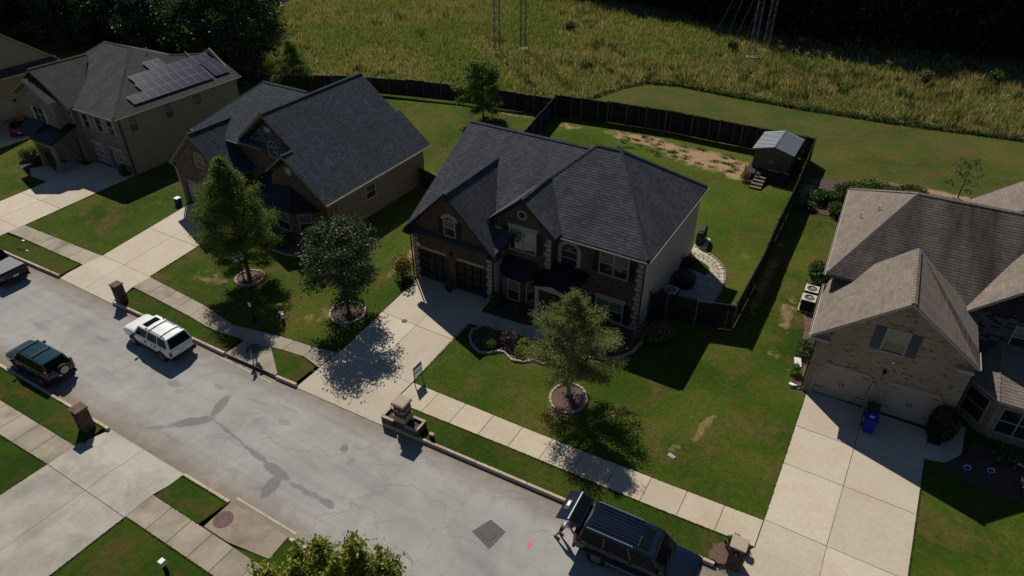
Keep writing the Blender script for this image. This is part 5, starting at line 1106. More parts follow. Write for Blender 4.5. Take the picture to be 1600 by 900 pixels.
for c in range(150):
    for _ in range(50):
        x = q.uniform(-74, 20); lo_, hi_ = interp(EDGE, x) if x < 60 else 87, interp(fe, x)
        y = q.uniform(lo_ + .5, hi_ - .5)
        if q.random() < .15 + (.6 if x > -25 else 0) * (1 if y > hi_ - 12 else .5): break
    hh = q.uniform(.7, 1.5); m_ = int(q.uniform(8, 30)); sp = q.uniform(.15, .5)
    for _ in range(m_): cs.append((x + q.gauss(0, sp), y + q.gauss(0, sp), hh + q.gauss(0, .15)))
leaf_mesh('meadow_flowers', cs, .075, M['meadow_flower'], None, 82, kind='stuff'); meta(bpy.data.objects['meadow_flowers'], 'pale flower heads scattered through the far meadow', 'wildflowers')
cs = []
for _ in range(16000):
    x = q.uniform(-74, 30); y = interp(EDGE, x) + abs(q.gauss(0, .35)) + .1
    if x < -34: continue
    cs.append((x, y, q.random() ** 1.5 * (.35 + .6 * abs(noise.noise(Vector((x * .3, 0, 0))))) + .05))
leaf_mesh('weeds', cs, .10, M['leaf_bush'], None, 83, kind='stuff'); meta(bpy.data.objects['weeds'], 'ragged dark weeds along the mown edge of the meadow', 'weeds')
def bush(label, x, y, r_, h, mat, n=500, leaf=.06, seed=1, name='shrub', group=None, z=0.0, lump=.25, cat='shrub'):
    t = thing(name, label, cat, (x, y, z), 0, group); q = random.Random(seed * 7 + 1); cs = []
    lobes = [(q.uniform(-.45, .45) * r_, q.uniform(-.45, .45) * r_, q.uniform(.35, .62) * h, q.uniform(.45, .7)) for _ in range(6)] if lump else [(0, 0, h * .5, 1.0)]
    for _ in range(n):
        lx, ly, lz, ls = q.choice(lobes); a = q.uniform(0, 6.283); c = q.uniform(-1, 1); s_ = math.sqrt(1 - c * c); k = q.uniform(.75, 1.02) if q.random() < .8 else q.uniform(.3, .8)
        cs.append((lx + r_ * ls * s_ * math.cos(a) * k, ly + r_ * ls * s_ * math.sin(a) * k, max(.03, lz + h * .5 * ls * 1.15 * c * k)))
    mb = MB()
    for k in range(5):
        a = k * 1.3; mb.tube((0, 0, -.05), (r_ * .4 * math.cos(a), r_ * .4 * math.sin(a), h * .55), .02, 4)
    mb.build('stem', M['bark'], t, uv=False, local=True); leaf_mesh('foliage', cs, leaf, M[mat], t, seed); return t
for i, (x, y, r_, lb) in enumerate(((-18.35, 28.85, .42, 'back left lime green clipped ball shrub in the curved bed'), (-18.25, 28.05, .46, 'front left lime green clipped ball shrub in the curved bed'), (-16.35, 29.2, .38, 'back right lime green clipped ball shrub by the front walk'), (-16.15, 28.45, .46, 'front right lime green clipped ball shrub in the curved bed'))):
    bush(lb, x, y, r_, .62, 'leaf_lime', 1600, .035, 100 + i, group='lime green ball shrubs', lump=0)
bush('round purple leaved shrub between the lime green balls', -17.35, 28.95, .6, .95, 'leaf_purple', 1500, .05, 110, lump=0)
bush('faded hydrangea at the right front corner of the brick house', -9.6, 34.0, 1.25, 1.5, 'leaf_hyd', 1700, .08, 111)
bush('copper and pink leaved shrub at the left corner of the main garage', -27.9, 31.6, .9, 2.1, 'leaf_copper', 1700, .075, 112)
bush('dark upright evergreen by the right edge of the right garage doors', 6.75, 33.9, .75, 2.1, 'leaf_far', 2600, .06, 113, lump=0)
bush('big glossy shrub behind the two air conditioners', -1.5, 45.7, 1.0, 1.9, 'leaf_bush', 1600, .09, 114)
for i, (x, y, r_, h, lb, mt) in enumerate(((-.95, 39.8, .55, .7, 'light green leafy plant in front of the air conditioners', 'leaf_lime'), (-.9, 38.0, .6, .8, 'green shrub along the left wall of the right house, under the eave', 'leaf_bush'), (-.95, 37.0, .55, .6, 'low dark green shrub beside the pale splash block', 'leaf_bush'), (-.95, 35.3, .5, .8, 'small yellow green shrub nearest the right garage corner', 'leaf_lime'))):
    bush(lb, x, y, r_, h, mt, 900, .05, 120 + i)
bush('silvery shrub in the bed left of the solar house porch', -71.9, 29.3, .95, 1.3, 'leaf_hyd', 1400, .07, 130)
bush('dark rounded shrub right of the solar house porch steps', -70.3, 28.9, .8, 1.2, 'leaf_maple', 1200, .07, 131); bush('small dark conifer in the island beside the solar house drive', -67.2, 29.0, .5, 1.7, 'leaf_maple', 900, .06, 132)
bush('spiky dark shrub behind the right hand brick mailbox', -.95, 21.75, .42, .8, 'leaf_bush', 700, .05, 133); bush('second spiky dark shrub right of the mailbox at the sidewalk', -.4, 21.65, .32, .7, 'leaf_maple', 600, .05, 134)
bush('tall glossy dark plant beside the main garage right pier', -20.2, 31.9, .5, 1.2, 'leaf_maple', 800, .06, 135)
bush('low dark shrub row under the right front window', -13.2, 33.6, .8, .7, 'leaf_maple', 1200, .06, 136); bush('low dark shrub between porch and window of the brick house', -14.0, 32.7, .6, .7, 'leaf_maple', 800, .06, 137); bush('silvery green plant in the bed in front of the lower right window', -11.6, 31.7, .5, .45, 'leaf_hyd', 500, .06, 138); bush('dark shrub under the bay window of the brick house', -18.8, 32.0, .7, .7, 'leaf_maple', 900, .06, 139)
bush('dark climbing shrub against the pale side wall by the patio', -10.4, 38.0, .5, 1.4, 'leaf_maple', 800, .06, 140); bush('black green bush against the wall beside the curved flagstones', -10.5, 43.2, .7, 1.0, 'leaf_maple', 1300, .07, 141)
for i, (x, y, r_, h, lb) in enumerate(((-3.6, 59.6, 1.5, 1.3, 'leftmost mound of the hedge behind the right house'), (-2.0, 61.8, 1.8, 1.4, 'second mound of the hedge behind the right house'), (.4, 63.3, 1.7, 1.2, 'third mound of the hedge, above the roof peak'), (2.8, 64.2, 1.6, 1.0, 'lowest right hand mound of the hedge behind the right house'), (-2.2, 57.6, 1.3, 1.2, 'hedge mound closest to the left roof edge'))):
    bush(lb, x, y, r_, h, 'leaf_bush', 2200, .10, 150 + i, name='hedge', group='mounds of the back hedge', cat='hedge')
bush('dark ball shrub on a mulch patch beside the long fence', -4.4, 57.3, .7, .9, 'leaf_maple', 900, .07, 156)
bush('low dark shrubs at the foot of the young tree behind the roof ridge', -37.8, 59.6, 1.5, .9, 'leaf_maple', 1300, .09, 157)
bush('dark plants in the bed under the middle house bay', -39.2, 30.6, 1.3, .7, 'leaf_maple', 1300, .07, 158); bush('dark ground plant beside the right house bay window', 9.8, 34.0, .9, .8, 'leaf_maple', 1000, .07, 159); bush('dark spreading plant in the lower bed of the right house', 11.2, 32.5, 1.0, .5, 'leaf_maple', 900, .07, 160)
for i, (x, y, h, lb, mt) in enumerate(((-48.0, 99, 1.6, 'rounded green weed clump far out in the meadow', 'leaf_bush'), (-37.5, 83.0, 1.0, 'small dark weed clump alone in the middle of the meadow', 'leaf_bush'), (1.0, 98.0, 2.2, 'tall flowering bush at the forest edge, upper right', 'leaf_hyd'), (8.8, 103.2, 1.9, 'round green bush standing at the forest edge near the right margin', 'leaf_bush'), (-23.6, 101.2, 1.8, 'pale flowering bush at the forest edge left of the right towers', 'leaf_hyd'))):
    bush(lb, x, y, 1.2, h, mt, 1100, .11, 170 + i, cat='bush')

# loose blades over the near lawns and grass creeping over the edges of slabs and kerbs
M['blade'] = leaf_mat('lawn_blades', (0.03, 0.058, 0.006), (0.055, 0.088, 0.010), (0.11, 0.12, 0.022), 0.3)
r = np.random.default_rng(77); pts = []
def edge_pts(f, x0, x1, side, n, sp=.035):
    xs = r.uniform(x0, x1, n)
    for x in xs: pts.append((x, f(x) + side * abs(r.normal(0, sp)) - side * .02, .02 + r.uniform(0, .03)))
for a, b in ((-43.5, -32.5), (-19.3, -.1), (-59, -50)):
    edge_pts(lambda x: interp(SL, x), a, b, -1, int((b - a) * 60))
    edge_pts(lambda x: interp(KF, x) + .17, a, b, 1, int((b - a) * 60))
for a, b in ((-43.5, -26.3), (-20.4, -.1), (-59, -50)): edge_pts(lambda x: interp(SU, x), a, b, 1, int((b - a) * 60))
for a, b in ((-60, -33), (-26.4, 5)): edge_pts(lambda x: interp(NSL, x), a, b, -1, int((b - a) * 60))
for a, b in ((-60, -33), (-26.4, -23.1)): edge_pts(lambda x: interp(NSU, x), a, b, 1, int((b - a) * 60)); edge_pts(lambda x: interp(KN, x) - .17, a, b, -1, int((b - a) * 60))
for xa, ya, xb, yb, sd_ in ((-26.1, 22.9, -26.9, 31.4, -1), (-20.45, 23, -20.8, 29.4, 1), (0, 24, -.05, 34, -1), (6.25, 23.9, 6.35, 32, 1), (-49.55, 22.2, -50.9, 31, -1), (-43.9, 22.2, -44.8, 31, 1), (-59.4, 22, -59.95, 32, 1), (-33.7, -8, -33.05, 8.2, -1), (-27, -8, -26.6, 8.2, 1)):
    for _ in range(int(abs(yb - ya) * 60)):
        t_ = r.random(); pts.append((lerp(xa, xb, t_) + sd_ * abs(r.normal(0, .035)) - sd_ * .02, lerp(ya, yb, t_), .02 + r.uniform(0, .03)))
cs_ = [(r.normal(cx, .25), r.normal(cy, .12), r.uniform(.0, .12)) for cx, cy in [(r.uniform(-24, -11.5), r.uniform(61.2, 65.2)) for _ in range(46)] for _ in range(70)]
meta(leaf_mesh('clay_weeds', cs_, .06, M['leaf_bush'], None, 93, kind='stuff'), 'sparse weeds growing through the bare clay', 'weeds')
meta(leaf_mesh('grass_edge', pts, .035, M['blade'], None, 91, kind='stuff'), 'grass creeping over the edges of slabs and kerbs', 'grass')
N_ = 230000; X = r.uniform(-60, 14, N_); Y = r.uniform(11.8, 60, N_); kf_ = np.interp(X, [p[0] for p in SU], [p[1] for p in SU]); kl_ = np.interp(X, [p[0] for p in SL], [p[1] for p in SL]); kk = np.interp(X, [p[0] for p in KF], [p[1] for p in KF])
free = ((Y > kf_ + .03) | ((Y < kl_ - .03) & (Y > kk + .2)))
for x0, x1, y0, y1 in ((-51.2, -43.3, 18, 31.5), (-66.5, -59.3, 18, 33), (-27.1, -19.8, 18, 33), (-32.4, -26.3, 18, 21.6), (-1.4, 8.3, 18, 34.5), (-51.5, -35.8, 31, 47), (-27.5, -10.8, 32, 50), (-.5, 20, 33.5, 52), (-20.9, -14.2, 27.3, 34), (-16, -10, 30.2, 35), (6.2, 14, 31.2, 34), (-42.9, -35, 29.3, 33), (-11.1, -7.3, 38, 46.8), (-73, -60, 28, 48), (-1.9, -.1, 20.4, 22.1)): free &= ~((X > x0) & (X < x1) & (Y > y0) & (Y < y1))
for cx_, cy_, rr_ in ((-11.85, 26.45, 1.3), (-28.45, 26.2, 1.35), (-37.45, 25.75, 1.15)): free &= (X - cx_) ** 2 + (Y - cy_) ** 2 > rr_ ** 2
P3 = np.stack([X[free], Y[free], np.full(free.sum(), .018) + r.uniform(0, .012, free.sum())], 1)
meta(leaf_mesh('lawn_blades', P3, .03, M['blade'], None, 92, aspect=.35, up=1.2, kind='stuff'), 'loose grass blades standing out of the lawns', 'grass')
# ================================================================== YARD AND STREET OBJECTS
def mailbox(label, x, y, w, h, rz=.03, brick='brick_dark', cap='quoin', door=True, group='brick mailbox pillars'):
    t = thing('mailbox_pillar', label, 'mailbox', (x, y, -.02), rz, group)
    MB().box(-w / 2, w / 2, -w / 2, w / 2, 0, h - .1).build('pillar', M[brick], t, local=True)
    MB().box(-w / 2 - .05, w / 2 + .05, -w / 2 - .05, w / 2 + .05, h - .1, h).build('cap', M[cap], t, bevel=.02, local=True)
    if door:
        mb = MB(); mb.box(-.11, .11, -w / 2 - .05, -w / 2 + .02, h - .55, h - .35); mb.cyl((0, -w / 2 - .05, h - .35), .11, .06, 10, axis='y'); o = mb.build('mailbox_door', M['black'], t, local=True)
        MB().box(-.03, .03, -w / 2 - .08, -w / 2 - .05, h - .42, h - .36).build('handle', M['white'], o, local=True)
    return t
mailbox('slender leaning-looking brick mailbox pillar at the left of the middle driveway', -42.85, 19.25, .56, 1.5, cap='brick_mid')
mailbox('dark brick mailbox pillar on the near verge beside the dark green car', -33.65, 10.85, .62, 1.6, cap='brick_mid', rz=0)
mailbox('tan capped brick mailbox pillar beside the parked black vehicle and right driveway', -.62, 20.75, .62, 1.6, brick='brick_dark')
t = mailbox('stone banded brick mailbox pillar with a brick planter on each side, by the main driveway', -18.75, 19.95, .66, 1.9, brick='brick_dark', door=True)
MB().box(-.36, .36, -.36, .36, 1.28, 1.4).build('stone_band', M['quoin'], t, bevel=.01, local=True); MB().box(-.38, .38, -.38, .38, .55, .95).build('stone_band', M['quoin'], t, bevel=.01, local=True); MB().box(-.42, .42, -.42, .42, 1.72, 1.88).build('stone_cap', M['quoin'], t, bevel=.02, local=True)
for sx in (-1, 1):
    for a, b, c, d in ((.40, 1.2, -.45, -.33), (.40, 1.2, .33, .45), (1.08, 1.2, -.33, .33)):
        x0, x1 = sorted((sx * a, sx * b)); MB().box(x0, x1, c, d, 0, .48).build('planter_wall', M['brick_dark'], t, local=True); MB().box(x0, x1, c - .02, d + .02, .48, .54).build('planter_coping', M['quoin'], t, local=True)
    x0, x1 = sorted((sx * .4, sx * 1.08)); MB().box(x0, x1, -.33, .33, 0, .38).build('planter_soil', M['mulch'], t, local=True)
def for_sale():
    t = thing('yard_sign', 'small grey real estate yard sign beside the main driveway at the sidewalk', 'sign', (-20.15, 23.15, 0), 0)
    for y in (-.36, .36): MB().box(-.02, .02, y - .02, y + .02, -.1, 1.35).build('frame_leg', M['black'], t, local=True)
    MB().box(-.02, .02, -.4, .4, 1.32, 1.37).build('frame_rail', M['black'], t, local=True)
    p = MB().box(-.02, .02, -.34, .34, .55, 1.3).build('panel', M['sign'], t, local=True)
    MB().box(.02, .026, -.34, .34, 1.2, 1.3).build('dark_band', M['black'], p, local=True); MB().box(.02, .026, -.34, .34, .84, .92).build('dark_band', M['black'], p, local=True); MB().box(.02, .026, -.1, .3, .58, .63).build('pale_band', M['white'], p, local=True)
    for y in [-.28 + .09 * k for k in range(7)]: MB().box(.02, .025, y, y + .05, 1.02, 1.1).build('small_mark', M['shutter_blue'], p, local=True)
for_sale()
t = thing('street_lamp', 'black street lamp with a cluster of small glass heads beside the curving sidewalk', 'street lamp', (-33.15, 22.35, 0))
mb = MB(); mb.cyl((0, 0, 0), .16, .5, 10, r2=.09); mb.cyl((0, 0, .5), .06, 4.3, 8, r2=.045); mb.build('pole', M['black'], t, local=True)
for k in range(4):
    a = k * math.pi / 2 + .4; x, y = .26 * math.cos(a), .26 * math.sin(a); mb = MB(); mb.tube((0, 0, 4.75), (x, y, 4.8), .025, 5); mb.cyl((x, y, 4.8), .05, .12, 8); mb.build('arm', M['black'], t, local=True)
    q = MB().cyl((x, y, 4.92), .09, .24, 8, r2=.13).build('lamp_glass', M['steel'], t, local=True); MB().cyl((x, y, 5.16), .15, .12, 8, r2=.03).build('lamp_cap', M['black'], q, local=True)
MB().box(-.1, .1, -.13, -.06, 1.3, 1.6).build('number_plate', M['white'], t, local=True)
t = thing('utility_post', 'short black post with a white cap on the near lawn at the bottom edge', 'post', (-22.3, 7.4, 0)); MB().cyl((0, 0, -.1), .1, .75, 10).build('post', M['black'], t, local=True); MB().box(-.13, .13, -.13, .13, .65, .95).build('cap', M['white'], t, bevel=.02, local=True)
t = thing('utility_post', 'knee high white capped post in the left lawn by the sidewalk', 'post', (-31.5, 23.3, 0)); MB().cyl((0, 0, -.1), .09, .4, 8).build('post', M['black'], t, local=True); MB().cyl((0, 0, .3), .12, .32, 10, r2=.09).build('cap', M['white'], t, local=True)
t = thing('sign_post', 'slim metal post with a small sign at the storm inlet', 'sign', (-29.85, 19.25, 0)); MB().box(-.025, .025, -.025, .025, -.1, 1.05).build('post', M['steel'], t, local=True); MB().prism([(-.02, -.2, 1.0), (-.02, .0, .8), (-.02, .2, 1.0), (-.02, 0, 1.2)], (-.01, 0, 0)).build('sign_plate', M['iron'], t, local=True)
t = thing('marker_stub', 'small stone topped stub in the verge right of the main mailbox', 'marker', (-16.85, 19.95, 0)); MB().box(-.09, .09, -.09, .09, 0, .28).build('stub', M['black'], t, local=True); MB().box(-.15, .15, -.1, .1, .28, .36).build('cap', M['quoin'], t, bevel=.02, local=True)
def litter(label, x, y, s, mat):
    t = thing('litter', label, 'litter', (x, y, 0)); MB().prism([(x - s, y - s * .4, .03), (x + s * .6, y - s * .6, .04), (x + s, y + s * .3, .02), (x - s * .2, y + s * .6, .05)], (0, 0, .03)).build('scrap', M[mat], t)
litter('white paper scrap on the far left verge nearest the sidewalk', -57.0, 20.3, .16, 'white'); litter('second white scrap on the far left verge', -55.2, 19.6, .12, 'white')
t = thing('branch', 'fallen dark twig lying on the far left verge', 'branch', (-55.8, 19.5, 0)); MB().tube((-56.4, 19.4, .05), (-55.7, 19.55, .07), .03, 5).tube((-55.7, 19.55, .07), (-55.2, 19.8, .06), .02, 5).build('twig', M['bark'], t)
# wheeled bins
def bin_(label, x, y, mat, rz):
    t = thing('wheeled_bin', label, 'bin', (x, y, .035), rz, 'wheeled bins in front of the right garage'); mb = MB()
    mb.poly([(-.24, -.26, .08), (.24, -.26, .08), (.24, .24, .08), (-.24, .24, .08)][::-1]); A = [(-.24, -.26, .08), (.24, -.26, .08), (.24, .24, .08), (-.24, .24, .08)]; B = [(-.3, -.34, .98), (.3, -.34, .98), (.3, .34, .98), (-.3, .34, .98)]
    for k in range(4): mb.poly([A[k], A[(k + 1) % 4], B[(k + 1) % 4], B[k]])
    mb.box(-.32, .32, -.36, .36, .96, 1.0); mb.build('body', M[mat], t, local=True)
    q = MB(); q.prism([(-.32, -.4, 1.0), (.32, -.4, 1.0), (.32, .38, 1.02), (-.32, .38, 1.02)], (0, 0, .05)); l = q.build('lid', M[mat], t, bevel=.03, local=True)
    MB().box(-.14, .1, -.12, .05, 1.066, 1.07).build('sticker', M['white'], l, local=True) if mat == 'bin_blue' else None
    MB().tube((-.26, .42, .98), (.26, .42, .98), .02, 6).build('handle', M['black'], t, local=True)
    for s_ in (-1, 1): MB().cyl((s_ * .3 - .03, .3, .13), .13, .06, 12, axis='x').build('wheel', M['tyre'], t, local=True)
bin_('blue wheeled bin standing in the shade on the right driveway', 3.42, 32.55, 'bin_blue', .08); bin_('dark green wheeled bin directly behind the blue one', 3.4, 33.45, 'bin_green', .05)
t = thing('wheeled_bin', 'dark wheeled bin by the garage corner of the solar panel house', 'bin', (-60.7, 31.7, .04)); MB().box(-.28, .28, -.3, .3, .1, .95).build('body', M['bin_green'], t, bevel=.03, local=True); MB().box(-.3, .3, -.33, .33, .95, 1.02).build('lid', M['bin_green'], t, bevel=.02, local=True)
for s_ in (-1, 1): MB().cyl((s_ * .27 - .03, .27, .12), .12, .06, 12, axis='x').build('wheel', M['tyre'], t, local=True)
t = thing('wheeled_bin', 'small blue bin at the left corner of the middle garage', 'bin', (-51.6, 30.6, 0)); MB().box(-.22, .22, -.22, .22, .05, .6).build('body', M['bin_blue'], t, bevel=.03, local=True); MB().box(-.24, .24, -.24, .24, .6, .66).build('lid', M['white'], t, bevel=.02, local=True)
def ac(label, x, y, s, h, rz=0, group=None):
    t = thing('air_conditioner', label, 'air conditioner', (x, y, 0), rz, group); mb = MB(); mb.box(-s / 2, s / 2, -s / 2, s / 2, .08, h - .05); mb.build('cabinet', M['garage_dark'], t, local=True)
    for z in [.14 + .07 * k for k in range(int((h - .3) / .07))]:
        pass
    q = MB(); 
    for k in range(9):
        z = .16 + (h - .34) * k / 8
        q.box(-s / 2 - .012, s / 2 + .012, -s / 2 - .012, -s / 2, z, z + .025)
        q.box(-s / 2 - .012, -s / 2, -s / 2, s / 2, z, z + .025); q.box(s / 2, s / 2 + .012, -s / 2, s / 2, z, z + .025)
    o = q.build('louvre', M['black'], t, local=True); o['kind'] = 'stuff'
    tp = MB().box(-s / 2 - .02, s / 2 + .02, -s / 2 - .02, s / 2 + .02, h - .05, h).build('top', M['gutter'], t, bevel=.02, local=True)
    f = MB().cyl((0, 0, h + .002), s * .4, .008, 24).build('fan_well', M['black'], tp, local=True)
    for k, r_ in enumerate((.36, .28, .2, .12)):
        mb = MB(); n = 28
        for j in range(n): a0, a1 = 2 * math.pi * j / n, 2 * math.pi * (j + 1) / n; mb.tube((s * r_ * math.cos(a0), s * r_ * math.sin(a0), h + .03), (s * r_ * math.cos(a1), s * r_ * math.sin(a1), h + .03), .007, 3)
        mb.build('guard_ring', M['gutter'], tp, local=True)
    MB().cyl((0, 0, h + .01), s * .09, .03, 12).build('fan_hub', M['gutter'], tp, local=True)
    MB().box(-s / 2 - .1, s / 2 + .1, -s / 2 - .1, s / 2 + .1, 0, .08).build('pad', M['walk_old'], t, local=True)
ac('air conditioner beside the right house, the one nearer the street', -1.75, 42.55, .85, .95, .05, 'air conditioners by the right house'); ac('air conditioner beside the right house, the one next to the big shrub', -1.8, 43.75, .85, .95, .05, 'air conditioners by the right house')
ac('air conditioner on the shaded patio against the brick house side wall', -10.2, 38.9, .85, .8)
t = thing('splash_block', 'pale splash block tilted beside the shrubs of the right house', 'splash block', (-1.05, 36.2, 0), .3); MB().prism([(-.2, -.35, .16), (.2, -.35, .16), (.2, .35, .3), (-.2, .35, .3)], (0, 0, .05)).build('block', M['white'], t, local=True)
t = thing('splash_block', 'pale splash block at the left garage corner of the right house', 'splash block', (-.75, 34.2, 0), -.2); MB().box(-.35, .3, -.12, .12, 0, .09).build('block', M['white'], t, bevel=.02, local=True)
t = thing('planter', 'dark flower pot with a small plant between the two main garage doors', 'planter', (-24.0, 31.85, .04)); MB().cyl((0, 0, 0), .2, .35, 12, r2=.28).build('pot', M['black'], t, local=True); leaf_mesh('plant', [(rng.gauss(0, .14), rng.gauss(0, .14), .4 + abs(rng.gauss(0, .25))) for _ in range(260)], .07, M['leaf_hyd'], t, 5)
for x, y, lb, mt in ((8.15, 31.9, 'small blue and white garden sign in the dark bed of the right house', 'white'), (9.2, 32.3, 'small blue octagonal security sign in the bed of the right house', 'bin_blue')):
    t = thing('garden_sign', lb, 'sign', (x, y, 0)); MB().box(-.015, .015, -.015, .015, 0, .45).build('stake', M['steel'], t, local=True); q = MB().prism([(.17 * math.cos(a), -.02, .5 + .17 * math.sin(a)) for a in [math.pi / 8 + k * math.pi / 4 for k in range(8)]], (0, .02, 0)).build('plate', M['white'], t, local=True); MB().prism([(.14 * math.cos(a), -.022, .5 + .14 * math.sin(a)) for a in [math.pi / 8 + k * math.pi / 4 for k in range(8)]], (0, -.006, 0)).build('plate_face', M['bin_blue'], q, local=True)
# shed on its deck
t = thing('garden_shed', 'brown metal garden shed with ribbed silver roof in the back corner of the fenced yard', 'shed', (-9.05, 62.1, .6))
MB().box(-10.7, -7.4, 62.2, 66.4, .62, 2.4).prism([(-10.7, 62.2, 2.4), (-7.4, 62.2, 2.4), (-9.05, 62.2, 2.85)], (0, 4.2, 0)).build('wall', M['shed_wall'], t)
for sg in (-1, 1):
    x0, x1 = -9.05, -9.05 + sg * 1.87; n = 12
    r_ = MB().prism([(x0, 62.0, 2.92), (x1, 62.0, 2.42), (x1, 66.6, 2.42), (x0, 66.6, 2.92)], (0, 0, .03)).build('roof_sheet', M['steel'], t)
    for k in range(n):
        y = 62.05 + 4.45 * k / n; MB().prism([(x0, y, 2.952), (x1, y, 2.452), (x1, y + .16, 2.452), (x0, y + .16, 2.952)], (0, 0, .045)).build('roof_rib', M['steel'], r_)
MB().box(-9.12, -8.98, 61.98, 66.62, 2.97, 3.02).build('ridge_strip', M['chrome'], t)
for x0, x1 in ((-9.85, -9.07), (-9.03, -8.25)):
    d = MB().box(x0, x1, 62.14, 62.2, .7, 2.3).build('door', M['shed_wall'], t); MB().box(x1 - .12 if x0 < -9.5 else x0 + .06, x1 - .06 if x0 < -9.5 else x0 + .12, 62.08, 62.14, 1.4, 1.6).build('handle', M['white'], d)
for x in (-9.55, -8.75): MB().box(x - .2, x + .2, 62.1, 62.16, 2.42, 2.5).build('gable_vent', M['steel'], t)
t = thing('deck', 'low dark wooden deck carrying the shed', 'deck', (-9.05, 61, 0)); yy = 60.9
while yy < 66.7: MB().box(-11.0, -7.1, yy, yy + .14, .52, .58).build('deck_board', M['fence'], t); yy += .155
MB().box(-10.98, -7.12, 60.95, 61.0, 0, .52).box(-10.98, -10.93, 61, 66.7, 0, .52).box(-7.17, -7.12, 61, 66.7, 0, .52).build('skirt', M['fence'], t)
for x in (-10.95, -10.0, -8.9, -7.15): MB().box(x - .05, x + .05, 60.85, 60.95, 0, 1.2).build('rail_post', M['black'], t)
MB().box(-8.9, -7.15, 60.86, 60.94, 1.15, 1.22).box(-8.9, -7.15, 60.86, 60.94, .8, .86).build('rail', M['black'], t)
t = thing('garden_steps', 'four grey wooden steps leading up to the shed deck', 'steps', (-9.45, 60.3, 0))
for k in range(4): MB().box(-9.95, -8.95, 58.9 + .5 * k, 59.25 + .5 * k, .1 + .12 * k, .15 + .12 * k).build('tread', M['fence_lit'], t)
for x in (-9.97, -8.97): MB().prism([(x, 58.85, 0), (x, 60.9, 0), (x, 60.9, .5), (x, 58.85, .08)], (.04, 0, 0)).build('stringer', M['fence'], t)
bush('reddish dead shrub at the left of the shed steps', -10.6, 60.2, .55, 1.0, 'leaf_copper', 500, .06, 180)
# patio of grey pavers and curved flagstone walk
t = thing('patio', None, None); t['kind'] = 'structure'
MB().prism([(-10.85, 38.2, .025), (-7.55, 38.9, .025), (-7.35, 40.9, .025), (-9.2, 43.1, .025), (-10.85, 43.4, .025)], (0, 0, -.08)).build('patio_base', M['paver'], t)
for x, y, r_ in ((-8.76, 41.65, .38), (-8.09, 41.76, .33), (-8.6, 40.85, .36), (-8.0, 40.45, .36), (-7.85, 41.2, .3), (-8.8, 40.0, .34), (-8.2, 39.6, .34), (-9.1, 39.2, .34)):
    MB().cyl((x, y, .02), r_, .03, 16).build('stepping_stone', M['drive_old'], t)
t = thing('flagstone_walk', None, None); t['kind'] = 'structure'
outer = [(-11.0, 46.6), (-10.35, 46.3), (-9.42, 45.95), (-8.5, 45.2), (-7.84, 44.22), (-7.5, 42.93), (-7.4, 41.9), (-7.4, 40.9)]; inner = [(-10.8, 44.9), (-9.98, 44.75), (-9.29, 44.4), (-8.95, 44.0), (-8.85, 43.6), (-8.95, 43.2), (-9.0, 43.0), (-9.1, 42.9)]
MB().poly([(x, y, .012) for x, y in inner] + [(x, y, .012) for x, y in outer[::-1]]).build('joint_bed', M['joint'], t, uv=False)
ns_ = 15; nr = 3; G = {}
for i in range(ns_ + 1):
    f = i / ns_ * (len(outer) - 1); k = min(int(f), len(outer) - 2); g = f - k; o_ = Vector(outer[k]).lerp(Vector(outer[k + 1]), g); n_ = Vector(inner[k]).lerp(Vector(inner[k + 1]), g)
    for j in range(nr + 1):
        p = n_.lerp(o_, j / nr)
        if 0 < j < nr: p += Vector((rng.uniform(-.16, .16), rng.uniform(-.16, .16)))
        G[i, j] = p
for i in range(ns_):
    for j in range(nr):
        q = [G[i, j], G[i, j + 1], G[i + 1, j + 1], G[i + 1, j]]; c = sum(q, Vector((0, 0))) / 4
        pts = []
        for a, b in zip(q, q[1:] + q[:1]):
            pts.append(c + (a - c) * .86); pts.append(c + (a.lerp(b, .5) - c) * rng.uniform(.84, .96))
        z = .045 + rng.uniform(-.006, .006); MB().prism([(p.x, p.y, z) for p in pts], (0, 0, -.04)).build('flagstone', M['flag'], t)
for (a, b) in zip(outer, outer[1:]):
    L_ = math.hypot(b[0] - a[0], b[1] - a[1]); n = int(L_ / .26)
    for k in range(n): x, y = lerp(a[0], b[0], (k + .5) / n), lerp(a[1], b[1], (k + .5) / n); MB().box(x - .09, x + .09, y - .09, y + .09, 0, .11).build('edging_stone', M['stone_edge'], t, bevel=.02)
t = thing('patio_table', 'round patio table under a black cover on the shaded patio', 'table', (-9.95, 41.1, .03)); MB().cyl((0, 0, .0), .72, .72, 14, r2=.82).cyl((0, 0, .72), .82, .14, 14, r2=.3).build('cover', M['black'], t, local=True); MB().cyl((0, 0, .84), .12, .1, 8, r2=.03).build('cover_knob', M['black'], t, local=True)
t = thing('barbecue_grill', 'barbecue grill under a dark cover behind the right rear corner of the brick house', 'grill', (-10.75, 47.5, .05), .1)
MB().prism([(-.3, -.75, 0), (.3, -.75, 0), (.3, -.75, .9), (.2, -.75, 1.15), (-.2, -.75, 1.15), (-.3, -.75, .9)], (0, 1.5, 0)).build('cover', M['black'], t, bevel=.06, local=True); MB().box(-.24, .24, -.5, .5, 1.1, 1.22).build('lid_top', M['gutter_dark'], t, bevel=.05, local=True); MB().tube((.32, -.4, .8), (.32, .4, .8), .02, 6).build('handle', M['steel'], t, local=True)
flat_box('concrete_pad', 'pale concrete pad at the back corner under the grill', 'pad', -10.55, 47.0, 1.0, 2.6, .1, 'walk', .035)
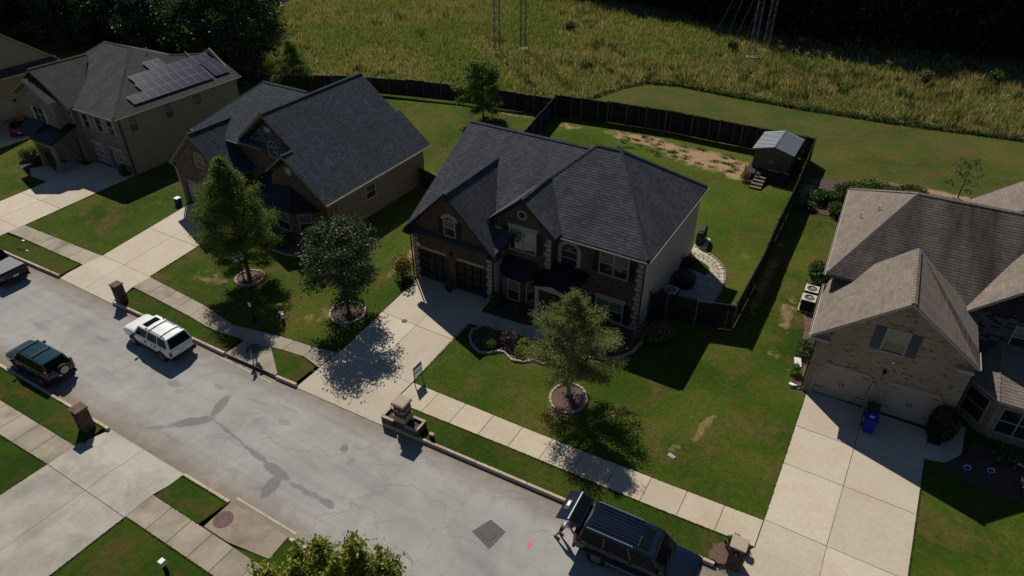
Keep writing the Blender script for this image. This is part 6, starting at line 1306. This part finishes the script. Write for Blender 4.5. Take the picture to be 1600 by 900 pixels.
# lattice towers with guy wires and yellow guards
def tower(label, x, y, h=18, w=.72):
    t = thing('lattice_tower', label, 'tower', (x, y, 0), .4, 'steel lattice masts in the meadow'); c = [(-w / 2, -w / 2), (w / 2, -w / 2), (w / 2, w / 2), (-w / 2, w / 2)]
    for a, b in c: MB().tube((a, b, 0), (a, b, h), .04, 4).build('leg', M['tower_steel'], t, local=True)
    mb = MB(); n = int(h / .8)
    for k in range(n):
        z0, z1 = h * k / n, h * (k + 1) / n
        for i in range(4):
            p, q = c[i], c[(i + 1) % 4]; mb.tube((*p, z0), (*q, z1), .02, 3) if k % 2 else mb.tube((*q, z0), (*p, z1), .02, 3)
            if k % 2 == 0: mb.tube((*p, z0), (*q, z0), .024, 3)
    o = mb.build('lattice', M['tower_steel'], t, local=True, uv=False); o['kind'] = 'stuff'; MB().box(-.6, .6, -.6, .6, -.1, .15).build('footing', M['walk_old'], t, local=True); return t
tower('lattice mast at top centre, the left and nearer one of that pair', -51.26, 82.6); tower('lattice mast at top centre, the right and farther one of that pair', -49.26, 86.4); tower('lattice mast at top right with yellow guards at its left, nearer one', -20.22, 98.9); tower('lattice mast at top right, the farther and right one of that pair', -19.3, 103.0)
for i, (a, b, lb) in enumerate((((-25.2, 90.3), (-20.22, 98.9), 'leftmost'), ((-23.6, 93.5), (-20.22, 98.9), 'second from left'), ((-22.3, 92.0), (-19.3, 103.0), 'third from left'), ((-21.2, 95.0), (-19.3, 103.0), 'rightmost'))):
    t = thing('guy_wire', lb + ' of four guy wires with yellow guards left of the masts', 'guy wire', (a[0], a[1], 0), 0, 'guy wires with yellow guards'); A = Vector((0, 0, 0)); B = Vector((b[0] - a[0], b[1] - a[1], 17)); d = B.normalized()
    MB().tube(A, B, .014, 3).build('wire', M['tower_steel'], t, local=True, uv=False); MB().tube(d * .1 + Vector((0, 0, .1)), d * 2.8 + Vector((0, 0, .05)), .06, 6).build('guard', M['yellow'], t, local=True)

# ================================================================== VEHICLES (x forward)
def loft(mb, secs):
    for A, B in zip(secs, secs[1:]):
        n = len(A)
        for i in range(n): j = (i + 1) % n; mb.poly([A[i], A[j], B[j], B[i]], 0, True)
    mb.poly(secs[0][::-1], 0); mb.poly(secs[-1], 0)
def car(name, label, cat, loc, rz, L_, Wd, Hh, paint, belt=.95, hood=1.02, hood_len=1.25, cab=None, wheel=.36, wb=(.82, 3.6), top_in=.16, clear=.25, spare=False, rails=None, bars=False, sunroof=False, pickup=False, open_gate=False, chrome=False, tail='v', drop=.0):
    """origin at the middle of the rear bumper on the ground; x runs to the front"""
    t = thing(name, label, cat, loc, rz); hw = Wd / 2
    def sec(x, w, zb, zt, k=1.0):
        P = [(w * .86, zb), (w * .99, zb + .14), (w, (zb + zt) * .5), (w * .985, zt - .16), (w * .93, zt - .03), (w * .78, zt + .01), (w * .4, zt + .03)]
        return [(x, y, z) for y, z in P] + [(x, -y, z) for y, z in P[::-1]]
    hx = L_ - hood_len
    st = [(0.0, hw * .90, clear + .16, belt - .12), (.06, hw * .96, clear + .08, belt - .02), (.3, hw, clear, belt), (1.2, hw, clear, belt + .01), (hx - .2, hw, clear, belt + .02), (hx, hw, clear, hood + .02), (hx + hood_len * .5, hw * .99, clear, hood), (L_ - .3, hw * .985, clear, hood - .04), (L_ - .09, hw * .97, clear + .01, hood - .09), (L_ - .02, hw * .94, clear + .05, hood - .17), (L_ + .02, hw * .9, clear + .1, hood - .3)]
    if pickup: st = [(0.0, hw * .96, clear + .16, belt + .06), (.05, hw, clear + .08, belt + .1), (.4, hw, clear, belt + .1)] + st[3:]
    mb = MB(); loft(mb, [sec(*s) for s in st]); body = mb.build('body', paint, t, local=True, shade=True, uv=False, sub=1)
    x0, x1 = cab if cab else (.05, hx + .1); x0r, x1r = x0 + (.28 if not pickup else .35), x1 - .62
    if tail == 'slant': x0r = x0 + .55
    wb_, wt_ = hw * .95, hw - top_in - .08; zb_, zt_ = belt - .03, Hh - .02
    c = {}
    c['b'] = [Vector((x0, -wb_, zb_)), Vector((x1, -wb_, zb_)), Vector((x1, wb_, zb_)), Vector((x0, wb_, zb_))]; c['t'] = [Vector((x0r, -wt_, zt_)), Vector((x1r, -wt_, zt_)), Vector((x1r, wt_, zt_)), Vector((x0r, wt_, zt_))]
    mb = MB(); B, T = c['b'], c['t']; mb.poly(B[::-1])
    for i in range(4): mb.poly([B[i], B[(i + 1) % 4], T[(i + 1) % 4], T[i]])
    cr = [(T[0] + T[1]) / 2 + Vector((0, 0, 0)), ]
    m0, m1 = (T[0] + T[3]) / 2 + Vector((.12, 0, .035)), (T[1] + T[2]) / 2 + Vector((-.12, 0, .035)); mb.poly([T[0], T[1], m1, m0]); mb.poly([m0, m1, T[2], T[3]]); mb.poly([T[1], T[2], m1]); mb.poly([T[3], T[0], m0])
    cabin = mb.build('cabin', paint, t, local=True, bevel=.07, uv=False)
    def glass(i, u0, u1, v0, v1, nm='side_window', mat=None, off=.014):
        a, b, d, e = B[i], B[(i + 1) % 4], T[(i + 1) % 4], T[i]; f = lambda u, v: a.lerp(b, u).lerp(e.lerp(d, u), v); n = (b - a).cross(e - a).normalized(); q = MB(); q.prism([f(u0, v0) + n * .001, f(u1, v0) + n * .001, f(u1, v1) + n * .001, f(u0, v1) + n * .001], n * off); return q.build(nm, mat or M['glass_car'], cabin, local=True, bevel=.006, uv=False)
    nwin = 2 if pickup else 3
    for i in (0, 2):
        edges = [(.04, .30), (.33, .62), (.65, .95)] if nwin == 3 else [(.06, .46), (.5, .95)]
        for u0, u1 in edges: glass(i, u0 if i == 0 else 1 - u1, u1 if i == 0 else 1 - u0, .16, .88)
    glass(1, .06, .94, .08, .93, 'windshield'); 
    if not open_gate: glass(3, .07, .93, .14, .92, 'rear_window')
    for x in wb:
        for s_ in (-1, 1):
            y = s_ * (hw - .11); MB().cyl((x, y - .01, wheel), wheel * 1.17, .0001 + .13, 20, axis='y').build('wheel_arch', M['black'], t, local=True, uv=False).location = (0, -.0 if s_ < 0 else -.0, 0) if False else (0, -.115 if s_ < 0 else -.0, 0)
            w = MB().cyl((0, -.12, 0), wheel, .24, 22, axis='y').build('wheel', M['tyre'], t, local=True, uv=False, bevel=.03); w.location = (x, s_ * (hw - .08), wheel)
            r_ = MB().cyl((0, -.005, 0), wheel * .64, .01, 18, axis='y').build('rim', M['rim'], w, local=True, uv=False); r_.location = (0, s_ * .124, 0)
            q = MB()
            for k in range(5): a = k * 2 * math.pi / 5; q.tube((0, s_ * .012, 0), (wheel * .6 * math.cos(a), s_ * .012, wheel * .6 * math.sin(a)), .03, 4)
            q.build('spoke', M['rim'], w, local=True, uv=False).location = (0, s_ * .124, 0); 
    q = MB(); q.box(-.07, .06, -hw * .92, hw * .92, clear + .02, clear + .24); q.build('rear_bumper', M['black'] if not chrome else paint, t, bevel=.03, local=True)
    MB().box(L_ - .14, L_ + .04, -hw * .8, hw * .8, clear + .02, clear + .24).build('front_bumper', M['black'] if not chrome else M['chrome'], t, bevel=.03, local=True); MB().box(L_ - .08, L_ + .012, -hw * .45, hw * .45, hood - .38, hood - .2).build('grille', M['black'], t, local=True)
    for s_ in (-1, 1):
        MB().box(L_ - .22, L_ - .03, min(s_ * hw * .52, s_ * hw * .86), max(s_ * hw * .52, s_ * hw * .86), hood - .36, hood - .18).build('headlight', M['lamp_clear'], t, bevel=.02, local=True)
        if not open_gate: MB().box(-.012 if not spare else .0, .12, min(s_ * hw * .80, s_ * hw * .955), max(s_ * hw * .80, s_ * hw * .955), belt - .36, belt - .1 + (.42 if spare else 0)).build('tail_light', M['red_lamp'], t, bevel=.015, local=True)
        m_ = MB(); m_.box(x1 - .42, x1 - .3, min(s_ * (hw + .02), s_ * (hw + .2)), max(s_ * (hw + .02), s_ * (hw + .2)), belt + .03, belt + .2); m_.box(x1 - .39, x1 - .33, min(s_ * (hw - .1), s_ * (hw + .04)), max(s_ * (hw - .1), s_ * (hw + .04)), belt + .04, belt + .1); m_.build('wing_mirror', M['black'], t, bevel=.02, local=True)
        for dx in ((x0 + x1) * .5 - .55, (x0 + x1) * .5 + .42) if not pickup else ((x0 + x1) * .5 - .3, (x0 + x1) * .5 + .5):
            MB().box(dx, dx + .18, min(s_ * (hw - .02), s_ * (hw + .025)), max(s_ * (hw - .02), s_ * (hw + .025)), belt - .16, belt - .11).build('door_handle', M['chrome'] if chrome else M['black'], t, local=True)
        sm_ = MB()
        for dx in (hx - .12, (x0 + x1) * .5 - .12, (x0 + x1) * .5 - 1.0): sm_.box(dx, dx + .012, min(s_ * (hw - .06), s_ * (hw + .004)), max(s_ * (hw - .06), s_ * (hw + .004)), clear + .12, belt - .05)
        sm_.build('door_seam', M['black'], t, local=True)['kind'] = 'stuff'
        MB().box(wb[0] + .45, wb[1] - .45, min(s_ * (hw - .02), s_ * (hw + .02)), max(s_ * (hw - .02), s_ * (hw + .02)), clear + .06, clear + .16).build('sill_trim', M['black'] if not chrome else M['chrome'], t, local=True)
        if chrome: MB().box(x0 + .35, x1 - .25, min(s_ * (hw * .96), s_ * (hw * .99)), max(s_ * (hw * .96), s_ * (hw * .99)), belt + .005, belt + .03).build('window_trim', M['chrome'], t, local=True)
    if not open_gate:
        MB().box(-.05 if not pickup else -.015, .04, -.2, .2, belt - .42, belt - .3).build('number_plate', M['white'], t, local=True)
        MB().box(-.03, .05, -hw * .5, hw * .5, belt - .2, belt - .15).build('badge_bar', paint, t, local=True)
    wp = MB()
    for s_ in (-.35, .25): wp.tube((x1 + .03, s_ - .3, belt + .07), (x1 - .14, s_ + .28, belt + .2), .012, 4)
    wp.build('wiper', M['black'], t, local=True); 
    if rails:
        for s_ in (-1, 1): q = MB(); y = s_ * (wt_ - .06); q.tube((x0r + .2, y, Hh + .06), (x1r - rails[0], y, Hh + .06), .028, 6); q.tube((x0r + .2, y, Hh - .02), (x0r + .2, y, Hh + .06), .025, 5); q.tube((x1r - rails[0], y, Hh - .02), (x1r - rails[0], y, Hh + .06), .025, 5); q.build('roof_rail', rails[1], t, local=True, uv=False)
    if bars:
        for f in bars: x = lerp(x0r, x1r, f); MB().box(x - .05, x + .05, -wt_ + .04, wt_ - .04, Hh + .05, Hh + .08).build('roof_bar', M['black'] if spare else M['steel'], t, local=True)
    if sunroof: x = lerp(x0r, x1r, sunroof); MB().box(x - .24, x + .24, -wt_ * .68, wt_ * .68, Hh - .0, Hh + .026).build('sunroof', M['glass_car'], t, bevel=.01, local=True)
    if spare:
        w = MB().cyl((-.26, 0, 0), .34, .22, 22, axis='x').build('spare_wheel', M['tyre'], t, local=True, uv=False, bevel=.03); w.location = (.0, -.12, belt - .0); MB().cyl((-.275, 0, 0), .24, .01, 18, axis='x').build('spare_cover', M['rim'], w, local=True, uv=False)
    return t
PI = math.pi
car('parked_suv', 'white sport utility vehicle with roof rails and sunroof parked in the street', 'car', (-34.2, 17.65, RZ), PI - .03, 4.85, 1.85, 1.74, M['car_white'], belt=1.02, hood=1.14, hood_len=1.2, wb=(.95, 3.85), rails=(.75, M['black']), bars=(.22, .62), sunroof=.84, clear=.3)
car('parked_suv', 'dark green sport utility vehicle with rear spare wheel parked at the near kerb', 'car', (-38.6, 12.55, RZ), PI + .02, 4.45, 1.74, 1.66, M['car_green'], belt=.97, hood=1.06, hood_len=1.05, wb=(.75, 3.4), spare=True, bars=(.45, .92), clear=.26, wheel=.34)
# pickup: cab in front, tonneau over the bed
pk = car('pickup_truck', 'dark pickup truck with grey bed cover cut off by the left edge', 'truck', (-51.55, 16.95, RZ), PI + .02, 5.8, 1.98, 1.85, M['car_black'], belt=1.08, hood=1.15, hood_len=1.5, cab=(1.95, 4.4), wheel=.4, wb=(1.1, 4.7), pickup=True, clear=.35)
MB().box(.1, 1.95, -.86, .86, 1.2, 1.24).build('bed_cover', M['pv_frame'], pk, bevel=.02, local=True)
car('parked_car', 'dark red sedan on the driveway of the far left house', 'car', (-78.2, 31.9, .04), PI - .5, 4.6, 1.78, 1.42, M['car_red'], belt=.88, hood=.9, hood_len=1.2, cab=(.7, 3.4), tail='slant', wheel=.33, wb=(.9, 3.6), clear=.2)
sb = car('large_suv', 'long black sport utility vehicle with silver roof rails and its liftgate open, at the kerb', 'car', (-7.25, 18.65, RZ), .045, 5.5, 2.02, 1.92, M['car_black'], belt=1.15, hood=1.12, hood_len=1.35, wheel=.4, wb=(1.15, 4.35), rails=(1.0, M['chrome']), sunroof=.83, open_gate=True, chrome=True, clear=.32, top_in=.1)
for k in range(7): y = -.54 + .18 * k; MB().box(.6, 3.0, y - .01, y + .01, 1.925, 1.945).build('roof_rib', M['car_black'], sb, local=True)
MB().box(-.02, .12, -.78, .78, .62, 1.78).build('cargo_opening', M['black'], sb, local=True); MB().box(-.06, .1, -.85, .85, .5, .64).build('sill', M['chrome'], sb, bevel=.02, local=True)
for s_ in (-1, 1): MB().box(-.03, .14, min(s_ * .82, s_ * .97), max(s_ * .82, s_ * .97), .75, 1.5).build('tail_light', M['red_lamp'], sb, bevel=.015, local=True)
g0 = [(.22, 1.90), (-.32, 2.06), (-.42, 2.05), (-.98, 1.84), (-1.0, 1.79), (-.42, 1.97), (-.3, 1.98), (.22, 1.84)]
lg = MB().prism([(x, -.86, z) for x, z in g0], (0, 1.72, 0)).build('liftgate', M['car_black'], sb, bevel=.03, local=True)
def gs(x): return 1.90 + (x - .22) / (-.54) * .16 if x > -.32 else 2.055 + (x + .42) / (-.56) * -.21
def gpl(x0, x1, y0, y1, nm, mat, o=.004, th=.012): return MB().prism([(x0, y0, gs(x0) + o), (x1, y0, gs(x1) + o), (x1, y1, gs(x1) + o), (x0, y1, gs(x0) + o)], (0, 0, th)).build(nm, M[mat], lg, local=True)
gpl(.1, -.3, -.74, .74, 'gate_window', 'glass_car'); gpl(-.36, -.42, -.84, .84, 'chrome_strip', 'chrome', .01, .02); gpl(-.62, -.86, -.3, .3, 'plate_recess', 'black'); gpl(-.66, -.8, -.1, .2, 'number_plate', 'white', .02)
for s_ in (-1, 1): MB().tube((.15, s_ * .8, 1.72), (-.35, s_ * .8, 1.98), .015, 5).build('gas_strut', M['black'], sb, local=True)

# ================================================================== THE PERSON unloading the long vehicle
def skin_mesh(name, pts, edges, rad, mat, parent, sub=2):
    me = bpy.data.meshes.new(name); me.from_pydata(pts, edges, []); o = bpy.data.objects.new(name, me); col.objects.link(o); o.parent = parent; me.materials.append(mat)
    md = o.modifiers.new('skin', 'SKIN'); sv = me.skin_vertices[0].data if me.skin_vertices else None
    if sv is None:
        bpy.context.view_layer.objects.active = o; bm = bmesh.new(); bm.from_mesh(me); lay = bm.verts.layers.skin.verify(); bm.verts.ensure_lookup_table()
        for i, v in enumerate(bm.verts): v[lay].radius = (rad[i], rad[i]); v[lay].use_root = (i == 0)
        bm.to_mesh(me); bm.free()
    else:
        for i, r_ in enumerate(rad): sv[i].radius = (r_, r_); sv[i].use_root = (i == 0)
    s_ = o.modifiers.new('sub', 'SUBSURF'); s_.levels = sub; s_.render_levels = sub; md.use_smooth_shade = True; return o
t = thing('person', 'person in white top and dark shorts bending into the open liftgate', 'person', (-8.1, 18.15, RZ), -.02)
# pelvis, spine bending forward (+x), neck, head, legs, arms
P_ = [(0.15, 0, .92), (.28, 0, 1.07), (.46, 0, 1.20), (.64, 0, 1.30), (.72, 0, 1.36), (.80, 0, 1.42), (.88, 0, 1.47),
      (.15, .10, .86), (.06, .13, .52), (-.10, .14, .12), (.06, .15, .04), (.15, -.10, .86), (.02, -.13, .52), (-.16, -.14, .13), (.0, -.15, .04),
      (.60, .18, 1.27), (.78, .24, 1.06), (.98, .20, .92), (.60, -.18, 1.27), (.80, -.24, 1.08), (1.0, -.20, .93)]
E_ = [(0, 1), (1, 2), (2, 3), (3, 4), (4, 5), (5, 6), (0, 7), (7, 8), (8, 9), (9, 10), (0, 11), (11, 12), (12, 13), (13, 14), (3, 15), (15, 16), (16, 17), (3, 18), (18, 19), (19, 20)]
R_ = [.13, .125, .14, .13, .055, .085, .09, .095, .062, .042, .04, .095, .062, .042, .04, .06, .042, .03, .06, .042, .03]
skin_mesh('body', P_, E_, R_, M['skin'], t)
skin_mesh('shirt', [(.2, 0, 1.0), (.3, 0, 1.08), (.46, 0, 1.205), (.63, 0, 1.3), (.60, .18, 1.27), (.70, .22, 1.16), (.60, -.18, 1.27), (.70, -.22, 1.17)], [(0, 1), (1, 2), (2, 3), (3, 4), (4, 5), (3, 6), (6, 7)], [.15, .145, .155, .14, .075, .06, .075, .06], M['cloth_white'], t)
skin_mesh('shorts', [(.16, 0, .93), (.21, 0, 1.0), (.15, .10, .85), (.10, .125, .62), (.15, -.10, .85), (.08, -.125, .62)], [(0, 1), (0, 2), (2, 3), (0, 4), (4, 5)], [.145, .14, .11, .085, .11, .085], M['cloth_dark'], t)
skin_mesh('hair', [(.86, 0, 1.50), (.80, 0, 1.49), (.90, 0, 1.52)], [(0, 1), (0, 2)], [.095, .07, .06], M['bark'], t)
for y, x in ((.14, -.02), (-.14, -.08)): MB().prism([(x - .16, y - .045, .0), (x + .12, y - .045, .0), (x + .15, y, .0), (x + .12, y + .045, .0), (x - .16, y + .045, .0)], (0, 0, .08)).build('shoe', M['black'], t, bevel=.02, local=True)
for s_ in (-1, 1):
    bx, by, bz = 1.0 if s_ < 0 else .98, s_ * .20, .92
    for k, (dy, ln) in enumerate(((-.03, .075), (-.01, .085), (.01, .08), (.03, .065))): skin_mesh('finger', [(bx, by + dy, bz), (bx + ln * .6, by + dy, bz - .02), (bx + ln * .8, by + dy, bz - .06)], [(0, 1), (1, 2)], [.01, .009, .008], M['skin'], t, 1)
    skin_mesh('thumb', [(bx - .02, by - s_ * .03, bz), (bx + .03, by - s_ * .06, bz - .03)], [(0, 1)], [.012, .009], M['skin'], t, 1)
